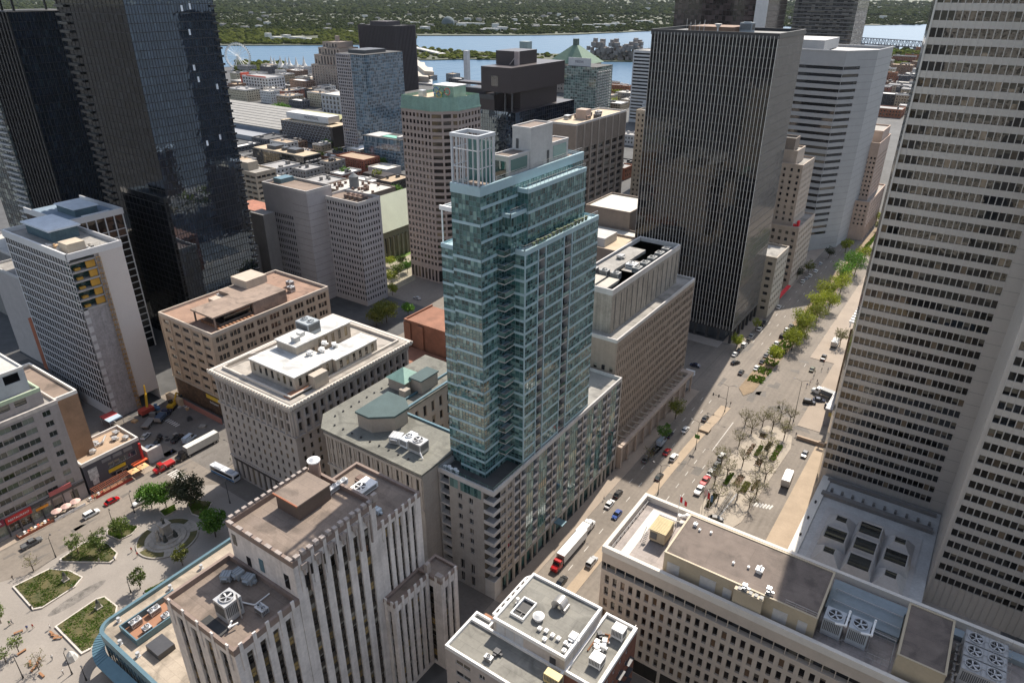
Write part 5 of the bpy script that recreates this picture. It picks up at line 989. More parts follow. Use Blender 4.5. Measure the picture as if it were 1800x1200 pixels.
    rail(T, [(2.6, 113.2, rz), (6.6, 113.2, rz), (6.6, 119.6, rz), (2.6, 119.6, rz)], 2.4, step=1.3)
    for i in range(3): hvac(20.5, 119.2+3.55*i, rz, 6.8, 3.3, 4.2, 'twin fan silver cooling tower at the right end of the long block, %s of three' % ('nearest', 'middle', 'farthest')[i], M('cool_silver', (.5, .5, .5), rough=.45, metal=.3), 2)
    b = MB()
    for i in range(10): b.bar((17.2+.75*i, 117.2, rz+4.3), (17.2+.75*i, 128.6, rz+4.3), .06)
    for i in range(7): b.bar((17, 117.4+1.8*i, rz+4.32), (24.4, 117.4+1.8*i, rz+4.32), .06); b.bar((24.4, 117.4+1.8*i, rz+4.3), (24.4, 117.4+1.8*i, rz+5.3), .06)
    tag(b.build('service_grating', alu), 'open metal service grating over the twin fan cooling towers', 'grating')
    for i in range(4): pipe([(15.6, 116+2.6*i, rz+.5), (16.4, 116+2.6*i, rz+1.8), (16.4, 117.5+2.6*i, rz+1.8), (17, 117.5+2.6*i, rz+2.4)], .25, 'grey elbow pipe feeding the twin fan cooling towers', alu).__setitem__('group', 'elbow pipes by the twin fan towers')
long_block()

# ---------------- low apartment block with grey roofs, bottom centre
def grey_roof_block():
    z0, zr, zp = -1, 25.5, 29.6; T = thing('grey_roof_block', 'grey roofed block with white edged stepped roofs and red brick side, bottom centre', 'apartment building'); st = M('render_beige', (.47, .42, .39), streak=.5)
    def slab(x0, x1, y0, y1, z, wm, F=None, Rt=None, zb=-1, nm='wall'): return bldg('', '', '', x0, x1, y0, y1, z, wm, M('roof_membrane', ()), whitep, F=F, Rt=Rt, z0=zb, ph=.7, pt=.4, glass=gl_dark, fmat=whitep, style=(2, 1, .08), depth=.2, root=T, part=nm)
    slab(-68.3, -45.2, 74.8, 83.4, zr+.5, st, F=([(2.6, 6.4), (8.6, 10), (13, 16.5)], rows_(2, 24.6, 7, .42)))
    slab(-68.3, -63.6, 83.44, 85.4, zr+.5, st); slab(-45.16, -37.9, 83.44, 101, zr+.6, M('brick_red', ()), F=([(2, 5)], rows_(2, 24, 7, .4)), Rt=(grid(17.5, 4, .35, 3), rows_(2, 25, 7, .45)))
    pn = bldg('', '', '', -62.4, -45.2, 83.44, 98.6, zp, stonew, M('roof_membrane', ()), whitep, z0=-1, ph=.6, pt=.45, root=T, part='upper_wall')
    boxes('garage_panel', M('panel_grey', (.55, .56, .58)), T, [(-61.6+2.3*i, -59.5+2.3*i, 83.36, 83.43, 25.9, 28.6) for i in range(3)]); boxes('door', metal_d, T, [(-48.6, -47.2, 83.36, 83.43, 25.4, 27.8)])
    # white framed terrace beside the upper roof
    b = MB(); xa = -64.6; b.box(xa, xa+.35, 86, 98, 26.6, 27.1); b.box(-62.8, -62.45, 86, 97.4, 26.6, 27.1)
    for i in range(7): b.box(xa+.352, -62.802, 86+1.9*i, 86.7+1.9*i, 26.6, 27.08)
    for i in range(9): a, c = math.pi/2*i/8, math.pi/2*(i+1)/8; b.prism([(xa+2.2-2.2*math.cos(a), 98+2.2*math.sin(a)), (xa+2.2-2.2*math.cos(c), 98+2.2*math.sin(c)), (xa+2.2-1.8*math.cos(c), 98+1.8*math.sin(c)), (xa+2.2-1.8*math.cos(a), 98+1.8*math.sin(a))], 26.6, 27.1)
    b.build('terrace_frame', whitep, T); boxes('terrace_floor', M('deck_rust', ()), T, [(xa, -62.41, 85.42, 98, 22.4, 23.4), (-67.9, -63.62, 85.42, 88, 22.4, 23.4)])
    boxes('terrace_wall', stonew, T, [(xa-.3, xa-.02, 85.42, 98.6, -1, 24.4), (-68.3, -64.92, 85.42, 88.2, -1, 22.39), (xa-.3, -62.41, 98.0, 99, -1, 22.3)])
    boxes('terrace_screen', M('screen_green', (.03, .05, .04)), T, [(-64.9, -62.5, 88.3, 88.5, 23.4, 26.3), (-64.9, -64.7, 88.5, 91, 23.4, 26.0)])
    boxes('lawn', M('turf', (.07, .13, .02), fine=8), T, [(-66.8, -64.7, 85.6, 87.2, 23.404, 23.5)]); boxes('bench', M('timber_new', (.5, .3, .15)), T, [(-64.5, -64.2, 85.8, 88, 23.5, 23.9)])
    for i in range(6): b = MB(); b.cyl(-63.7, 88.6+1.75*i, 23.4, 24.0, .5, 10, 0); b.cyl(-63.7, 88.6+1.75*i, 24.0, 24.1, .65, 10, 1); tag(b.build('terrace_table', [metal_d, M('timber_new', ())]), 'brown table under the white roof frame of the grey roofed block', 'table', 'tables on the white framed terrace')
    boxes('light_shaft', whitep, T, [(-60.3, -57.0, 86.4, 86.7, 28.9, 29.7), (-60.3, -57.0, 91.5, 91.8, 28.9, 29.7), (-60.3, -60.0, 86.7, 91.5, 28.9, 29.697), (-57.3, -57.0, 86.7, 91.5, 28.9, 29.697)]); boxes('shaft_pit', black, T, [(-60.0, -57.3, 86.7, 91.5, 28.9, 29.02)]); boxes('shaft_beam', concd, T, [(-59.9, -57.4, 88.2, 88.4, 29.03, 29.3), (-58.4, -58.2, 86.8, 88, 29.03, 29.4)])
    b = MB(); b.cyl(-54.8, 88.9, 28.95, 29.7, .9, 14); b.cyl(-54.8, 88.9, 29.7, 30.0, 1.25, 16); b.frus(-54.8, 88.9, 30.0, 30.5, 1.2, .5, 16); tag(b.build('exhaust_drum', whitep), 'white mushroom shaped exhaust drum by the light shaft', 'roof vent')
    b = MB(); n = 14
    for i in range(n):
        a, c = math.pi*1.35*i/n - .3, math.pi*1.35*(i+1)/n - .3; f = lambda t, r: (-52.8 + r*math.cos(t), 30.1 + r*math.sin(t))
        for y0_, y1_ in ((93.0, 95.2),):
            p = [f(a, 1.5), f(c, 1.5), f(c, .7), f(a, .7)]
            b.quad((p[0][0], y0_, p[0][1]), (p[1][0], y0_, p[1][1]), (p[2][0], y0_, p[2][1]), (p[3][0], y0_, p[3][1])); b.quad((p[1][0], y1_, p[1][1]), (p[0][0], y1_, p[0][1]), (p[3][0], y1_, p[3][1]), (p[2][0], y1_, p[2][1]))
            b.quad((p[0][0], y0_, p[0][1]), (p[0][0], y1_, p[0][1]), (p[1][0], y1_, p[1][1]), (p[1][0], y0_, p[1][1])); b.quad((p[3][0], y1_, p[3][1]), (p[3][0], y0_, p[3][1]), (p[2][0], y0_, p[2][1]), (p[2][0], y1_, p[2][1]))
    b.box(-51.9, -51.0, 93, 95.2, 28.9, 30); tag(b.build('curled_duct', alu), 'shiny curled duct hood on the grey roof', 'duct')
    vent(-60.7, 88.3+1.6, 29, .45, 1.5, 'white capped vent left of the light shaft', None)
    for i, (x, y) in enumerate(((-53.1, 86.7), (-51.7, 87), (-50.1, 86.8), (-48.7, 86.8), (-50.9, 85.1), (-46.9, 86.7), (-46.3, 85.0), (-45.9, 86.6))): boxvent(x, y, 29, .85, .75, 'small white box vent in the cluster on the grey upper roof', 'white box vents on the grey upper roof')
    ahu(-46.3, 88.6, 29, 1.5, 1.8, 1.3, 'larger white air box right of the small box vents', whitep); hvac(-40.4, 97.4, 25.4, 2.6, 2.2, 2.6, 'tall white box unit at the far corner of the lower right roof', whitep, 0); hvac(-40.9, 88.9, 25.4, 2.6, 2.4, 2.2, 'white twin box unit near the front of the lower right roof', whitep, 0)
    for i, (x, y) in enumerate(((-43.2, 93.2), (-42.0, 94.2), (-43.6, 95.0), (-42.6, 91.9), (-41.6, 92.7))): ahu(x, y, 25.4, 1.0, 1.0, .9+.2*(i % 3), 'small unit in the pipe cluster on the lower right roof', [metal_l, whitep, metal_d][i % 3], .4*i, 'pipe cluster on the lower right roof')
    pipe([(-43.9, 90.5, 25.6), (-43.9, 95.8, 25.6), (-42, 96.4, 25.6), (-41.2, 94, 26.3)], .16, 'rusty bent pipe in the cluster on the lower right roof', M('pipe_rust', (.25, .11, .05)))
    hvac(-59.2, 77.4, 25.3, 1.8, 1.1, 1.0, 'small unit with fan in the sunlit front roof, bottom centre', metal_l, 1); ahu(-58.7, 79.6, 25.3, 1.3, 1.2, .9, 'small unit in the shade of the upper wall, bottom centre', metal_d)
    hvac(-45.9, 80.4, 25.3, 3.4, 1.7, 2.4, 'yellow cabinet with a dark grille top at the bottom edge', M('unit_yellow', (.66, .52, .24), rough=.5), 0)
    rail(T, [(-38.1, 84, 26.2), (-38.1, 100.6, 26.2)], 1.0)
    boxes('fire_balcony', metal_d, T, [(-37.88, -36.9, 88+4*j, 90.6+4*j, 4+3.2*i, 4.15+3.2*i) for i in range(6) for j in range(3)])
grey_roof_block()

# ---------------- stepped art deco office block with white piers
def deco_block():
    T = thing('deco_office_block', 'stepped art deco office block with white piers and brown tarred roofs, lower left', 'office building'); st = M('terracotta_white', (.66, .61, .575), var=.2, streak=.8, scale=.3); dk = M('window_spandrel', (.05, .04, .03)); gl = G('glass_deco', (.02, .016, .012), (.34, .24, .10), .28, ior=1.5); rm = M('roof_deco', (.25, .195, .155), var=.25, fine=3, scale=.15, seam=2.2)
    items = []
    def blk(x0, x1, y0, y1, z, nf, nr, zt, par=1.2, zb=-1, mF=1.6, mR=1.4):
        b = MB(); sp = MB()
        for k, n, m in (('F', nf, mF), ('R', nr, mR)):
            fr = frame_of(k, x0, x1, y0, y1)
            if not n: fq(b, fr, 0, fr[3], zb, z); continue
            cs = grid(fr[3], n, .44, m); wall_open(b, fr, zb, z, cs, [(max(zb+.4, 1), zt)], .55)
            nz = int((zt-1)/3.45)
            for (a, c) in cs:
                for i in range(nz):
                    za = 1+3.45*i; fq(sp, fr, a, c, za, za+1.25, .35); items.append((k, fr, a, c, za+1.25, min(zt, za+3.45), .5))
                fq(sp, fr, a, c, 1+3.45*nz, zt, .35)
            for i in range(n+1):
                u = m + (fr[3]-2*m)*i/n; fbox(b, fr, max(.1, u-.35), min(fr[3]-.1, u+.35), zt-3, z+.5, -.18, .1)
        for k in 'BL': fx = frame_of(k, x0, x1, y0, y1); fq(b, fx, 0, fx[3], zb, z)
        b.build('wall', st, T); sp.build('trim', dk, T)  # sp holds the dark spandrel panels below the windows
        r = MB(); r.box(x0+.5, x1-.5, y0+.5, y1-.5, z-par-.3, z-par); r.build('roof', rm, T)
        r = MB(); e = .12
        for q in ((x0-e, x1+e, y0-e, y0+.5), (x0-e, x1+e, y1-.5, y1+e), (x0-e, x0+.5, y0+.5, y1-.5), (x1-.5, x1+e, y0+.5, y1-.5)): r.box(*q, z-par-.2, z)
        r.build('parapet', M('coping_deco', (.24, .18, .15), var=.2), T)
    blk(-103.9, -85.0, 54.6, 75.0, 55.2, 0, 6, 50.2); blk(-104.2, -85.05, 75.05, 87.9, 48.6, 0, 5, 46.6, .8); blk(-105.4, -85.1, 40.8, 54.55, 46.4, 4, 4, 43.6)
    blk(-84.95, -81.9, 74.5, 85.6, 29.0, 1, 5, 26.2, .7, mF=.6, mR=.6); blk(-84.95, -78.4, 85.65, 91.4, 28.4, 1, 2, 25.4, .7, mF=1.4, mR=.8)
    put_windows(T, items, gl, metal_d, (1, 2, .07), 100)
    # carved crenellations
    b = MB()
    for i in range(13):
        y = 55.2+1.5*i; b.box(-85.6, -84.7, y, y+.9, 55.2, 55.8+.25*(i % 2)); b.box(-104.2, -103.5, y, y+.9, 55.2, 55.75)
    for i in range(6): y = 56.0+3.1*i; b.box(-84.98, -84.4, y, y+1.2, 52.3, 53.6); b.cyl(-84.55, y+.6, 51, 52.2, .22, 8); b.box(-84.98, -84.55, y+1.5, y+1.8, 46, 53)
    for i in range(7): b.box(-103.5+2.8*i, -102+2.8*i, 54.3, 55.0, 55.2, 55.5)
    b.box(-85.3, -84.5, 74.2, 75.4, 55.2, 57); b.box(-82.6, -81.7, 85, 86.2, 29, 31.8); b.box(-80, -78.3, 85.5, 86.6, 28.4, 29.6)
    b.build('moulding', M('crest_stone', (.36, .31, .28), var=.25), T)
    boxes('slot_window', gl_black, T, [(-103, -101.9, 54.5, 54.58, 50, 52.6), (-99.5, -98.3, 54.5, 54.58, 46.6, 48.8), (-88.2, -86.9, 54.5, 54.58, 47.5, 50.8), (-84.98, -84.9, 56.6, 57.6, 47.5, 50.6)] + [(-84.99, -84.88, 57.6+3.1*i, 58.5+3.1*i, 49.6, 52) for i in range(5)])
    boxes('blue_patch', tealm, T, [(-95.4, -94.2, 54.46, 54.58, 47.5, 50.5)])
    p = boxes('penthouse', M('penthouse_umber', (.13, .095, .075)), T, [(-100.2, -93.6, 63.5, 71.4, 54, 57.4)]); boxes('roof', M('roof_deco', ()), p, [(-100.4, -93.4, 63.3, 71.6, 57.4, 57.7)]); boxes('gutter', M('gutter_rust', (.35, .13, .07)), p, [(-100.5, -93.4, 63.05, 63.3, 57.45, 57.75)])
    b = MB(); b.cyl(-101, 74, 54, 58.6, 1.15, 14, 0); b.cyl(-101, 74, 58.6, 58.9, 1.35, 14, 1); b.frus(-101, 74, 58.9, 59.5, 1.1, .3, 14, 1); tag(b.build('brick_chimney', [M('chimney_brick', (.3, .21, .17), fine=6, var=.3), whitep]), 'round brick chimney with a white cap on the deco roof', 'chimney')
    hvac(-93.0, 45.8, 45.2, 3.4, 3.4, 4.3, 'big silver cooling tower with a white fan on the lower deco roof', M('cool_silver', ()), 1)
    b = MB(); b.box(-96.2, -90.4, 41.8, 43.6, 45.204, 45.3); b.box(-96.2, -90.4, 41.6, 41.8, 45.2, 45.5); b.build('drip_tray', tar, T)
    for i, (x, y) in enumerate(((-99.6, 52.3), (-96.8, 52.6), (-100.9, 50.6))): ahu(x, y, 45.2, 1.9, 1.7, 1.6, ['grey condenser against the upper wall, middle of three', 'grey condenser against the upper wall, nearest the corner', 'grey condenser against the upper wall, nearest the roof edge'][i], M('cool_grey', (.35, .38, .4)), .3*i)
    hvac(-88.9, 49.4, 45.2, 2.2, 1.5, 1.3, 'small twin fan condenser near the right parapet of the lower deco roof', metal_l, 2)
    pipe([(-91.2, 52.8, 45.5), (-91.2, 49.5, 45.5), (-94, 48.4, 45.6)], .14, 'pale pipe run from the cooling tower to the upper wall', whitep); pipe([(-90.7, 46.4, 45.3), (-90.7, 46.4, 51.2)], .16, 'thin upright flue beside the silver cooling tower', alu); pipe([(-90.9, 44.6, 46.2), (-90.0, 43.5, 46.2), (-89.6, 45, 46.2)], .18, 'short white pipe bend in front of the cooling tower', whitep)
    hvac(-94.9, 75.9-1.7, 54, 1.0, 5.2, 1.3, 'long white condenser with four fans behind the deco penthouse', whitep, 4); hvac(-96.2, 81.3, 47.8, 7, 3.6, 1.5, 'large white air unit on the rear deco roof', whitep, 1, rz=math.pi/2); ahu(-99, 84, 47.8, 1.6, 1.6, 1.3, 'orange brown box beside the large white air unit', M('unit_brown', (.2, .13, .1))); ahu(-89, 78.6, 47.8, 2.4, 1.2, 1.2, 'pale blue box unit by the right edge of the rear deco roof', M('unit_pale', (.5, .56, .6)))
deco_block()

# ---------------- curved glass block with a teal edge, bottom left
def curved_block():
    T = thing('curved_teal_block', 'low curved office block with a teal parapet and ribbed canopy on the square', 'office building'); zt = 12.6
    arc = [(-145.9+3.4-3.4*math.cos(t), 43.8-3.6*math.sin(t)) for t in lv(0, math.pi/2, 8)]; pts = [(-145.9, 77.5)] + arc + [(-106, 39.6), (-106, 77.5)]
    sh = lambda d: [(-145.9+d, 77.5-d)] + [(p[0]+d*math.cos(t), p[1]+d*math.sin(t)) for p, t in zip(arc, lv(0, math.pi/2, 8))] + [(-106, 39.6+d), (-106, 77.5-d)]
    b = MB(); b.prism(pts, -1, 10.6); b.build('glass_wall', gl_dark, T); b = MB(); b.prism(sh(.3), 10.6, 11.6); b.build('roof', M('roof_sandstone', (.43, .36, .28), var=.2, fine=3, seam=2.), T)
    b = MB(); A, B_, C_ = pts, sh(-.25), sh(.55); n = len(pts)
    for i in range(n):
        j = (i+1) % n; b.quad((*B_[i], 10.2), (*B_[j], 10.2), (*B_[j], zt), (*B_[i], zt)); b.quad((*B_[i], zt), (*B_[j], zt), (*C_[j], zt), (*C_[i], zt)); b.quad((*C_[j], 11.4), (*C_[i], 11.4), (*C_[i], zt), (*C_[j], zt))
    b.build('teal_parapet', tealm, T)
    b = MB(); gx = sh(-.03)
    for i in range(n-2):
        j = i+1; d = math.hypot(gx[j][0]-gx[i][0], gx[j][1]-gx[i][1]); m = max(1, int(d/1.5))
        for k in range(m): x, y = gx[i][0]+(gx[j][0]-gx[i][0])*k/m, gx[i][1]+(gx[j][1]-gx[i][1])*k/m; b.box(x-.06, x+.06, y-.06, y+.06, 0, 10.2)
    b.build('mullion', tealm, T)
    # canopy round the corner
    b = MB(); cx, cy = -141.2, 44.6; ths = lv(math.radians(172), math.radians(262), 16); pr = []
    for t in ths: pr.append(((cx+9.4*math.cos(t)*1.15, cy+7.6*math.sin(t), 5.2), (cx+6.6*math.cos(t)*1.1, cy+4.9*math.sin(t), 6.3)))
    pr += [((-128, 37.0, 5.2), (-128, 39.7, 6.3)), ((-112, 37, 5.2), (-112, 39.7, 6.3))]
    for (a, c), (d, e) in zip(pr[:-1], pr[1:]):
        b.quad(a, d, e, c); b.quad((a[0], a[1], a[2]-.35), (d[0], d[1], d[2]-.35), d, a); b.quad((c[0], c[1], c[2]-.35), (e[0], e[1], e[2]-.35), (d[0], d[1], d[2]-.35), (a[0], a[1], a[2]-.35)); b.bar((a[0], a[1], a[2]+.04), (c[0], c[1], c[2]+.04), .12)
    b.build('canopy', M('canopy_teal', (.13, .24, .30), rough=.4, metal=.2), T)
    b = MB(); 
    for q in ((-141, -133.6, 43.4, 43.7), (-141, -140.7, 43.7, 57), (-133.9, -133.6, 43.7, 57), (-140.7, -133.9, 56.7, 57)): b.box(*q, 11.5, 13.4)
    b.build('plant_screen', tealm, T); boxes('louvre_screen', louver, T, [(-141.06, -141.01, 44.5, 56.5, 11.7, 13.2)]); boxes('plant_floor', M('deck_rust', ()), T, [(-140.6, -134, 43.8, 56.6, 11.61, 11.75)])
    for i, (x, y) in enumerate(((-139.6, 46.5), (-139.3, 51), (-135.6, 47), (-135.2, 51.5), (-137, 54.6))): hvac(x, y, 11.75, 1.7, 2.6 if i < 2 else 1.8, 1.5, ['long white chiller by the louvred screen, near end', 'long white chiller by the louvred screen, far end', 'white round fan unit in the teal plant well, nearest', 'white round fan unit in the teal plant well, middle', 'white fan unit at the back of the teal plant well'][i], metal_l, 2 if i < 2 else 1)
    for i, (x, y) in enumerate(((-144.0, 44.7), (-143.4, 57.5), (-143.2, 66), (-137.5, 41.5), (-131, 42))): vent(x, y, 11.6, .5, 1.3, 'small grey exhaust head on the sandy roof of the curved block', 'exhaust heads on the curved block', metal_l)
    boxes('roof_box', metal_d, T, [(-131, -126, 44, 48, 11.61, 13.2)])
curved_block()

# ---------------- grey-green roofed stone block between the classical one and the tower
def court_block():
    T = thing('courtyard_stone_block', 'stone block with a broad grey roof, green hip roof and courtyard beside the glass tower', 'office building'); st = M('stone_court', (.42, .37, .32), streak=.4); z = 37.5
    A = [(-99.3, 104), (-99.3, 122.2), (-122.7, 122.2), (-122.7, 152), (-139.6, 152), (-139.6, 108.8), (-135, 104)]; b = MB(); items = []
    for i in range(len(A)):
        p, q = Vector(A[i]), Vector(A[(i+1) % len(A)]); d = q-p; W = d.length; u = d/W; fr = ((p.x, p.y), (u.x, u.y), (-u.y, u.x), W)
        if i in (6, 2, 5):
            k = ('I', i); RZ[k] = math.atan2(u.y, u.x); n = max(2, round(W/3.6)); rows = [(1, 5.5)] + rows_(7, 25, 5, .55) + [(26.5, 29.4), (31, 34.6)]
            items += [(k, fr, *o, .45) for o in wall_open(b, fr, -1, z-.6, grid(W, n, .42, .4), rows, .45)]
            if i == 6:
                for uu in lv(.6, W-.6, 20): fbox(b, fr, uu-.28, uu+.28, 25.8, 35.2, -.28, .05)
                fbox(b, fr, -.2, W, 25.2, 25.8, -.45, .05); fbox(b, fr, -.2, W, 35.2, 36.0, -.4, .05)
        else: fq(b, fr, 0, W, -1, z-.6)
    b.build('wall', st, T); put_windows(T, items, gl_dark, None, (1, 1, 0), 100)
    E_ = [(-98.8, 103.2), (-98.8, 122.2), (-122.2, 122.2), (-122.2, 152.3), (-140.4, 152.3), (-140.4, 108.4), (-135.4, 103.2)]
    b = MB(); b.prism(E_, z-.6, z); b.build('roof', M('roof_greenish', (.20, .195, .165), var=.25, scale=.1, seam=2.6), T)  # roof colour darkened toward a shadow that nothing here casts
    b = MB(); b.box(-122.6, -99.4, 121.7, 122.3, z+.004, z+.5); b.box(-123.1, -122.5, 122.3, 152, z+.004, z+.5); b.box(-126.4, -126, 126, 152, z+.004, z+.7); b.build('parapet', tealm, T)
    b = MB()
    for i in range(9): b.cyl(-133.2+3.4*i, 106.2, z, z+.35, .28, 8)
    for i in range(8): b.cyl(-136.6, 109.5+3.1*i, z, z+.35, .28, 8)
    b.build('roof_drain', black, T)
    hx = [(-127.4, 109.6), (-122.2, 109.6), (-117.6, 114), (-117.6, 119), (-121.6, 122.0), (-127.6, 122.0)]
    p = MB(); p.prism(hx, z+.004, z+4.4); po = p.build('penthouse', M('penthouse_tan', (.36, .31, .26)), T); p = MB(); p.prism([(x+(.4 if x > -122 else -.4), y+(.3 if y > 115 else -.4)) for x, y in hx], z+4.4, z+5.0); p.build('roof', M('roof_bluegreen', (.07, .105, .105), var=.15), po)  # dark teal of the shaded roof put into its colour
    p = MB(); p.box(-135.4, -128.8, 130, 136.6, z+.004, z+3.6); po = p.build('hip_tower', M('penthouse_tan', ()), T); p = MB(); c = (-132.1, 133.3, z+6.6); q = [(-136, 129.4), (-128.2, 129.4), (-128.2, 137.2), (-136, 137.2)]
    for i in range(4): j = (i+1) % 4; p.tri((*q[i], z+3.6), (*q[j], z+3.6), c)
    p.build('hip_roof', copper, po)
    boxes('stair_house', M('penthouse_tan', ()), T, [(-128.7, -124.5, 132.5, 140, z+.004, z+4.2), (-129, -126.5, 127.6, 130, z+.004, z+2.6)]); boxes('stair_roof', M('roof_bluegreen', ()), T, [(-129, -124.2, 132.2, 140.3, z+4.2, z+4.6)])
    hvac(-106.2, 110.6, z, 4.2, 3.4, 3.4, 'slatted grey cooling tower with a big fan on the broad grey roof', M('cool_silver', ()), 1); hvac(-110.2, 111.4, z, 2.6, 4.6, 2.6, 'white box unit between the two grey ones on the broad grey roof', M('unit_white', (.68, .7, .72)), 1); ahu(-113.8, 110.4, z, 3.2, 3, 2.2, 'grey duct unit at the left of the white box unit on the broad grey roof', metal_l, .3)
    pipe([(-104, 108.6, z+1.6), (-102.8, 108.2, z+.3)], .2, 'slanting white pipe at the foot of the slatted cooling tower', whitep)
court_block()
tag(boxes('brick_theatre', M('brick_theatre', (.28, .13, .08), fine=6, var=.3), None, [(-189.5, -150, 194.3, 212, -1, 20.8), (-189.8, -149.7, 194, 194.6, 20.8, 21.6), (-150.3, -149.7, 194.6, 212, 20.8, 21.6), (-189.8, -189.2, 194.6, 212, 20.8, 21.6), (-182, -179, 193.4, 193.98, -1, 20.5), (-189.5, -186, 193.4, 193.98, -1, 20.5)]), 'red brick windowless block behind the green hip roof', 'building')
tag(boxes('brick_extension', M('brick_theatre', ()), None, [(-186, -156, 172, 193, -1, 10), (-178, -172, 178, 182, 10, 11.2), (-186.2, -185.6, 172, 193, 10, 10.7), (-186.2, -156, 171.7, 172.3, 10, 10.7)]), 'lower red brick extension at the foot of the windowless brick block', 'building')
# ================================================================ towers and blocks beyond
def simple(name, label, cat, x0, x1, y0, y1, z, wm, nF=0, nR=0, nr=0, fw=.55, fh=.5, gl=None, rm=None, pm=None, cap=30, pair=0, dep=.3, zb=3, zt=None, group=None, mg=.6):
    F = (grid(x1-x0, nF, fw, mg), rows_(zb, zt or z-1.6, nr, fh)) if nF else None; Q = (grid(y1-y0, nR, fw, mg), rows_(zb, zt or z-1.6, nr, fh)) if nR else None
    return bldg(name, label, cat, x0, x1, y0, y1, z, wm, rm or grey, pm or wm, F, Q, glass=gl or gl_dark, depth=dep, cap=cap, group=group)
stb = M('stone_brown', (.26, .21, .17), streak=.4); stp = M('stone_pink', (.48, .36, .29), streak=.3); gwhite = M('concrete_white', (.58, .57, .56), streak=.2); dkb = M('brown_black', (.045, .035, .035), rough=.5); rust = M('brick_rust', (.24, .09, .06), fine=5)
o = simple('brown_grid_tower', 'brown office tower with a grid of piers left of the black slab', 'office tower', -233.9, -214., 374.7, 440.6, 73, stb, 10, 7, 12, .78, .62, gl_dark, M('roof_sand', ()), concw, 60, 0, .8, 4, 58)
fr = frame_of('R', -233.9, -214, 374.7, 440.6); b = MB()
for u in lv(.6, 65.3, 7): fbox(b, fr, u-.7, u+.7, 3, 72, -.5, .01)
for u in lv(.6, 65.3, 42): fbox(b, fr, u-.25, u+.25, 58, 72, -.3, .01)
b.build('pier', M('pier_tan', (.33, .27, .22)), o)
for i in range(6): hvac(-230+2.6*i, 392+7*(i % 4)+3*i*.5, 72.1, 3.2, 4.5, 2.4, 'pale roof unit among the pipes on the brown grid tower', [metal_l, M('unit_rose', (.4, .28, .22)), metal_d][i % 3], i % 2, 'roof units on the brown grid tower')
b = MB(); b.box(-226, -219, 395, 402, 72.1, 78); tag(b.build('lift_room', stp), 'tan lift room standing on the brown grid tower roof', 'lift room')
# dark stacked glass tower behind the teal tower
def stacked():
    T = thing('stacked_dark_tower', 'dark tower of stacked black volumes over a glass base behind the teal tower', 'apartment tower'); gb, fb = MB(), MB(); x0, x1, y0, y1 = -342, -292, 425, 507
    for k, n in (('F', 24), ('R', 28)): curtain(gb, fb, frame_of(k, x0, x1, y0, y1), 0, 66, n, lv(0, 66, 22), .12, .12, tilt=.012)
    gb.build('glazing', gl_navy, T); fb.build('mullion', metal_d, T)
    b = MB(); b.box(x0+.3, x1-.3, y0+.3, y1-.3, -1, 65.8); b.box(-342.5, -310.5, 425.1, 470, 66, 76.4)
    b.box(-320, -294, 422.5, 494, 79, 95.6); b.box(-314, -298, 440, 490, 65.8, 79); b.box(-321, -302, 442, 467, 95.6, 104.6); b.box(-346, -316, 428, 436, 82, 83.6); b.box(-340, -322, 430, 460, 76.4, 79.4)
    b.build('volume', M('cladding_umber', (.045, .033, .035), rough=.45, var=.1), T)
    b = MB()
    for i in range(5): b.tube((-303.5+.9*i, 440.6, 94), (-303.5+.9*i, 440.6, 104.8), .3, 6)
    b.bar((-308, 440.6, 95.8), (-303.6, 440.6, 100.5), .35); b.build('flue', M('flue_pink', (.5, .42, .4)), T); boxes('window', gl_blue, T, [(-311, -305, 422.3, 422.48, 83, 90)])
    b = MB(); b.box(-344, -310.5, 424.4, 425, 73.5, 76.6)
    for x in (-311, -302, -296): b.box(x-.5, x+.5, 426, 427, 66, 79)
    b.build('terrace_frame', metal_d, T)
stacked()
# pale low blocks between, in front of the black slab
o = simple('flat_roof_block', 'brown low block with a wide white roof left of the black slab', 'building', -176, -150, 322, 352, 43, stb, rm=M('roof_ivory', (.6, .57, .5), var=.12), pm=stb)
o = simple('stepped_low_block', 'lower brown block with a pale roof stepping down from the wide white one', 'building', -172, -142, 304, 321.5, 34, M('stone_umber', (.2, .16, .13)), 8, 5, 8, .6, .45, rm=M('roof_ivory', ()))
o = simple('beam_roof_block', 'brown block with a thick roof beam behind the brown slab offices', 'building', -150, -118, 268, 290, 42, stb, rm=M('roof_sand', ()), pm=stb); boxes('roof_shed', concw, o, [(-148, -138, 272, 284, 41, 45)])
tag(boxes('glazed_link_block', gl_black, None, [(-134, -112, 330, 352, -1, 40)]), 'dark glazed link block between the low brown blocks and the black slab', 'building')
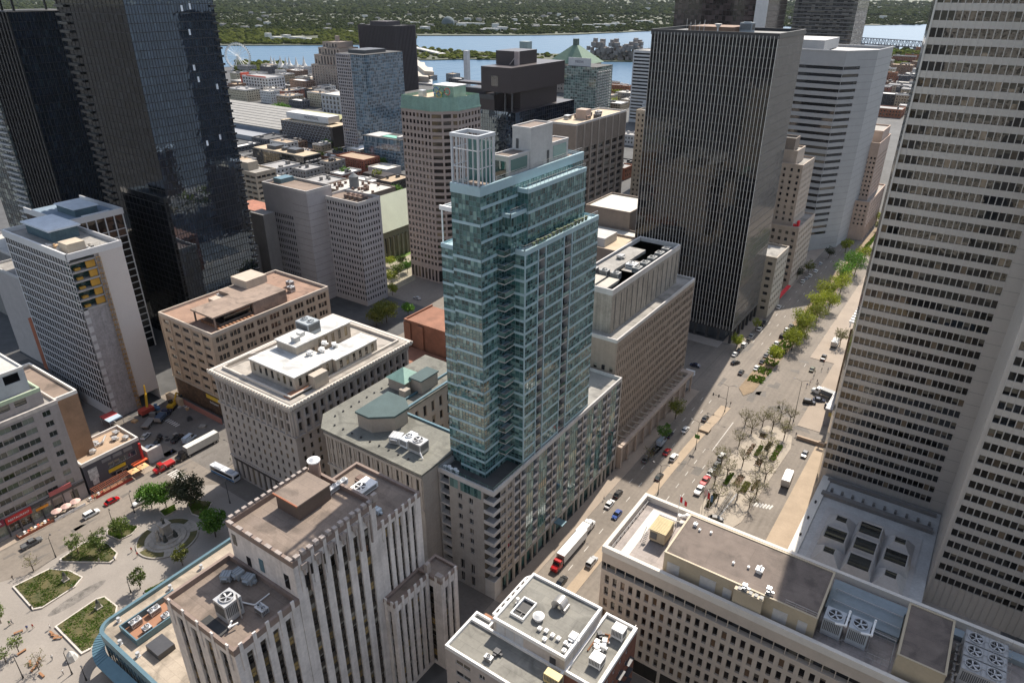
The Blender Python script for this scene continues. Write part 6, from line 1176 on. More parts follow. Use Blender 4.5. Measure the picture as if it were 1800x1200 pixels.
# boulevard frontages
simple('slim_beige_tower', 'slim beige old tower seen in the gap left of the black slab', 'office tower', -212, -196, 452, 476, 72, M('stone_honey', (.5, .41, .30), streak=.3), 5, 6, 20, .4, .5, gl_dark, cap=50)
simple('corner_stone_block', 'pale stone block of few storeys right of the black slab', 'office building', -100, -76.5, 330.5, 351, 31.4, M('stone_cream', (.46, .41, .34), streak=.5), 5, 6, 7, .5, .42, gl_dark, pm=stoneb, cap=40)
o = simple('setback_stone_tower', 'beige setback office tower with a stepped top right of the black slab', 'office tower', -104, -78.4, 374.5, 407, 34.2, M('stone_sand', (.46, .38, .31), streak=.4), 7, 9, 8, .45, .5, cap=40)
bldg('', '', '', -104, -83, 378, 402, 65.4, M('stone_sand', ()), grey, F=(grid(21, 6, .34), rows_(35, 64, 9, .5)), Rt=(grid(24, 8, .3), rows_(35, 64, 9, .5)), z0=33, glass=gl_dark, cap=30, root=o, part='shaft_wall'); bldg('', '', '', -102, -87.5, 381, 396, 71.5, M('stone_sand', ()), grey, z0=64, root=o, part='setback_wall'); bldg('', '', '', -99, -90, 383, 392, 77, stb, tar, z0=71, root=o, part='plant_wall')
tag(boxes('roof_scaffold', M('flag_red', (.6, .02, .03)), None, [(-80.5, -79.4, 376, 378.5, 34.3, 37), (-82, -80.6, 375.5, 376.5, 34.3, 35.5)]), 'red sheeting on the roof edge of the setback beige tower', 'sheeting')
tag(boxes('shop_awning', M('flag_red', ()), None, [(-78.35, -76.5, 352, 372, 2.8, 3.4)]), 'long red awning at the foot of the setback beige tower', 'awning')
# grey banded tower with a fold
def banded():
    T = thing('banded_grey_tower', 'pale grey tower with dark window bands and a folded corner right of the black slab', 'office tower'); wm = M('band_panel', (.37, .365, .36), rough=.6, var=.08); z = 114.5
    pts = [(-134, 444.2), (-86, 444.2), (-79, 454.1), (-73.2, 462.6), (-70.6, 494), (-134, 494)]; b = MB(); gb = MB()
    for i in range(6):
        p, q = Vector(pts[i]), Vector(pts[(i+1) % 6]); d = q-p; W = d.length; u = d/W; fr = ((p.x, p.y), (u.x, u.y), (-u.y, u.x), W)
        if i in (0, 1):
            rows = [(10+3.95*k, 11.7+3.95*k) for k in range(25)]
            for o in wall_open(b, fr, -1, z, [(2 if i == 0 else .02, W-.02 if i == 0 else W-.6)], rows, .4): fq(gb, fr, o[0], o[1], o[2], o[3], .38)
        else: fq(b, fr, 0, W, -1, z)
        if i in (1, 2, 3):
            for k in range(28): fq(b, fr, 8.8 if i == 1 else 0, W, 3+3.95*k, 3.14+3.95*k, -.03, 1)
    b.poly([(p[0], p[1], z-1.4) for p in pts]); b.box(-133, -100, 452, 488, z-1, z+4.5); b.build('wall', [wm, concd], T); gb.build('window_band', gl_dark, T)
    b = MB()
    for i in range(6):
        p, q = pts[i], pts[(i+1) % 6]; b.bar((p[0], p[1], z), (q[0], q[1], z), .6)
    b.build('parapet', gwhite, T); boxes('lobby_glass', gl_blue, T, [(-106, -89, 443.9, 444.15, 0, 9)])
banded()
o = simple('pink_stepped_tower', 'pink stone tower stepping down to an arcaded base beside the boulevard trees', 'office tower', -76, -62.8, 485, 540, 25, stp, 5, 10, 5, .5, .45, cap=40, zb=9)
bldg('', '', '', -76, -65.6, 492, 530, 60, stp, M('roof_sand', ()), F=(grid(10.4, 5, .5), rows_(26, 52, 9, .45)), Rt=(grid(38, 10, .5), rows_(26, 52, 9, .45)), z0=24, glass=gl_dark, cap=40, root=o, part='shaft_wall'); bldg('', '', '', -76, -66.4, 500, 526, 66, stp, grey, z0=58, root=o, part='setback_wall'); boxes('arcade_pier', stp, o, [(-62.7, -62.2, 486+6*i, 487.6+6*i, -1, 9) for i in range(9)])
simple('dark_brown_office', 'dark brown office block behind the pink stepped tower', 'office building', -62, -48, 560, 640, 62, M('stone_brown2', (.17, .13, .11)), 6, 16, 14, .6, .5)
simple('shaded_brown_office', 'tall brown shaded office block at the left edge of the cross tower', 'office building', -44, -20, 620, 700, 78, M('stone_brown3', (.14, .10, .09)), 8, 0, 18, .5, .5, zb=4)
simple('blue_shaded_office', 'low bluish glass block at the end of the boulevard', 'office building', -40, -22, 560, 600, 36, M('panel_blue', (.16, .2, .24)), 8, 0, 9, .7, .5)
o = thing('glass_corner_block', 'bronze glass block with a rooftop trellis left of the cross tower', 'building'); b = MB(); gb = MB(); 
for k, n in (('F', 8), ('R', 20)): curtain(gb, b, frame_of(k, -30.5, -25.5, 262, 300), 8, 34, n, lv(8, 34, 8), .15, .1)
gb.build('glazing', G('glass_brown', (.03, .018, .01), (.12, .09, .06), .2), o); b.build('mullion', M('bronze_trim', (.2, .13, .08)), o); boxes('base_wall', M('stone_brown2', (.17, .13, .11)), o, [(-30.5, -25.5, 262.2, 300, -1, 8), (-30.1, -26, 262.6, 299.6, 8, 33.8)])
b = MB()
for i in range(16): b.box(-31.5, -25, 262+2.6*i, 262.9+2.6*i, 36.2, 36.9)
for x in (-31, -28, -25.6): b.box(x-.2, x+.2, 262, 302, 35.6, 36.2)
for x in (-31, -25.6):
    for i in range(5): b.box(x-.2, x+.2, 263+9*i, 263.5+9*i, 34, 35.6)
b.build('trellis', whitep, o)
o = thing('entrance_canopy', 'grey glazed entrance canopy building at the pavement left of the cross tower', 'canopy'); boxes('wall', M('canopy_glass', (.25, .25, .28), rough=.3), o, [(-30.4, -25.6, 247, 261, -1, 7.4)]); boxes('rib', alu, o, [(-30.6+.55*i, -30.5+.55*i, 246.8, 261.2, 7.41, 7.7) for i in range(9)] + [(-30.46, -30.41, 247+2*i, 247.15+2*i, 0, 7.4) for i in range(7)]); boxes('emblem', M('emblem_gold', (.5, .38, .1)), o, [(-29.2, -27.4, 246.9, 246.99, 4.6, 6.2)])
# tall towers rising out of the top edge
T = dark_tower('white_stripe_tower', 'dark brown tower with a white corner strip rising behind the black slab', -250, -176, 590, 640, 215, G('glass_umber', (.03, .022, .022), (.08, .06, .06), .2), 26, 16, 3.8, cat='office tower'); boxes('corner_strip', gwhite, T, [(-185, -175.7, 589.6, 590-.15, 0, 215)])
T = dark_tower('grey_balcony_tower', 'grey balconied apartment tower rising behind the banded tower', -196, -142, 740, 790, 215, G('glass_greyb', (.06, .06, .06), (.3, .28, .25), .35), 18, 10, 3.2, mm=M('mull_grey', (.2, .2, .2)))
boxes('balcony', concd, T, [(-196.4, -142, 738.6, 739.9, 3.2*i+1.2, 3.2*i+2.2) for i in range(66)])
# white and glass towers before the river
o = simple('white_slim_tower', 'white slim tower with dark bands just left of the black slab', 'office tower', -385, -352, 801, 840, 80, gwhite, 1, 0, 20, .97, .5, gl_dark, cap=30)
b = MB()
for i in range(6): b.frus(-356, 806, 22-3*i, 24.4-3*i, 13+.5*i, 13.5+.5*i, 20)
b.build('ringed_base', gwhite, o)
T = dark_tower('green_glass_block', 'green glass block with a white rooftop sign in front of the river', -488, -442, 819.8, 862, 56.5, G('glass_green', (.05, .09, .08), (.22, .3, .26), .35, ior=1.9), 14, 14, 3.3, mm=gwhite, cat='office building')
boxes('sign_wall', gwhite, T, [(-484, -452, 822, 823, 56.5, 66)]); lettering('BELL MEDIA' if False else 'AIR CANADA' if False else 'MEDIA', 4.2, M('sign_ink', (.1, .1, .14)), T, (-468, 821.9, 61.5), 'F'); boxes('balcony', concw, T, [(-441.9, -440.2, 822+6*j, 826+6*j, 4+3.3*i, 4.9+3.3*i) for i in range(15) for j in range(6)])
o = simple('pyramid_roof_block', 'brown block with a green pyramid roof and cupola on the waterfront', 'customs house', -609, -548, 977, 1030, 42, M('stone_taupe', (.30, .25, .21)), 12, 8, 6, .4, .5, cap=30)
b = MB(); c = (-578.5, 1003); q = [(-612, 974), (-545, 974), (-545, 1033), (-612, 1033)]
for i in range(4): j = (i+1) % 4; b.quad((*q[i], 42), (*q[j], 42), (c[0]+(q[j][0]-c[0])*.12, c[1]+(q[j][1]-c[1])*.12, 66), (c[0]+(q[i][0]-c[0])*.12, c[1]+(q[i][1]-c[1])*.12, 66))
b.build('pyramid_roof', M('verdigris_dark', (.14, .21, .15), var=.2), o); boxes('cupola', M('cupola_dark', (.1, .13, .11)), o, [(-582, -575, 1000, 1006.5, 66, 75)])
# glass apartment tower mid left, dark waterfront tower, art deco landmark
T = dark_tower('blue_glass_residence', 'blue and grey glass apartment tower left of the crowned tower', -536, -500, 485, 536, 90, G('glass_sky2', (.06, .11, .15), (.35, .42, .47), .45, ior=2.0), 14, 22, 2.9, mm=M('mull_pale', (.4, .43, .46)))
boxes('side_wall', M('panel_rose', (.42, .38, .38)), T, [(-536.2, -517, 484.7, 484.95, 0, 90)]); boxes('roof_plant', metal_d, T, [(-530, -508, 495, 522, 90, 93)]); boxes('side_window', gl_dark, T, [(-535+2.6*i, -533.6+2.6*i, 484.5, 484.69, 3+2.9*j, 4.8+2.9*j) for i in range(7) for j in range(30)])
T = dark_tower('lower_glass_residence', 'lower glass apartment block with a roof pool in front of the blue glass tower', -482, -437, 458, 480, 25.7, G('glass_sky2', ()), 24, 12, 2.9, mm=M('mull_pale', ()))
boxes('pool', M('pool_green', (.2, .45, .36)), T, [(-462, -444, 462, 470, 25.7, 26.2)]); boxes('roof_deck', concw, T, [(-480, -464, 460, 478, 25.7, 26), (-443, -439, 461, 470, 25.7, 28)])
simple('dark_waterfront_tower', 'black ribbed office tower standing alone before the river', 'office tower', -868, -790, 835, 880, 93, dkb, 0, 0, 0, rm=tar); b = MB()
for i in range(26): b.box(-866+3*i, -865+3*i, 834, 834.95, 0, 92)
for i in range(14): b.box(-789.95, -789, 836+3.1*i, 837+3.1*i, 0, 92)
b.box(-846, -812, 840, 870, 92, 98); tag(b.build('facade_rib', M('rib_dark', (.06, .05, .055))), None).parent = [o for o in COL.objects if o.name == 'dark_waterfront_tower'][0]
o = simple('setback_landmark', 'brown stone landmark tower with stepped top near the river wheel', 'office tower', -918, -846, 778, 830, 38, M('stone_landmark', (.32, .26, .22)), 12, 8, 9, .4, .7, cap=30)
for (d, z0, z1) in ((6, 38, 52), (13, 52, 62), (20, 62, 70)): bldg('', '', '', -918+d, -846-d, 778+d*.5, 830-d*.5, z1, M('stone_landmark', ()), stb, F=(grid(72-2*d, max(3, 11-d//3), .45), [(z0+1, z1-2)]), z0=z0, glass=gl_dark, cap=20, root=o, part='setback_wall')
boxes('crown', M('stone_landmark', ()), o, [(-885, -879, 802, 806, 70, 78)])
# big hall, patterned hotel, dark apartments, brutalist block
T = thing('exhibition_hall', 'very long low exhibition hall with a ribbed grey roof, mid left', 'exhibition hall'); boxes('wall', M('hall_wall', (.28, .29, .31)), T, [(-900, -640, 490, 592, -1, 9), (-830, -640, 466, 489.9, -1, 4.5)]); boxes('roof', M('hall_roof', (.27, .26, .24), var=.25), T, [(-902, -638, 489, 594, 9, 9.8)]); boxes('roof_seam', metal_d, T, [(-902, -638, 495+12*i, 495.5+12*i, 9.804, 10.1) for i in range(8)]); boxes('skylight_strip', M('louvre_blue', (.2, .24, .3)), T, [(-830, -640, 488.6, 488.98, 4.8+.8*i, 5.2+.8*i) for i in range(5)])
T = thing('patterned_hotel', 'black hotel block with zigzag pale lines and a white sign box on top', 'hotel'); x0, x1, y0, y1, z = -635, -557, 489, 512, 20; boxes('wall', dkb, T, [(x0, x1, y0, y1, -1, z)]); boxes('roof', M('roof_sand', ()), T, [(x0, x1, y0, y1, z, z+.5)])
b = MB()
for i in range(34):
    for j in range(7):
        xx = x0+2.2*i; zz = 2+2.8*j+((i*7+j*3) % 5)*.25; b.box(xx, xx+1.9, y0-.25, y0-.01, zz, zz+.3)
        if (i+j) % 2: b.box(xx+1.7, xx+1.95, y0-.25, y0-.01, zz+.3, zz+2.2)
b.build('zigzag_line', M('line_pale', (.4, .42, .45)), T); boxes('sign_box', gwhite, T, [(x0+4, x1-10, 494, 509, z+2, z+8.2), (x0+12, x1-20, 497, 507, z+.5, z+2)]); lettering('MONTREAL', 4.0, M('sign_ink', ()), T, (-592, 493.9, z+5.2), 'F')
T = dark_tower('black_apartment_block', 'black apartment block with pale balconies behind the precast towers', -560, -491, 396, 415, 15.6, gl_dark, 22, 8, 3.0, mm=M('mull_blk', (.07, .07, .075))); boxes('roof_deck', M('roof_sand', ()), T, [(-559, -492, 397, 414, 15.6, 16)]); boxes('plant_box', metal_d, T, [(-545, -533, 401, 410, 16, 19), (-518, -506, 401, 410, 16, 19), (-528, -523, 403, 408, 16, 18.5)]); boxes('balcony', concw, T, [(-490.9, -489.6, 397.5+4.5*j, 400.6+4.5*j, 2+3*i, 2.9+3*i) for i in range(4) for j in range(4)])
o = simple('brutalist_block', 'tan concrete block with deep horizontal bands behind the black tower edge', 'office building', -430, -400.5, 282.5, 299, 36.5, M('brut_concrete', (.40, .35, .28), streak=.5), 5, 4, 9, .86, .48, cap=40, dep=1.0); boxes('roof_house', M('brut_concrete', ()), o, [(-421, -412, 286, 294, 35.5, 41)]); boxes('lower_wing', M('brut_concrete', ()), o, [(-384, -352, 250, 266, -1, 25)]); boxes('wing_roof', M('pad_rust', (.38, .16, .1), var=.4, scale=.5), o, [(-383.5, -352.5, 250.5, 265.5, 25, 25.4)])
tag(boxes('grey_stub_wall', concd, None, [(-304, -296, 196, 204, -1, 30), (-300, -290, 205, 212, -1, 46)]), 'bare grey concrete stub between the black tower and the precast pair', 'building')
simple('maroon_brick_block', 'maroon brick apartment block with a tan roof behind the church', 'apartment building', -486, -451.7, 427.7, 447, 12.6, rust, 12, 6, 4, .5, .55, rm=M('roof_tan', ()), cap=30)
simple('white_roof_annex', 'low white roofed block with a dark base left of the crowned tower', 'building', -448, -426, 428.4, 446, 7.6, concw, rm=M('roof_ivory', ()))
tag(boxes('dark_podium', dkb, None, [(-440, -415, 414, 427, -1, 6)]), 'dark low podium in front of the low white roofed block', 'building')
o = simple('water_tank_block', 'low block with a cluttered roof behind the slot window tower', 'building', -422, -374, 352, 384, 10.4, stb, rm=M('roof_pale', ())); b = MB(); b.cyl(-399, 366, 10, 18, 3.6, 14); b.frus(-399, 366, 18, 20.6, 3.9, .3, 14); tag(b.build('water_tank', M('tank_grey', (.16, .17, .18))), 'dark round water tank with a conical cap on the low cluttered roof', 'water tank')
b = MB()
for i in range(30): x, y = R.uniform(-420, -376), R.uniform(354, 380); b.box(x, x+1.6, y, y+1.4, 9.6, 11.2+R.random())
b.build('roof_clutter', M('clutter_rust', (.2, .13, .1), var=.5), o)
# ---------------- low old town: blocks between downtown and the docks, each on its own footprint
TX = ['red brick', 'brown brick', 'grey stone', 'tan stone', 'pale stone', 'dark slate', 'cream rendered', 'rust brick', 'charcoal', 'white painted']
TC = [(.27, .11, .075), (.22, .14, .1), (.28, .27, .26), (.38, .3, .21), (.46, .43, .38), (.1, .1, .11), (.5, .43, .31), (.32, .13, .07), (.07, .065, .065), (.6, .58, .55)]
RX = ['pale gravel', 'dark tar', 'tan', 'white', 'grey']; RC = [(.5, .47, .42), (.1, .1, .1), (.42, .32, .22), (.75, .73, .7), (.33, .32, .31)]
rt = random.Random(11); used_lab = set(); ot = [((q[0]+q[1])/2, (q[2]+q[3])/2, q[1]-q[0], q[3]-q[2]) for q in ((-486, -451, 427, 448), (-448, -426, 428, 447), (-440, -415, 413, 428), (-482, -437, 457, 481), (-537, -499, 484, 537), (-635, -557, 488, 513), (-560, -490, 395, 416), (-431, -400, 282, 300), (-384, -352, 250, 267), (-422, -374, 351, 385), (-304, -247, 216, 244), (-305, -284, 278, 314), (-275, -266, 285, 295), (-259, -227, 272, 301), (-344, -291, 421, 508), (-234, -214, 374, 441), (-976, -911, 686, 721), (-722, -650, 621, 669), (-702, -628, 558, 593), (-327, -275, 150, 189), (-134, -70, 290, 495), (-213, -195, 451, 477), (-76, -60, 484, 541), (-62, -20, 559, 701), (-250, -175, 589, 641), (-197, -141, 738, 791))]
zones = [((415, 600), (128, 205), 46, 'behind the black tower'), ((715, 850), (138, 152), 5, 'on the dock edge'), ((1050, 1115), (156, 192), 9, 'left of the white slim tower'), ((430, 560), (230, 262), 8, 'around the exhibition hall'), ((590, 700), (236, 262), 5, 'below the blue glass tower'), ((1545, 1625), (90, 210), 30, 'right of the banded tower'), ((424, 700), (240, 350), 26, 'among the midtown lots'), ((1030, 1110), (190, 345), 10, 'before the white slim tower')]
for (xa, xb), (ya, yb), n, wh in zones:
    k = 0; tries = 0
    while k < n and tries < 1500:
        tries += 1; px, py = rt.uniform(xa, xb), rt.uniform(ya, yb); x, y = g(px, py); w_, d_, h_ = rt.uniform(16, 44) * (1 if py < 236 else .65), rt.uniform(12, 26), rt.uniform(8, 19) * (1 if py < 190 else .7)
        if any(abs(x-q[0]) < (w_+q[2])/2+3 and abs(y-q[1]) < (d_+q[3])/2+5 for q in ot): continue
        if -960 < x < -620 and 440 < y < 640: continue
        if -935 < x < -830 and 760 < y < 845: continue
        a, r_ = rt.randrange(10), rt.randrange(5); q = 'tall' if h_ > 15 else 'low' if h_ < 10.5 else 'mid height'; q2 = 'long' if w_ > 34 else 'narrow' if w_ < 22 else 'squarish'
        lab = '%s %s %s block with %s roof %s' % (q2, q, TX[a], RX[r_], wh)
        if lab in used_lab: continue
        used_lab.add(lab); ot.append((x, y, w_, d_)); k += 1
        nf = int(w_/3.4); nrw = max(2, int(h_/3.6))
        o = simple('old_town_block', lab, 'building', x-w_/2, x+w_/2, y-d_/2, y+d_/2, h_, M('town_wall_%d' % a, TC[a], fine=3, var=.2), nf, int(d_/3.6), nrw, .45, .5, gl_dark, M('town_roof_%d' % r_, RC[r_], var=.25, scale=.1), concw if a % 3 == 0 else None, cap=24, zb=1.5, zt=h_-1.2)
        b = MB()
        for i in range(rt.randrange(1, 5)): xx, yy = x+rt.uniform(-.35, .35)*w_, y+rt.uniform(-.3, .3)*d_; s_ = rt.uniform(1.5, 4); b.box(xx, xx+s_, yy, yy+s_*.8, h_-.9, h_+rt.uniform(.6, 2.2))
        b.build('roof_hut', [concw, metal_d, concd][rt.randrange(3)], o)
simple('white_grid_hall', 'white gridded block with red hoarding on its roof edge in the old town', 'building', -972, -912, 690, 720, 26, gwhite, 9, 6, 5, .55, .6, gl_dark, cap=40, rm=M('town_roof_4', RC[4])); tag(boxes('roof_hoarding', M('hoard_red', (.6, .1, .06)), None, [(-974.5, -972.3, 689, 703, 14, 29), (-960, -915, 688.6, 689.3, 26.2, 27.4)]), 'red hoarding wrapped on the corner of the white gridded block', 'hoarding')
simple('grey_arcade_hall', 'square pale grey block with tall dark windows beside the blue glass tower', 'building', -722, -650, 622, 668, 26, M('stone_cool', (.40, .40, .41)), 11, 9, 4, .5, .66, gl_dark, cap=40, rm=M('roof_ivory', ()))
T = thing('yellow_roof_shed', 'long shed with a pale olive roof near the blue glass tower', 'shed'); boxes('wall', stb, T, [(-700, -630, 560, 590, -1, 9)]); b = MB(); b.quad((-702, 558, 9), (-628, 558, 9), (-628, 575, 14), (-702, 575, 14)); b.quad((-628, 592, 9), (-702, 592, 9), (-702, 575, 14), (-628, 575, 14)); b.build('roof', M('roof_olive', (.42, .40, .2), var=.12), T)
# ---------------- waterfront: wheel, tents, pier, tower, stepped housing, dome, bridges
def wheel():
    x, y = g(421, 126); z = 25; T = thing('ferris_wheel', 'white observation wheel on the waterfront by the river', 'ferris wheel'); b = MB(); r = 23; d = Vector((.83, .56, 0))
    P_ = lambda rr, t, o=0: (x+d.x*rr*math.cos(t)-d.y*o, y+d.y*rr*math.cos(t)+d.x*o, z+rr*math.sin(t))
    for o in (-1.5, 1.5):
        for i in range(40): b.tube(P_(r, i*math.pi/20, o), P_(r, (i+1)*math.pi/20, o), .42, 5); b.tube(P_(r*.93, i*math.pi/20, o), P_(r*.93, (i+1)*math.pi/20, o), .25, 4)
        for i in range(20): b.tube(P_(1.2, i*math.pi/10, o*.4), P_(r, i*math.pi/10, o), .2, 4)
    b.build('rim', whitep, T); b = MB()
    for o in (-5, 5):
        for s_ in (-1, 1): b.tube(P_(0, 0, o*.4), (x+d.x*13*s_-d.y*o*1.6, y+d.y*13*s_+d.x*o*1.6, 0), .8, 6)
    b.tube(P_(0, 0, -3), P_(0, 0, 3), 1.6, 10); b.build('support_leg', whitep, T)
    for i in range(40):
        b = MB(); p = P_(r+1.2, i*math.pi/20+.05); b.frus(p[0], p[1], p[2]-1.3, p[2]+.9, 1.0, 1.1, 8); b.build('cabin', M('cabin_grey', (.3, .33, .36)), T)
wheel()
x, y = g(505, 127); b = MB()
T = thing('tent_roof', 'white peaked tent roof by the river wheel', 'tent', (0, 0, 0)); 
for i in range(9):
    cx, cy, r, h = x-42+11*i, y+R.uniform(-8, 8), 9, 14+R.random()*7+(5 if i > 4 else 0); b.frus(cx, cy, 7, h*.7, r, r*.3, 10); b.frus(cx, cy, h*.7, h+6, r*.3, .1, 8)
b.build('membrane', whitem, T); boxes('frame', metal_l, T, [(x-48, x+50, y-4, y+4, 0, 7)])
x, y = g(738, 150); x2, y2 = g(742, 121); T = thing('cruise_terminal', 'long pale terminal pier with stacked decks reaching into the river', 'pier'); b = MB(); b.prism([(x-24, y), (x+26, y), (x2+26, y2), (x2-24, y2)], -.04, 3); b.build('quay', concw, T); b = MB(); b.prism([(x-20, y+10), (x+10, y+10), (x2+10, y2-5), (x2-20, y2-5)], 3, 12); b.prism([(x-16, y+30), (x+5, y+30), (x2+5, y2-20), (x2-16, y2-20)], 12, 18); b.build('terminal_deck', M('deck_sand', (.5, .45, .38)), T)
x, y = g(821, 160); b = MB(); b.box(x-3.5, x+3.5, y-3.5, y+3.5, 0, 58); tag(b.build('slim_white_tower', gwhite), 'slim white square tower on the dock in front of the peninsula', 'tower')
x, y = g(923, 97); b = MB(); b.box(x-11, x+11, y-10, y+10, 2, 30); tag(b.build('grey_silo', M('silo_grey', (.28, .33, .33))), 'small grey silo on the peninsula behind the stacked dark tower', 'silo')
b = MB(); hm = M('habitat_concrete', (.24, .21, .19)); rr = random.Random(3); x0, y0 = g(1026, 106); x1, y1 = g(1118, 107)
for i in range(170):
    t = rr.random(); px, py = x0+(x1-x0)*t, y0+(y1-y0)*t+rr.uniform(0, 34); top = 44*(.55+.45*abs(math.sin(t*9.2+.4))); zz = rr.uniform(2, top); s_ = rr.uniform(6, 11); b.box(px, px+s_, py, py+s_*.8, max(2, zz-5), zz+3)
tag(b.build('stacked_housing', hm), 'brown grey heap of stacked concrete cube housing on the peninsula', 'housing complex')
x, y = g(787, 46); b = MB(); n = 16
for i in range(8):
    for j in range(n):
        t0, t1, a, c = math.pi*(i/8*.62), math.pi*((i+1)/8*.62), 2*math.pi*j/n, 2*math.pi*(j+1)/n; q = lambda t, p: (x+27*math.sin(t)*math.cos(p), y+27*math.sin(t)*math.sin(p), 8+27*math.cos(t)); b.quad(q(t1, a), q(t1, c), q(t0, c), q(t0, a))
tag(b.build('lattice_dome', M('dome_grey', (.09, .12, .13))), 'grey lattice dome among the trees across the river', 'dome')
def bridge(name, label, p, q, z, npier, truss, mat, wdt=10):
    T = thing(name, label, 'bridge'); p, q = Vector((*p, z)), Vector((*q, z)); d = (q-p).normalized(); s_ = Vector((-d.y, d.x, 0))*wdt/2; b = MB(); b.quad(tuple(p-s_), tuple(q-s_), tuple(q+s_), tuple(p+s_)); b.quad(tuple(p-s_-Vector((0, 0, 2.5))), tuple(q-s_-Vector((0, 0, 2.5))), tuple(q-s_), tuple(p-s_)); b.quad(tuple(p+s_), tuple(q+s_), tuple(q+s_-Vector((0, 0, 2.5))), tuple(p+s_-Vector((0, 0, 2.5)))); b.build('deck', mat, T)
    for i in range(npier):
        c = p.lerp(q, (i+.5)/npier); b = MB(); b.frus(c.x, c.y, .2, z-2.4, 7, 4.5, 8); b.build('pier', M('pier_grey', (.2, .19, .2)), T)
    if truss:
        b = MB(); n = npier*6
        for o in (-s_, s_):
            for i in range(n):
                a, c = p.lerp(q, i/n)+o, p.lerp(q, (i+1)/n)+o; u = Vector((0, 0, truss)); b.bar(a+u, c+u, 1.3); b.bar(a, a+u, .8); b.bar(a if i % 2 else a+u, c+u if i % 2 else c, .8)
        b.build('truss', mat, T)
bridge('rail_bridge', 'long dark steel truss bridge on stone piers across the river, upper right', g(1395, 66, 12), g(1660, 83, 12), 12, 9, 13, M('bridge_steel', (.09, .1, .12)))
bridge('road_bridge', 'pale low road bridge slanting from the island to the peninsula', g(712, 80, 8), g(778, 95, 8), 8, 6, 0, concw, 16)
# ---------------- woods across the water: counted trees read as a mass from here
wr = random.Random(5); wm_ = [leafmat('leaf_far_a', (.04, .052, .012), (.09, .10, .025), 0), leafmat('leaf_far_b', (.017, .025, .008), (.036, .043, .016), 0)]
def blob(b, x, y, z, r, h):
    n = 6; k = len(b.v); a0 = wr.random()*6; 
    for zz, rr in ((z, .7), (z+h*.45, 1.0), (z+h*.85, .6)):
        for i in range(n): t = a0+2*math.pi*i/n; q = rr*r*wr.uniform(.75, 1.2); b.v.append((x+q*math.cos(t), y+q*math.sin(t), zz+wr.uniform(-.1, .1)*h))
    b.v.append((x, y, z+h))
    for l in range(2):
        for i in range(n): j = (i+1) % n; b.f.append((k+l*n+i, k+l*n+j, k+l*n+n+j, k+l*n+n+i)); b.m.append(0)
    for i in range(n): j = (i+1) % n; b.f.append((k+2*n+i, k+2*n+j, k+3*n)); b.m.append(0)
def wood(name, label, n, fx, fy, mat, r0, r1, clear=None):
    b = MB(); c = 0; tr = 0
    while c < n and tr < n*4:
        tr += 1; px, py = wr.uniform(*fx), wr.uniform(*fy)
        if clear and not clear(px, py): continue
        x, y = g(px, py); r = wr.uniform(r0, r1); blob(b, x, y, 1.8, r, r*wr.uniform(.6, 1.1)); c += 1
    return tag(b.build(name, mat), label, 'woodland', None, 'stuff')
wood('island_woods', 'yellow green trees massed on the island at the upper left of the river', 1500, (380, 728), (56, 82), wm_[0], 6, 11, lambda x, y: y < 81-.03*max(0, x-600) and not (470 < x < 560 and 66 < y < 75))
wood('peninsula_woods', 'green trees lining the low peninsula in the river', 330, (705, 1150), (86, 107), wm_[0], 4, 8, lambda x, y: (y > 84+ (x-705)*.08 or x > 900 and y > 98) and y < 106 and not (1020 < x < 1120 and y < 104))
wood('riverside_woods', 'green trees along the near river bank, mid left and far right', 260, (415, 500), (112, 132), wm_[0], 4, 7, lambda x, y: y > 113)
wood('riverside_woods', 'green trees on the near river bank beside the cross tower', 200, (1520, 1630), (86, 118), wm_[0], 5, 10)
wood('shore_woods', 'darker trees covering the shore beyond the river', 9000, (250, 1800), (26, 62), wm_[1], 5, 11, lambda x, y: y < (62 if x < 730 else 63.5-(max(0, x-900))*.034 if x < 1420 else 43)-.5)
wood('plain_woods', 'dark plain of trees running to the horizon', 11000, (-100, 1850), (1, 27), wm_[1], 9, 24)
b = MB()
for i in range(110):
    px, py = wr.uniform(380, 1640), wr.choice([wr.uniform(3, 25), wr.uniform(22, 58)]); lim = 62 if px < 730 else 62-(max(0, px-900))*.034
    if py > lim-2: continue
    x, y = g(px, py); w_ = wr.uniform(10, 34); h_ = wr.uniform(10, 17); b.box(x, x+w_, y, y+wr.uniform(10, 24), 0, h_, wr.randrange(2))
tag(b.build('shore_houses', [whitem, M('far_roof', (.3, .28, .27))]), 'pale scattered buildings among the trees on the far shore', 'houses', None, 'stuff')
b = MB()
for (px, py, w_, h_) in ((485, 74, 40, 12), (500, 71, 26, 14), (520, 73, 60, 10), (540, 75, 30, 9), (468, 72, 16, 22), (610, 62, 30, 12), (860, 57, 60, 14), (880, 56, 40, 18), (845, 57, 26, 10), (868, 52, 24, 24), (828, 46, 120, 12), (1055, 48, 70, 14), (1070, 47, 50, 14), (1030, 48, 40, 12), (1090, 46, 30, 12), (1050, 52, 30, 10), (725, 44, 60, 10), (452, 52, 30, 12), (808, 50, 40, 20), (945, 47, 240, 8), (1130, 40, 80, 10), (1438, 34, 60, 10), (1500, 30, 80, 12)): x, y = g(px, py); b.box(x-w_/2, x+w_/2, y, y+14, 2, 2+h_*.75)
tag(b.build('shore_pavilions', whitem), 'white pavilions and roofs along the far bank of the river', 'houses', None, 'stuff')
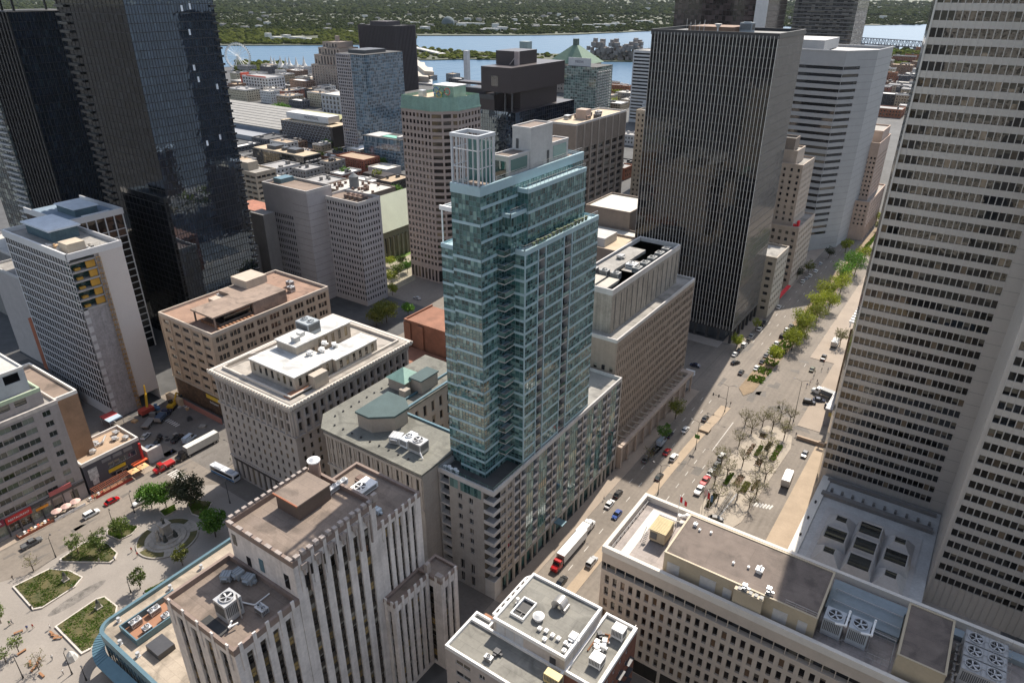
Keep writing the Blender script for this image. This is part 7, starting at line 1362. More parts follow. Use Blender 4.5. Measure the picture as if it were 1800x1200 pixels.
# made-up unseen blocks behind the viewpoint, added for the glass to reflect
for i, (x0, x1, y0, y1, z, c) in enumerate(((-190, -150, -70, -30, 70, 4), (-140, -100, -110, -70, 120, 6), (-92, -50, -70, -30, 96, 3), (-44, -4, -120, -80, 150, 9), (10, 50, -60, -15, 88, 4), (70, 115, 40, 90, 120, 6))):
    b = MB(); T = thing('plain_office_slab', ['broad pale stone office block behind the viewpoint, opposite the square', 'tall cream office slab behind the viewpoint, left of centre', 'tan office block behind the viewpoint, facing the boulevard', 'tallest white office slab behind the viewpoint', 'pale office block behind the viewpoint, right of the tall white slab', 'cream office slab to the right of the long block'][i], 'office building')
    items = []; fr = frame_of('B', x0, x1, y0, y1); items += [('B', fr, *o, .3) for o in wall_open(b, fr, -1, z, grid(x1-x0, int((x1-x0)/3.2), .5), rows_(4, z-2, int(z/3.6), .5), .3)]
    for k in 'FRL': f2 = frame_of(k, x0, x1, y0, y1); fq(b, f2, 0, f2[3], -1, z)
    b.quad((x0, y0, z), (x1, y0, z), (x1, y1, z), (x0, y1, z)); b.build('wall', M('rear_wall_%d' % c, TC[c]), T); put_windows(T, items, gl_dark, None, (1, 1, 0), 0)
# ================================================================ vehicles
tyre = M('tyre', (.015, .015, .015), rough=.8); autoglass = G('auto_glass', (.01, .012, .014), (.02, .022, .025), .1, rough=.05, wave=0); chrome = M('wheel_rim', (.4, .4, .4), rough=.3, metal=.8); redlamp = M('tail_lamp', (.35, .01, .01), rough=.3); clearlamp = M('head_lamp', (.7, .7, .68), rough=.2)
CP = {'white': (.78, .78, .76), 'black': (.012, .012, .014), 'silver': (.45, .46, .47), 'grey': (.13, .135, .14), 'red': (.42, .012, .015), 'blue': (.02, .07, .28), 'dark blue': (.02, .03, .07), 'olive': (.12, .13, .08), 'pale blue': (.45, .52, .6)}
PROTO = {}
def loft(b, secs, m=0):
    """secs: list of (x, [(y,z)...]) closed rings joined nose to tail along the length"""
    n = len(secs[0][1]); k = len(b.v)
    for x, ring in secs: b.v += [(y, x, z) for y, z in ring]
    for i in range(len(secs)-1):
        for j in range(n): q = (j+1) % n; b.f.append((k+i*n+j, k+i*n+q, k+(i+1)*n+q, k+(i+1)*n+j)); b.m.append(m)
    b.f.append(tuple(range(k+n-1, k-1, -1))); b.m.append(m); e = k+(len(secs)-1)*n; b.f.append(tuple(range(e, e+n))); b.m.append(m)
def ring(hw, z0, z1, sh=.12): return [(-hw, z0), (hw, z0), (hw+.0, z0+(z1-z0)*.55), (hw-sh, z1), (-hw+sh, z1), (-hw, z0+(z1-z0)*.55)]
def wheel_me(r=.33, w_=.22):
    b = MB(); b.tube((-w_/2, 0, 0), (w_/2, 0, 0), r, 14, 0); b.tube((-w_/2-.012, 0, 0), (w_/2+.012, 0, 0), r*.6, 10, 1); return b.mesh('wheel', [tyre, chrome])
WH = wheel_me(); WHB = wheel_me(.5, .3)
def car_meshes(kind, colour):
    key = (kind, colour)
    if key in PROTO: return PROTO[key]
    p = paint('paint_'+colour.replace(' ', '_'), CP[colour]); b = MB(); gl = MB(); L, hw, zb, zr = {'car': (4.6, .90, .28, 1.45), 'suv': (4.8, .96, .32, 1.78), 'van': (5.4, 1.0, .32, 2.35), 'pickup': (5.6, .98, .38, 1.85)}[kind]; h = L/2
    bel = {'car': .92, 'suv': 1.08, 'van': 1.2, 'pickup': 1.12}[kind]
    loft(b, [(-h, ring(hw*.86, zb+.1, bel*.78)), (-h+.25, ring(hw, zb, bel*.93)), (-h+1.0, ring(hw, zb, bel)), (h-1.3, ring(hw, zb, bel)), (h-.35, ring(hw*.97, zb, bel*.86)), (h, ring(hw*.84, zb+.1, bel*.66))])
    c0, c1, c2, c3 = {'car': (-h+.55, -h+1.15, h-2.0, h-1.15), 'suv': (-h+.12, -h+.4, h-2.0, h-1.25), 'van': (-h+.06, -h+.16, h-1.5, h-.75), 'pickup': (-h+2.0, -h+2.15, h-2.0, h-1.4)}[kind]
    loft(gl, [(c0, ring(hw*.93, bel-.02, bel+.04, .02)), (c1, ring(hw*.93, bel-.02, zr-.06, .16)), (c2, ring(hw*.93, bel-.02, zr-.06, .16)), (c3, ring(hw*.93, bel-.02, bel+.04, .02))])
    b.box(-hw*.76, hw*.76, c1+.03, c2+.02, zr-.058, zr); 
    for x in (c1+.05, (c1+c2)/2, c2-.05):
        for s_ in (-1, 1): b.tube((s_*hw*.935, x, bel), (s_*hw*.79, x, zr-.03), .05, 4)
    if kind == 'van':
        for s_ in (-1, 1): b.box(s_*hw*.95-.02, s_*hw*.95+.02, c1, h-2.6, bel, zr-.1)
        b.box(-hw*.9, hw*.9, -h+.05, -h+.14, bel, zr-.1)
    if kind == 'pickup':
        b.box(-hw, -hw+.1, -h+.1, c0, bel-.03, bel+.15); b.box(hw-.1, hw, -h+.1, c0, bel-.03, bel+.15)
    for s_ in (-1, 1): b.box(s_*(hw+.02)-.08, s_*(hw+.02)+.08, c3-.3, c3-.15, bel, bel+.14)
    hl, tl = MB(), MB(); hl.box(-.2, .2, -.06, .06, -.07, .07); tl.box(-.16, .16, -.05, .05, -.09, .09)
    PROTO[key] = (b.mesh('body', p), gl.mesh('window', autoglass), hl.mesh('headlight', clearlamp), tl.mesh('tail_light', redlamp), L, hw, bel); return PROTO[key]
def car(x, y, colour, kind, label, rz=0., group=None, name=None, z=0.02):
    bm, gm, hm, tm, L, hw, bel = car_meshes(kind, colour); t = thing(name or {'car': 'parked_car', 'suv': 'suv_car', 'van': 'delivery_van', 'pickup': 'pickup_truck'}[kind], label, {'car': 'car', 'suv': 'car', 'van': 'van', 'pickup': 'pickup truck'}[kind], (x, y, z), rz, group)
    inst('body', bm, t); inst('window', gm, t)
    for sx in (-1, 1):
        for yy in (-L*.31, L*.31): inst('wheel', WH, t, (sx*(hw-.1), yy, .33))
        inst('headlight', hm, t, (sx*hw*.62, L/2-.06, bel*.62)); inst('tail_light', tm, t, (sx*hw*.66, -L/2+.04, bel*.68))
    return t
def P_(px, py): return g(px, py, .7)
CARS = [  # pixel of its middle, colour, kind, label
 (1072,884,'white','car','white car in the kerb lane nearest the podium, behind the black parked car',0), (1087,866,'black','car','black car parked just ahead of the white one beside the glass tower podium',0), (1085,902,'blue','car','bright blue hatchback beside the long block corner',math.pi),
 (1159,836,'black','car','dark taxi by the median lamp, alone in the middle lane',0), (1136,805,'grey','car','dark grey car parked nearest in the shade of the brown slab canopy',0), (1151,790,'black','car','black car parked second in the shade of the brown slab canopy',0), (1163,775,'pale blue','van','pale blue van parked half in shade behind the black cars',0), (1177,762,'dark blue','car','dark blue car in deep shade ahead of the pale van',0),
 (1173,792,'red','car','small red car in the left roadway',0), (1185,802,'white','suv','white suv beside the small red car',0), (1205,753,'white','car','white car with dark sunroof following behind the median sign',0), (1240,733,'black','car','black car nearing the traffic lights beside the median tip',0),
 (1303,652,'black','car','black car alone in the middle of the intersection',0), (1293,635,'black','car','black car turning at the shadow edge of the intersection',-.5),
 (1292,620,'white','car','white car first in the kerb row under the black slab',0), (1300,613,'black','car','black car second in the kerb row under the black slab',0), (1308,604,'white','suv','white suv third in the kerb row by the small yellow tree',0), (1316,596,'black','car','black car fourth in the kerb row past the small yellow tree',0), (1321,588,'silver','car','silver car fifth in the kerb row under the black slab',0), (1335,576,'white','car','white car sixth in the kerb row under the black slab',0), (1340,570,'black','car','black car seventh in the kerb row under the black slab',0), (1345,563,'grey','car','dark grey car last in the kerb row under the black slab',0), (1369,537,'white','car','white car by itself at the kerb beside the cream stone block',0),
 (1330,644,'white','car','white car first of the row along the planted median, at the stop line',0), (1340,633,'black','car','black car second of the row along the planted median',0), (1347,622,'grey','car','dark grey car third of the row along the planted median',0), (1354,613,'white','car','white car fourth of the row along the planted median',0), (1365,601,'white','car','white car fifth of the row beside the clipped bed of the median',0), (1375,588,'black','suv','black suv sixth of the row beside the median trees',0), (1383,577,'white','car','white car seventh of the row beside the median trees',0), (1391,570,'grey','car','grey car eighth of the row, half behind the median trees',0), (1407,550,'silver','car','silver car mostly hidden behind the median tree crowns',0),
 (1411,492,'white','car','white car nearest in the shaded row by the red awning',0), (1417,487,'silver','car','silver car second in the shaded row by the red awning',0), (1424,482,'white','car','white car third in the shaded row by the red awning',0), (1434,474,'white','car','white car fourth in the shaded row by the red awning',0), (1442,461,'silver','car','silver car farthest in the shaded row near the banded tower',0), (1521,441,'white','car','white car far up the boulevard past the trees, left of two',0), (1532,436,'silver','car','silver car far up the boulevard past the trees, right of two',0),
 (1230,859,'white','pickup','white pickup parked at the near end of the little park',0), (1240,843,'red','pickup','red pickup parked second along the little park',0), (1250,828,'white','car','white car parked third along the little park',0), (1260,815,'grey','car','grey car parked fourth along the little park',0), (1269,800,'white','suv','white suv parked last along the little park under bare trees',0),
 (1415,795,'black','car','black car by itself in the lane right of the little park',math.pi), (1259,909,'black','car','black car partly hidden behind the long block parapet',-1.2),
 (1448,626,'black','pickup','black pickup at the right kerb opposite the planted median',0), (1428,646,'olive','car','olive car at the right kerb near the standing people',0), (1423,704,'black','suv','black suv at the ramp wall left of the cross tower',-1.3), (1440,700,'dark blue','car','dark blue car behind the suv at the ramp wall',-1.3), (1461,713,'dark blue','suv','dark blue suv in shade against the cross tower foot',-1.3),
 (1041,986,'silver','suv','silver suv in the lane between the grey roofs and the long block',0), (988,1020,'black','car','black car stopped in front of the red semi truck',0),
 (56,957,'grey','pickup','dark grey pickup parked by the cafe terrace at the far left',0), (161,905,'white','suv','white suv beside the pink parasols',0), (197,882,'red','car','red car parked beside the wooden terrace frames',0), (247,883,'white','suv','white suv passing under the big green tree on the square street',math.pi),
 (278,777,'black','car','black car in the shaded yard behind the dark shop',.6), (333,773,'pale blue','van','pale blue van parked in the yard by the box trailer',.3), (312,772,'black','pickup','black pickup in the middle of the shaded yard',.4), (256,768,'silver','car','silver car by the wall of the shaded yard',.5), (262,790,'pale blue','suv','pale blue suv at the gate of the shaded yard',.5),
 (1210,655,'white','van','white van waiting in the shaded side street below the brown slab',1.57), (1222,640,'dark blue','car','dark blue car in the shaded side street below the brown slab',1.57), (405,372+128,'white','car','',0),
 (688,507,'silver','car','silver car on the dark street below the crowned tower, left one',1.3), (733,524,'silver','car','silver car on the dark street below the crowned tower, right one',1.5)]
for (px, py, c_, k_, lab, rz) in CARS:
    if lab: x, y = P_(px, py); car(x, y, c_, k_, lab, rz)
def truck(x, y, rz, label, colour, box_m, lb=7., hb=3.6, cabonly=False, name='box_truck', wb=2.5):
    t = thing(name, label, 'truck', (x, y, .02), rz); p = paint('paint_'+colour, CP[colour]); b = MB(); gp = .5; y0 = lb/2
    loft(b, [(y0+gp, ring(1.2, .6, 2.9, .1)), (y0+gp+1.3, ring(1.2, .6, 3.0, .15)), (y0+gp+1.9, ring(1.18, .6, 1.9, .15)), (y0+gp+3.2, ring(1.1, .6, 1.6, .2))]); b.build('cab', p, t)
    s = MB(); s.quad((-1.05, y0+gp+1.93, 1.95), (1.05, y0+gp+1.93, 1.95), (1.0, y0+gp+1.36, 2.85), (-1.0, y0+gp+1.36, 2.85)); s.box(-1.23, -1.2, y0+gp+.5, y0+gp+1.3, 1.9, 2.6); s.box(1.2, 1.23, y0+gp+.5, y0+gp+1.3, 1.9, 2.6); s.build('window', autoglass, t)
    b = MB(); b.box(-wb/2, wb/2, -lb/2, lb/2, 1.1, hb); o = b.build('cargo_box', box_m, t); b = MB(); b.box(-wb/2-.04, wb/2+.04, -lb/2-.03, -lb/2+.06, 1.05, hb+.03); b.box(-wb/2-.03, wb/2+.03, lb/2-.08, lb/2+.02, 1.05, hb+.03); b.build('box_trim', alu, o)
    b = MB(); b.box(-.5, .5, -lb/2+.2, y0+gp+2.4, .7, 1.08); b.build('chassis', metal_d, t)
    for yy in (-lb/2+.9, -lb/2+2.1, y0+gp+2.1) + ((y0-.6,) if lb > 9 else ()):
        for s_ in (-1, 1): inst('wheel', WHB, t, (s_*1.05, yy, .5))
    return t
whb = M('box_white', (.72, .72, .7), rough=.5, var=.07); dkbx = M('box_grey', (.16, .17, .18), rough=.5)
x, y = g(1006, 968); truck(x, y, math.pi, 'red semi truck with a long white trailer beside the podium entrance', 'red', whb, 13.2, 3.9, name='semi_truck')
x, y = g(1026, 938); truck(x, y-.5, 0, 'white box truck behind the red semi trailer', 'white', whb, 4.6, 3.1)
x, y = g(362, 787); truck(x, y-1.2, math.pi, 'black tractor with a grey white trailer standing at the yard gate', 'black', M('box_cream', (.6, .59, .55)), 12.4, 4.0, name='semi_truck')
x, y = g(299, 822); truck(x, y, math.pi, 'red crane truck on the square street at the orange parasols', 'red', M('bed_red', (.4, .02, .02)), 3.4, 1.9)
x, y = g(1384, 845); truck(x, y-1.5, .06, 'white box truck parked beside the little park', 'white', whb, 5.6, 3.5)
x, y = g(1466, 607); truck(x, y, 0, 'white box truck under the tree at the far right kerb', 'white', whb, 4.6, 3.2)
x, y = g(1456, 697); truck(x, y, 1.35, 'white cab truck with a dark grey box at the ramp wall', 'white', dkbx, 6.2, 3.2)
x, y = g(284, 742); truck(x, y, .5, 'dark blue tipper truck in the yard beside the digger', 'dark blue', M('tipper_blue', (.06, .09, .14)), 4.6, 2.6)
x, y = g(262, 750); truck(x, y, .6, 'grey flatbed truck in the shade of the yard', 'grey', M('flatbed', (.22, .21, .2)), 6.2, 1.5)
# city bus
x, y = g(397, 838); t = thing('city_bus', 'white and blue city bus turning beside the limestone office block', 'bus', (x, y, .02), math.pi/2+.06); b = MB(); loft(b, [(-6, ring(1.25, .35, 3.0, .12)), (5.9, ring(1.25, .35, 3.0, .12)), (6.1, ring(1.2, .4, 2.8, .15))]); b.build('body', paint('bus_white', (.72, .74, .76)), t); b = MB()
for s_ in (-1, 1): b.box(s_*1.255-.02, s_*1.255+.02, -5.2, 5.4, 1.5, 2.5)
b.box(-1.05, 1.05, 6.09, 6.13, 1.3, 2.6); b.box(-1.05, 1.05, -6.03, -5.99, 1.6, 2.5); b.build('window', autoglass, t); b = MB(); b.box(-.8, .8, -4.5, -1.5, 3.004, 3.25); b.box(-.9, .9, .5, 3.8, 3.004, 3.2); b.build('roof_unit', M('bus_grey', (.5, .52, .55)), t); b = MB(); b.box(-1.27, 1.27, -5.99, 5.6, .5, 1.15); b.build('side_skirt', M('bus_blue', (.05, .2, .42)), t)
for yy in (-3.6, 4.0):
    for s_ in (-1, 1): inst('wheel', WHB, t, (s_*1.1, yy, .5))
# yard plant
x, y = g(303, 720); t = thing('wheel_digger', 'yellow digger with a raised arm in the construction yard', 'digger', (x, y, .02), .6); b = MB(); b.box(-1.2, 1.2, -1.6, 1.6, 1.0, 2.0); b.build('body', M('plant_yellow', (.6, .36, .02), rough=.5), t); boxes('cab', autoglass, t, [(-1.1, .1, .2, 1.5, 2.0, 3.2)]); b = MB(); b.bar((.5, 1.5, 2), (.7, 4.2, 4.6), .5); b.bar((.7, 4.2, 4.6), (.7, 6.4, 2.2), .4); b.build('arm', M('plant_yellow', ()), t); b = MB(); b.prism([(.2, 6), (1.2, 6), (1.2, 7), (.2, 7)], 1.2, 2.2); b.build('bucket', metal_d, t); boxes('track', tyre, t, [(-1.4, -.8, -1.9, 1.9, 0, 1), (.8, 1.4, -1.9, 1.9, 0, 1)])
t = thing('crawler_crane', 'yellow telescopic crane leaning on the foot of the unfinished hotel', 'crane', (-244, 108, .02)); b = MB(); b.bar((0, 0, 2), (-2.5, 2, 7), .7); b.bar((-2.5, 2, 7), (-3.2, 2.5, 10), .45); b.build('boom', M('plant_yellow', ()), t); boxes('body', M('plant_red', (.4, .06, .04)), t, [(-1.4, 1.4, -3, 2, .9, 2.6)]); boxes('track', tyre, t, [(-1.7, -1, -3, 2.4, 0, .9), (1, 1.7, -3, 2.4, 0, .9)])
t = thing('site_shelter', 'red and blue striped site shelter at the foot of the bare concrete wall', 'shelter', (-247.6, 96.4, .02)); boxes('roof', M('shelter_red', (.5, .07, .06)), t, [(-3.5, 0, -2.6, 2.4, 3.2, 3.4)]); boxes('roof', M('shelter_blue', (.4, .5, .58)), t, [(.004, 3.6, -2.6, 2.4, 3.2, 3.4)]); boxes('post', metal_l, t, [(x_, x_+.15, y_, y_+.15, 0, 3.2) for x_ in (-3.4, 3.3) for y_ in (-2.5, 2.2)]); boxes('table', concw, t, [(-2, 1.5, -1, .6, .8, 1.0)])
for i in range(26):
    x, y = -246+R.random()*28, 99+R.random()*19
    if (x+232)**2+(y-108)**2 < 60: continue
    b = MB(); s_ = .8+R.random()*1.6; b.box(-s_/2, s_/2, -s_*.4, s_*.4, 0, .4+R.random()*.9); b.box(-s_/3, s_/3, -s_*.2, s_*.2, 1.304, 1.7) if R.random() > .7 else 0; o = b.build('building_material', [concw, M('timber_new', ()), metal_d, M('tarp_blue', (.1, .2, .35)), grey][i % 5], None, (x, y, .02)); o.rotation_euler = (0, 0, R.random()*3); tag(o, 'small heap of building material lying in the construction yard', 'building material', 'material heaps in the yard')
tag(boxes('hoarding', M('hoard_pink', (.36, .16, .13), var=.2), None, [(-247, -214.2, 119.4, 119.6, 0, 2.4)]), 'dull red hoarding fence along the front of the tan office block', 'fence')
tag(boxes('timber_platform', M('timber_pale', (.55, .42, .28)), None, [(-247, -238, 117.4, 119.2, 0.02, 3.0)]), 'pale timber covered walkway roof beside the tan office block', 'walkway')
# ================================================================ street furniture
polem = M('pole_dark', (.03, .03, .032), rough=.5)
def lamp(px, py, h, label, arm=(2.2, 0), signal=False, name='street_lamp', sign=None):
    x, y = g(px, py); t = thing(name, label, 'street lamp', (x, y, 0)); b = MB(); b.frus(0, 0, 0, 1, .22, .16, 8); b.tube((0, 0, 1), (0, 0, h-.8), .12, 6, 0, .08); ax, ay = arm
    for s_ in ((1, -1) if name == 'boulevard_lamp' else (1,)):
        for i in range(5): a, c = i/5, (i+1)/5; b.tube((ax*a*s_, ay*a*s_, h-.8+.8*math.sin(a*1.5)), (ax*c*s_, ay*c*s_, h-.8+.8*math.sin(c*1.5)), .06, 5)
    b.build('pole', polem, t)
    for s_ in ((1, -1) if name == 'boulevard_lamp' else (1,)): b = MB(); b.box(ax*s_-.35, ax*s_+.35, ay*s_-.16, ay*s_+.16, h-.1, h+.06); b.build('lamp_head', metal_d, t)
    if signal:
        b = MB(); b.tube((0, 0, 5.6), (-5.6, .5, 5.9), .08, 5); b.build('signal_arm', polem, t)
        for xx in (-5.4, -3.2): b = MB(); b.box(xx-.2, xx+.2, .2, .55, 5.2, 6.5); b.build('traffic_signal', black, t)
    if sign: b = MB(); b.box(-.9, .9, -.08, -.02, 4.6, 6.2); b.build('sign_board', M('sign_green', (.06, .22, .03), rough=.5), t)
    return t
lamp(1274, 722, 12, 'traffic light pole with an arm on the tip of the paved median', (2.6, .5), True, 'boulevard_lamp'); lamp(1223, 788, 12, 'lamp with a green sign board on the paved median', (2.6, .5), False, 'boulevard_lamp', 1); lamp(1157, 867, 12, 'double armed lamp on the near end of the paved median', (2.4, .4), False, 'boulevard_lamp'); lamp(1373, 608, 11, 'lamp standing between parked cars at the planted median', (2, 0)); lamp(1344, 655, 9, 'signal pole at the near end of the planted median', (1.4, 0)); lamp(1395, 738, 18, 'tall leaning looking lamp mast behind the bare trees of the little park', (2.6, .6), False, 'boulevard_lamp'); lamp(1232, 720, 7, 'small signal pole beside the crosswalk', (-1, 0)) if False else None
lamp(99, 982, 8, 'slim dark lamp post beside the thin bare tree on the square', (0, .6)); lamp(237, 903, 8, 'slim dark lamp post by the leafy tree on the square', (0, .6)); lamp(405, 886, 9, 'slim dark lamp post standing in the shade behind the bus', (0, .6)); lamp(411, 815, 9, 'curved lamp at the corner of the limestone block', (-2, -.5)); lamp(128, 1187, 8, 'dark lamp post at the bottom left corner by the white tent', (0, .6)); lamp(153, 1198, 5, 'short dark post at the bottom edge beside the teal canopy', (.3, 0)); lamp(42, 1194, 8, 'dark lamp post at the bottom left corner among the thin trees', (.8, .2)); lamp(231, 1043, 5, 'thin post beside the young tree near the curved block', (.3, .1)); lamp(200, 925, 6, 'thin pole at the roadside of the square', (.2, .1))
for i, (x, y) in enumerate(((-48.6, 172.6), (-47.4, 171.7), (-46.2, 171))):
    b = MB(); b.tube((x, y, 0), (x, y, 12-i*.6), .07, 6); o = tag(b.build('flagpole', metal_l), ['flagpole at the corner of the little park, nearest the road', 'flagpole at the corner of the little park, middle one with the red flag', 'flagpole at the corner of the little park, farthest from the road'][i], 'flagpole')
    b = MB(); b.quad((x, y, 8.4), (x+.5, y+1.0, 7.4), (x+.5, y+1.1, 9.6), (x, y, 10.8)); b.build('flag', [whitem, M('flag_red', ()), M('tarp_blue', ())][i], o)
# bicycle share dock in the little park
t = thing('bike_dock', 'long rack of docked bicycles in the little park', 'bicycle rack', (-43.6, 181.4, .16), -.06); boxes('dock_rail', metal_d, t, [(-.25, .25, -8, 8, 0, .12)])
for i in range(22):
    for s_ in (-1, 1):
        if s_ > 0 and i % 3: continue
        b = MB(); y = -7.8+.72*i
        for xx in (s_*.5, s_*1.5):
            for k in range(10): a, c = 2*math.pi*k/10, 2*math.pi*(k+1)/10; b.tube((xx+.33*math.cos(a), y, .36+.33*math.sin(a)), (xx+.33*math.cos(c), y, .36+.33*math.sin(c)), .035, 4)
        b.tube((s_*.5, y, .36), (s_*1.2, y, .5), .035, 4); b.tube((s_*1.2, y, .5), (s_*1.5, y, .36), .035, 4); b.tube((s_*.62, y, .85), (s_*.5, y, .36), .035, 4); b.tube((s_*.62, y, .85), (s_*1.2, y, .85), .035, 4); b.tube((s_*.6, y-.25, 1.0), (s_*.6, y+.25, 1.0), .03, 4); b.box(s_*1.2-.12, s_*1.2+.12, y-.08, y+.08, .86, .94)
        tag(b.build('docked_bicycle', [black, metal_d, M('bike_grey', (.25, .25, .25))][i % 3], None), 'docked bicycle standing in the long rack of the little park', 'bicycle', 'bicycles in the rack').location = (-43.6, 181.4, .16)
# planting beds of the little park
for i, (x, y, w_, l_, gcol, lab) in enumerate(((-47.8, 195, 1.3, 7, 0, 'clipped green bed nearest the parked cars in the little park'), (-44.8, 196.5, 2.2, 6, 1, 'reddish earth bed in the middle of the little park'), (-41.8, 193.8, 2, 6, 2, 'bright yellow green bed in the middle of the little park'), (-39.6, 196.8, 1.2, 7, 1, 'narrow earth bed along the right kerb of the little park'), (-48.4, 181, 1.5, 8, 3, 'dark green bed at the near left of the little park'), (-47.2, 216, 1.5, 8, 1, 'earth bed at the far left of the little park'), (-44.5, 216.5, 1.3, 7, 0, 'narrow green bed in the far half of the little park'), (-39.2, 219, 2, 11, 0, 'long green hedge bed at the far right of the little park'), (-42.4, 210, 2.2, 4, 1, 'small earth bed in the far half of the little park'), (-46.2, 227, 2.2, 3, 1, 'square earth bed at the far end of the little park'), (-42.6, 221, 1.4, 5, 3, 'dull green bed in the far half of the little park'))):
    t = thing('planting_bed', lab, 'planting bed', (x, y, .16)); boxes('kerb', kerbm, t, [(-w_/2-.15, w_/2+.15, -l_/2-.15, l_/2+.15, 0, .25)]); boxes('soil', M('soil_dark', (.13, .08, .05), fine=4, var=.3), t, [(-w_/2, w_/2, -l_/2, l_/2, .254, .3)])
    b = MB(); 
    for k in range(220 if gcol != 1 else 50): xx, yy, a, r = R.uniform(-w_/2, w_/2), R.uniform(-l_/2, l_/2), R.random()*6, .22; zz = .3+R.random()*(.5 if gcol != 1 else .2); b.quad((xx-r*math.cos(a), yy-r*math.sin(a), zz-.1), (xx+r*math.cos(a), yy+r*math.sin(a), zz-.1), (xx+r*math.cos(a)-.1, yy+r*math.sin(a)+.1, zz+.22), (xx-r*math.cos(a)-.1, yy-r*math.sin(a)+.1, zz+.22))
    b.build('ground_cover', [leafmat('leaf_cover', ()), leafmat('leaf_dry', (.13, .09, .04), (.1, .1, .04)), leafmat('leaf_lime', (.16, .22, .02), (.25, .28, .03)), leafmat('leaf_dull', (.06, .08, .03), (.1, .09, .04))][gcol], t)['kind'] = 'stuff'
# cafe terraces along the square street
for i, y in enumerate((59.4, 62.2, 65.0)):
    t = thing('parasol', 'pink round parasol over the cafe terrace, %s of three' % ('nearest', 'middle', 'farthest')[i], 'parasol', (-210.9, y, .14)); b = MB(); b.tube((0, 0, 0), (0, 0, 2.6), .05, 5); b.build('pole', metal_l, t); b = MB(); b.frus(0, 0, 2.15, 2.75, 1.55, .1, 10); b.build('canopy', M('parasol_pink', (.62, .42, .37)), t)
for i, y in enumerate((83.6, 86.8)):
    t = thing('square_parasol', ['orange square parasol with a letter, nearer of two by the dark shop', 'orange square parasol with a letter, farther of two by the dark shop'][i], 'parasol', (-210.3, y, .14)); b = MB(); b.tube((0, 0, 0), (0, 0, 2.8), .05, 5); b.build('pole', metal_l, t); b = MB(); b.frus(0, 0, 2.5, 2.9, 2.1, .3, 4, rot=math.pi/4); b.build('canopy', M('parasol_orange', (.72, .42, .2)), t); me = text_mesh('LE'[i], 1.1); me.materials.clear(); me.materials.append(metal_d); o = bpy.data.objects.new('lettering', me); COL.objects.link(o); o.parent = t; o.location = (.0, 0, 2.93); o.rotation_euler = (0, 0, math.pi/2)
t = thing('timber_pergola', 'long rust red timber terrace frame in front of the dark shop', 'pergola'); b = MB()
for i in range(22): y = 70.6+.55*i; b.bar((-212.4, y, 2.7), (-209.7, y, 2.7), .1)
for y in lv(70.6, 82.2, 5):
    for x in (-212.4, -209.7): b.bar((x, y, .1), (x, y, 2.7), .12)
for x in (-212.4, -209.7): b.bar((x, 70.4, 2.72), (x, 82.4, 2.72), .12)
b.build('beam', M('terrace_rust', (.33, .11, .06)), t); boxes('rail', M('terrace_red', (.42, .06, .04)), t, [(-209.7, -209.55, 70.4, 82.4, .1, 1.0)]); boxes('deck', M('deck_rust', ()), t, [(-212.4, -209.8, 70.4, 82.4, .1, .2)])
for i in range(15):
    y = 50+.95*i + (10.5 if i > 8 else 0); b = MB(); b.box(-.4, .4, -.3, .3, .7, .78); b.cyl(0, 0, 0, .7, .06, 6); b.box(-.25, .25, -.3, .3, 0, .04); tag(b.build('terrace_table', [whitep, M('table_red', (.5, .09, .05)), M('timber_new', ())][i % 3], None, (-211.0+.4*(i % 2), y, .2)), 'small cafe table on the terraces along the square street', 'table', 'cafe tables along the square street')
tag(boxes('terrace_fence', M('terrace_rust', ()), None, [(-209.6, -209.5, 48, 57.6, .1, 1.0), (-211.9, -209.6, 47.9, 48.0, .1, 1.0)]), 'low rust red terrace fence beside the red shop sign', 'fence'); tag(boxes('terrace_fence', whitep, None, [(-209.5, -209.4, 57.8, 67, .1, 1.0)]), 'low white terrace fence in front of the pink parasols', 'fence')
b = MB(); b.frus(0, 0, .0, 1.6, 1.4, .9, 8); b.frus(0, 0, 1.6, 2.6, .9, .1, 8); tag(b.build('white_tent', whitem, None, (*g(128, 1160), .02)), 'small white market tent beside the teal canopy', 'tent')
b = MB(); b.box(-1, 1, -.25, .25, .4, .5); b.box(-.9, -.7, -.2, .2, 0, .4); b.box(.7, .9, -.2, .2, 0, .4); bme = b.mesh('bench', M('bench_wood', (.32, .16, .08)))
for i, (px, py) in enumerate(((93, 1117), (98, 1121), (103, 1125), (34, 1115), (40, 1150), (62, 1178), (69, 1166), (55, 1170), (75, 1190))): tag(inst('bench', bme, None, (*g(px, py), .02), .4*i), 'dark wooden bench on the lower left corner of the square', 'bench', 'benches on the square')
tag(boxes('ramp_wall', M('ramp_stone', (.4, .3, .22)), None, [(-36, -24.5, 232.6, 233.4, -.5, 1.3)]), 'low tan ramp wall behind the little park', 'wall')
tag(boxes('planter_wall', tanpave, None, [(-66.8, -63.2, 217, 220, .15, .9)]), 'low paved planter block across the paved median', 'planter')
t = thing('sidewalk_scaffold', 'red scaffold frame on the shop front beside the boulevard trees', 'scaffold') if False else None
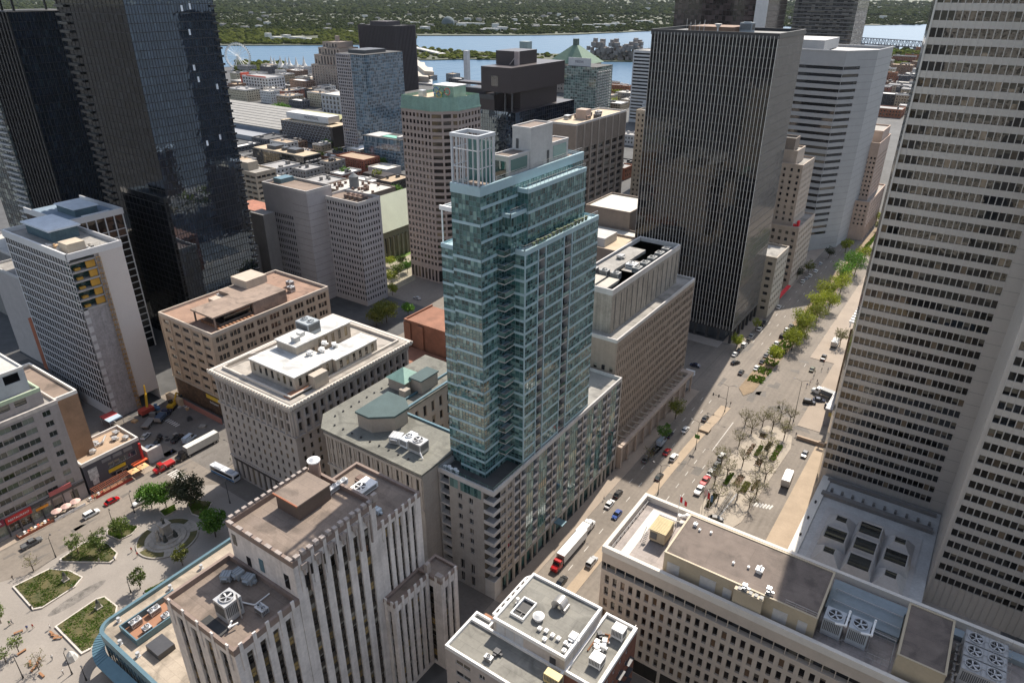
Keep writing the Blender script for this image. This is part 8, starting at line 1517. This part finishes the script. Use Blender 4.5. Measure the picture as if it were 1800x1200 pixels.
# ================================================================ people
def person_mesh(i, shirt, trousers, hair):
    sk = [(0, 0, .95), (0, 0, 1.2), (0, .01, 1.45), (0, .01, 1.56), (0, .02, 1.68), (.1, 0, .9), (.11, .14, .5), (.11, .02, .08), (.11, .16, .05), (-.1, 0, .9), (-.11, -.08, .5), (-.11, -.3, .12), (-.11, -.2, .05), (.2, 0, 1.42), (.26, -.1, 1.16), (.25, .06, .93), (.25, .1, .84), (-.2, 0, 1.42), (-.26, .08, 1.16), (-.25, .22, .96), (-.25, .28, .88)]
    ed = [(0, 1), (1, 2), (2, 3), (3, 4), (0, 5), (5, 6), (6, 7), (7, 8), (0, 9), (9, 10), (10, 11), (11, 12), (2, 13), (13, 14), (14, 15), (15, 16), (2, 17), (17, 18), (18, 19), (19, 20)]
    rad = [.15, .14, .16, .06, .115, .1, .07, .05, .045, .1, .07, .05, .045, .08, .055, .04, .04, .08, .055, .04, .04]
    me = bpy.data.meshes.new('sk'); me.from_pydata(sk, ed, []); o = bpy.data.objects.new('sk', me); COL.objects.link(o); o.modifiers.new('s', 'SKIN'); sv = me.skin_vertices[0].data
    for k, r in enumerate(rad): sv[k].radius = (r, r*.8)
    sv[0].use_root = True; o.modifiers.new('u', 'SUBSURF').levels = 1; dg = bpy.context.evaluated_depsgraph_get(); m2 = bpy.data.meshes.new_from_object(o.evaluated_get(dg)); bpy.data.objects.remove(o); m2.materials.clear()
    for c in (M('skin_tone', (.42, .26, .18), rough=.6), shirt, trousers, hair): m2.materials.append(c)
    for p in m2.polygons: z, y, ax = p.center.z, p.center.y, abs(p.center.x); p.material_index = 3 if z > 1.7 or (z > 1.6 and y < 0) else 0 if z > 1.5 or (ax > .2 and z < 1.08) else 1 if z > .93 else 2
    m2.name = 'person'; return m2
hairm = M('hair_dark', (.03, .02, .015)); SH = [('dark', (.03, .03, .035)), ('white', (.7, .7, .68)), ('red', (.4, .04, .03)), ('blue', (.05, .1, .3)), ('grey', (.25, .25, .25)), ('green', (.05, .16, .06))]
PM = [(n, person_mesh(i, M('shirt_'+n, c), M('trousers_%d' % (i % 3), [(.02, .02, .03), (.04, .05, .09), (.2, .16, .11)][i % 3]), hairm)) for i, (n, c) in enumerate(SH)]
WHO = [(24, 1022, 'walking at the left edge of the square'), (19, 1102, 'walking in a pair toward the bottom left corner, left one'), (23, 1099, 'walking in a pair toward the bottom left corner, right one'), (50, 1110, 'walking alone by the small bed of the square'), (60, 1107, 'walking a step ahead on the middle of the square'), (90, 1108, 'standing by the corner of the near planting bed'), (94, 1162, 'crossing below the near planting bed'), (57, 1075, 'sitting out at the corner of the farther planting bed'), (129, 1037, 'at the kerb of the farther planting bed'), (176, 991, 'at the tip of the three cornered bed'), (203, 988, 'by the far tip of the three cornered bed'), (233, 972, 'standing left of the monument'), (243, 980, 'walking in front of the monument'), (113, 1187, 'next to the white market tent'), (72, 1172, 'by the thin tree in the bottom left corner'), (406, 812, 'walking at the corner of the limestone block'), (413, 818, 'waiting at the crossing of the limestone block'), (303, 800, 'behind the red crane truck')]
WHO2 = [(1418, 678, 'first in the group on the pavement under the cross tower'), (1424, 672, 'second in the group on the pavement'), (1430, 662, 'in the middle of the pavement group'), (1436, 671, 'on the right of the pavement group'), (1432, 655, 'behind the pavement group'), (1437, 676, 'nearest the kerb in the pavement group'), (1444, 650, 'walking away up the right pavement'), (1455, 650, 'near the entrance canopy'), (1448, 637, 'by the black pickup'), (1277, 712, 'waiting left of the traffic pole on the median tip'), (1284, 711, 'waiting right of the traffic pole on the median tip'), (1240, 870, 'on the near corner of the little park, left one'), (1245, 874, 'on the near corner of the little park, right one'), (1399, 765, 'at the right kerb of the little park'), (1358, 780, 'beside the long hedge bed of the little park'), (1281, 830, 'between the beds of the little park'), (1447, 777, 'on the tan plaza by the cross tower'), (1340, 800, 'in the middle of the little park'), (1308, 795, 'at the reddish bed of the little park'), (1012, 888+60, 'on the shaded pavement by the podium entrance'), (1062, 878, 'walking on the pavement beside the podium')]
ACT = ['', 'dark haired ', 'tall ', 'slim ']
for i, (px, py, wh) in enumerate(WHO+WHO2):
    n, me = PM[(i*5+i//6) % 6]; x, y = g(px, py); s_ = R.uniform(.95, 1.06)
    tag(inst('person', me, None, (x, y, .15 if i > 17 else .02), R.random()*6.28, (s_, s_, s_)), 'person in a %s top %s' % (n, wh), 'person')
# ================================================================ trees
bark = M('bark', (.10, .075, .055), fine=5, var=.3)
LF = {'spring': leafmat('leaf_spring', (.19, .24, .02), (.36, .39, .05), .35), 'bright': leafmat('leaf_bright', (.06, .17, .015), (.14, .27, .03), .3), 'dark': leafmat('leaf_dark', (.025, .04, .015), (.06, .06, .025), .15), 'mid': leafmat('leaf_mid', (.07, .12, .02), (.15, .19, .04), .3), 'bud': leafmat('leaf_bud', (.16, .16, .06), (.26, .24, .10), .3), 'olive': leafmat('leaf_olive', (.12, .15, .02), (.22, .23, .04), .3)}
def tree_meshes(seed, h, r, kind, nleaf, ls, bare=False):
    rr = random.Random(seed); b = MB(); tips = []
    hb = h*(.38 if not bare else .30)
    b.tube((0, 0, -.1), (rr.uniform(-.15, .15), rr.uniform(-.15, .15), hb), h*.022, 7, 0, h*.016); base = Vector((0, 0, hb))
    nb = 7 if not bare else 9
    for i in range(nb):
        a = 2*math.pi*i/nb+rr.uniform(-.3, .3); el = rr.uniform(.35, 1.2); L_ = h*rr.uniform(.34, .5); d = Vector((math.cos(a)*math.cos(el), math.sin(a)*math.cos(el), math.sin(el))); p = base+Vector((0, 0, rr.uniform(-.25, .15)*h*.4)); q = p+d*L_*.5; q2 = q+(d+Vector((rr.uniform(-.3, .3), rr.uniform(-.3, .3), .25)))*L_*.5
        b.tube(p, q, h*.010, 5, 0, h*.007); b.tube(q, q2, h*.007, 4, 0, h*.003); tips += [q, q2]
        for k in range(3 if not bare else 6): s_ = q.lerp(q2, rr.random()); e = s_+Vector((rr.uniform(-1, 1), rr.uniform(-1, 1), rr.uniform(.1, .9)))*L_*.42; b.tube(s_, e, h*.004, 3, 0, h*.0015); tips.append(e)
    tm = b.mesh('trunk', bark)
    b = MB(); cz = h*.66
    cl = []
    for t in tips: cl.append(t)
    for i in range(10 if not bare else 0):
        a, u = rr.random()*6.28, rr.uniform(-.8, .95); s_ = math.sqrt(max(0, 1-u*u)); cl.append(Vector((math.cos(a)*s_*r*.8, math.sin(a)*s_*r*.8, cz+u*h*.30)))
    for i in range(nleaf):
        c = cl[rr.randrange(len(cl))]; v = Vector((rr.gauss(0, 1), rr.gauss(0, 1), rr.gauss(0, .8))); p = c+v*r*(.17 if not bare else .12)
        if p.x*p.x+p.y*p.y > (r*1.15)**2 or p.z < hb*.75: continue
        n1 = Vector((rr.uniform(-1, 1), rr.uniform(-1, 1), rr.uniform(-.4, 1))).normalized(); u = n1.orthogonal().normalized(); w_ = n1.cross(u); s_ = ls*rr.uniform(.6, 1.3)
        b.quad(tuple(p-u*s_-w_*s_*.6), tuple(p+u*s_-w_*s_*.5), tuple(p+u*s_*.8+w_*s_*.7), tuple(p-u*s_*.7+w_*s_*.6))
    return tm, b.mesh('crown', LF[kind])
TP = {}
def tree(px, py, h, r, kind, label, n=1500, ls=.22, bare=False, v=0, rz=None, name=None, z=.02, xy=None):
    key = (h, r, kind, n, bare, v)
    if key not in TP: TP[key] = tree_meshes(hash((kind, v)) % 1000 if False else len(TP)*17+3, h, r, kind, n, ls, bare)
    x, y = xy or g(px, py); t = thing(name or ('bare_tree' if bare else 'street_tree'), label, 'tree', (x, y, z), R.random()*6.28 if rz is None else rz); tm, cm = TP[key]; inst('trunk', tm, t); inst('crown', cm, t); return t
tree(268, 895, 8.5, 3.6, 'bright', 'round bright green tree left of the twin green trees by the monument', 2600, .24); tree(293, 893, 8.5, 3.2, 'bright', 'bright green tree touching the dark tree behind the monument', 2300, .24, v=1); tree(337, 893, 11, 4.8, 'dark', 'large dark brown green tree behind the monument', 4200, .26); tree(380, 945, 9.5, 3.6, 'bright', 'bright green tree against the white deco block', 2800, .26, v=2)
tree(216, 945, 7, 2.5, 'mid', 'leafy olive tree in the small bed left of the monument', 1500, .2); tree(140, 978, 7.5, 2.2, 'mid', 'left young tree in the three cornered bed', 900, .2, v=1); tree(178, 976, 7.5, 2.6, 'mid', 'right fuller tree in the three cornered bed', 1500, .2, v=2); tree(248, 1037, 6.5, 2.0, 'mid', 'small tree in the bed by the curved block, near the lamp pole', 1000, .2, v=3); tree(322, 995, 6.5, 2.0, 'olive', 'small yellow green tree against the curved block wall', 1000, .2, v=4)
tree(60, 1006, 6.5, 1.7, 'bud', 'thin bare budding tree at the roadside of the square', 200, .14, True); tree(3, 1098, 6, 1.8, 'mid', 'young tree cut by the left edge of the picture', 500, .18, v=6); tree(35, 1150, 5.5, 1.6, 'mid', 'small leafy tree in the bottom left corner near the benches', 380, .18, v=7); tree(70, 1180, 6, 1.9, 'bud', 'thin bare tree in the bottom left corner', 220, .14, True, v=2); tree(12, 1168, 5, 1.4, 'mid', 'smallest leafy tree at the bottom left edge', 250, .17, v=8)
tree(1294, 612, 7.5, 2.6, 'spring', 'small yellow green tree at the corner of the black slab', 1500, .2); tree(1328, 580, 7, 2.0, 'spring', 'thin yellow green tree farther along the black slab', 600, .2, v=1); tree(1166, 775, 8, 2.4, 'bright', 'green tree in shade by the near end of the street canopy', 900, .2, v=5); tree(1187, 735, 9, 3.0, 'olive', 'olive tree in shade under the street canopy of the brown slab', 1400, .2); tree(1140, 810, 6.5, 1.8, 'bud', 'bare tree in shade at the pavement by the podium end', 260, .14, True, v=3)
MT = [(1368, 632, 'spring', 7, 2.4), (1385, 610, 'spring', 9, 3.4), (1400, 600, 'olive', 8, 3.2), (1402, 585, 'spring', 9.5, 3.8), (1415, 575, 'spring', 10, 4.2), (1428, 562, 'olive', 9, 3.6), (1432, 545, 'spring', 10.5, 4.4), (1447, 540, 'spring', 9.5, 3.8), (1455, 522, 'spring', 11, 4.4), (1470, 510, 'spring', 10, 4.0), (1478, 492, 'bright', 11, 4.6), (1492, 480, 'bright', 11, 4.6), (1503, 470, 'bright', 10.5, 4.2), (1512, 456, 'spring', 10, 4.2)]
OR = ['first', 'second', 'third', 'fourth', 'fifth', 'sixth', 'seventh', 'eighth', 'ninth', 'tenth', 'eleventh', 'twelfth', 'thirteenth', 'fourteenth']
for i, (px, py, k, h, r) in enumerate(MT): tree(px+(-7, 6, 0, 9)[i % 4], py+4, h*1.15, r*1.3, k, '%s tree along the planted median, counting from the intersection' % OR[i], 1250, .27, v=i % 3, z=.18)
tree(1485, 443, 9, 3.4, 'spring', 'yellow green tree at the pavement before the pink stepped tower', 1000, .28); tree(1546, 392, 9, 3.6, 'spring', 'small tree at the end of the boulevard beside the cross tower', 800, .3, v=1); tree(1545, 405, 8, 3, 'olive', 'second small tree at the end of the boulevard beside the cross tower', 700, .3, v=2); tree(1476, 606, 9, 3.2, 'bud', 'budding pale tree over the white truck at the right kerb', 900, .2, v=1)
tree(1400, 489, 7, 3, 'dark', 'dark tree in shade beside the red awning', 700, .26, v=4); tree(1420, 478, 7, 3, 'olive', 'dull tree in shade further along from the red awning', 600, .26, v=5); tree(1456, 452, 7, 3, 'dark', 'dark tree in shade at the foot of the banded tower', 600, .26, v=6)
BT = [(1262, 880), (1256, 850), (1296, 876), (1318, 890), (1330, 868), (1278, 836), (1305, 818), (1336, 820), (1350, 795), (1299, 782), (1321, 760), (1340, 748), (1310, 745), (1358, 752), (1378, 770), (1372, 735), (1345, 842), (1268, 815), (1388, 742)]
for i, (px, py) in enumerate(BT): tree(px, py, [8.5, 9.5, 9][i % 3], [2.6, 3.0, 2.8][i % 3], 'bud', '%s bare budding tree of the little park, counting from its near end' % (OR+['fifteenth', 'sixteenth', 'seventeenth', 'eighteenth', 'nineteenth'])[i], [420, 560, 700][i % 3], .13, True, v=i % 4, z=.16)
CT = [(680, 568, 11, 6.0, 'olive', 'broad yellow green tree beside the slot window tower', 3000), (662, 575, 9, 4.5, 'olive', 'left half of the broad tree clump beside the slot window tower', 1600), (718, 556, 7, 3.0, 'bright', 'small bright green tree right of the broad yellow green one', 900), (688, 500, 8, 3.5, 'spring', 'yellow green tree in the church garden nearest the slot window tower', 800), (700, 488, 8, 3.5, 'mid', 'middle green tree in the church garden', 800), (716, 480, 8, 3.2, 'bright', 'green tree in the church garden nearest the crowned tower', 800), (686, 470, 7, 3.2, 'spring', 'yellow green tree at the church wall', 700), (705, 470, 7, 3.0, 'mid', 'small tree on the church lawn', 600), (690, 520, 7, 3.0, 'spring', 'low yellow green tree at the edge of the dark street', 600)]
for (px, py, h, r, k, lab, n) in CT: tree(px, py, h, r, k, lab, n, .3)
for i, (px, py) in enumerate(((672, 346), (684, 342), (696, 338))): tree(px, py+8, 9, 5.5, 'bright', 'bright green tree behind the church roof, %s of three' % ('left', 'middle', 'right')[i], 800, .4, v=1)
for i, (px, py) in enumerate(((483, 196), (492, 193), (500, 194))): tree(px, py+4, 9, 8, 'bright', 'round green tree among the old town roofs, %s of three' % ('left', 'middle', 'right')[i], 600, .7, v=i+20)
for i, (px, py) in enumerate(((1085, 168), (1096, 172), (1078, 184))): tree(px, py+3, 10, 9, 'spring', 'yellow green tree by the water left of the white slim tower, %s of three' % ('left', 'right', 'near')[i], 600, .8, v=i+30)
sheet('lawn', [g(683, 466), g(683, 456), g(722, 438), g(722, 447)], .03, M('lawn_bright', (.12, .2, .03), var=.3, fine=3)); sheet('garden', [g(676, 520), g(676, 458), g(728, 436), g(730, 492)], .02, M('garden_ground', (.3, .27, .2), var=.4, scale=.3))

for i in range(24):
    px, py = [(1560+8*(i % 7), 92+14*(i//7)) , (432+11*i, 262+(i*37) % 60)][i > 11]
    tree(px, py, 9, 5.5 if i > 11 else 8, ['olive', 'bright', 'mid'][i % 3], '%s street tree %s' % (['olive green', 'fresh green', 'dull green'][i % 3], 'in the gap right of the banded tower' if i < 12 else 'among the midtown lots behind the precast pair'), 260, .6, v=40+i % 3)['group'] = ['far trees right of the banded tower', 'street trees of the midtown lots'][i > 11]+[' olive', ' fresh', ' dull'][i % 3]
# ================================================================ summer air between here and the far shore
hm_ = bpy.data.materials.new('air'); hm_.use_nodes = True; t_ = hm_.node_tree; t_.nodes.remove(t_.nodes['Principled BSDF']); pv = t_.nodes.new('ShaderNodeVolumePrincipled'); pv.inputs['Color'].default_value = (.72, .8, .9, 1); pv.inputs['Density'].default_value = 9e-6; pv.inputs['Anisotropy'].default_value = .3
t_.links.new(pv.outputs[0], t_.nodes['Material Output'].inputs['Volume']); b = MB(); b.box(-16500, 9500, -3500, 16500, -1.5, 226); o = b.build('haze', hm_); o['kind'] = 'stuff'; o['label'] = 'thin summer haze lying over the city and the far shore'; o['category'] = 'haze'
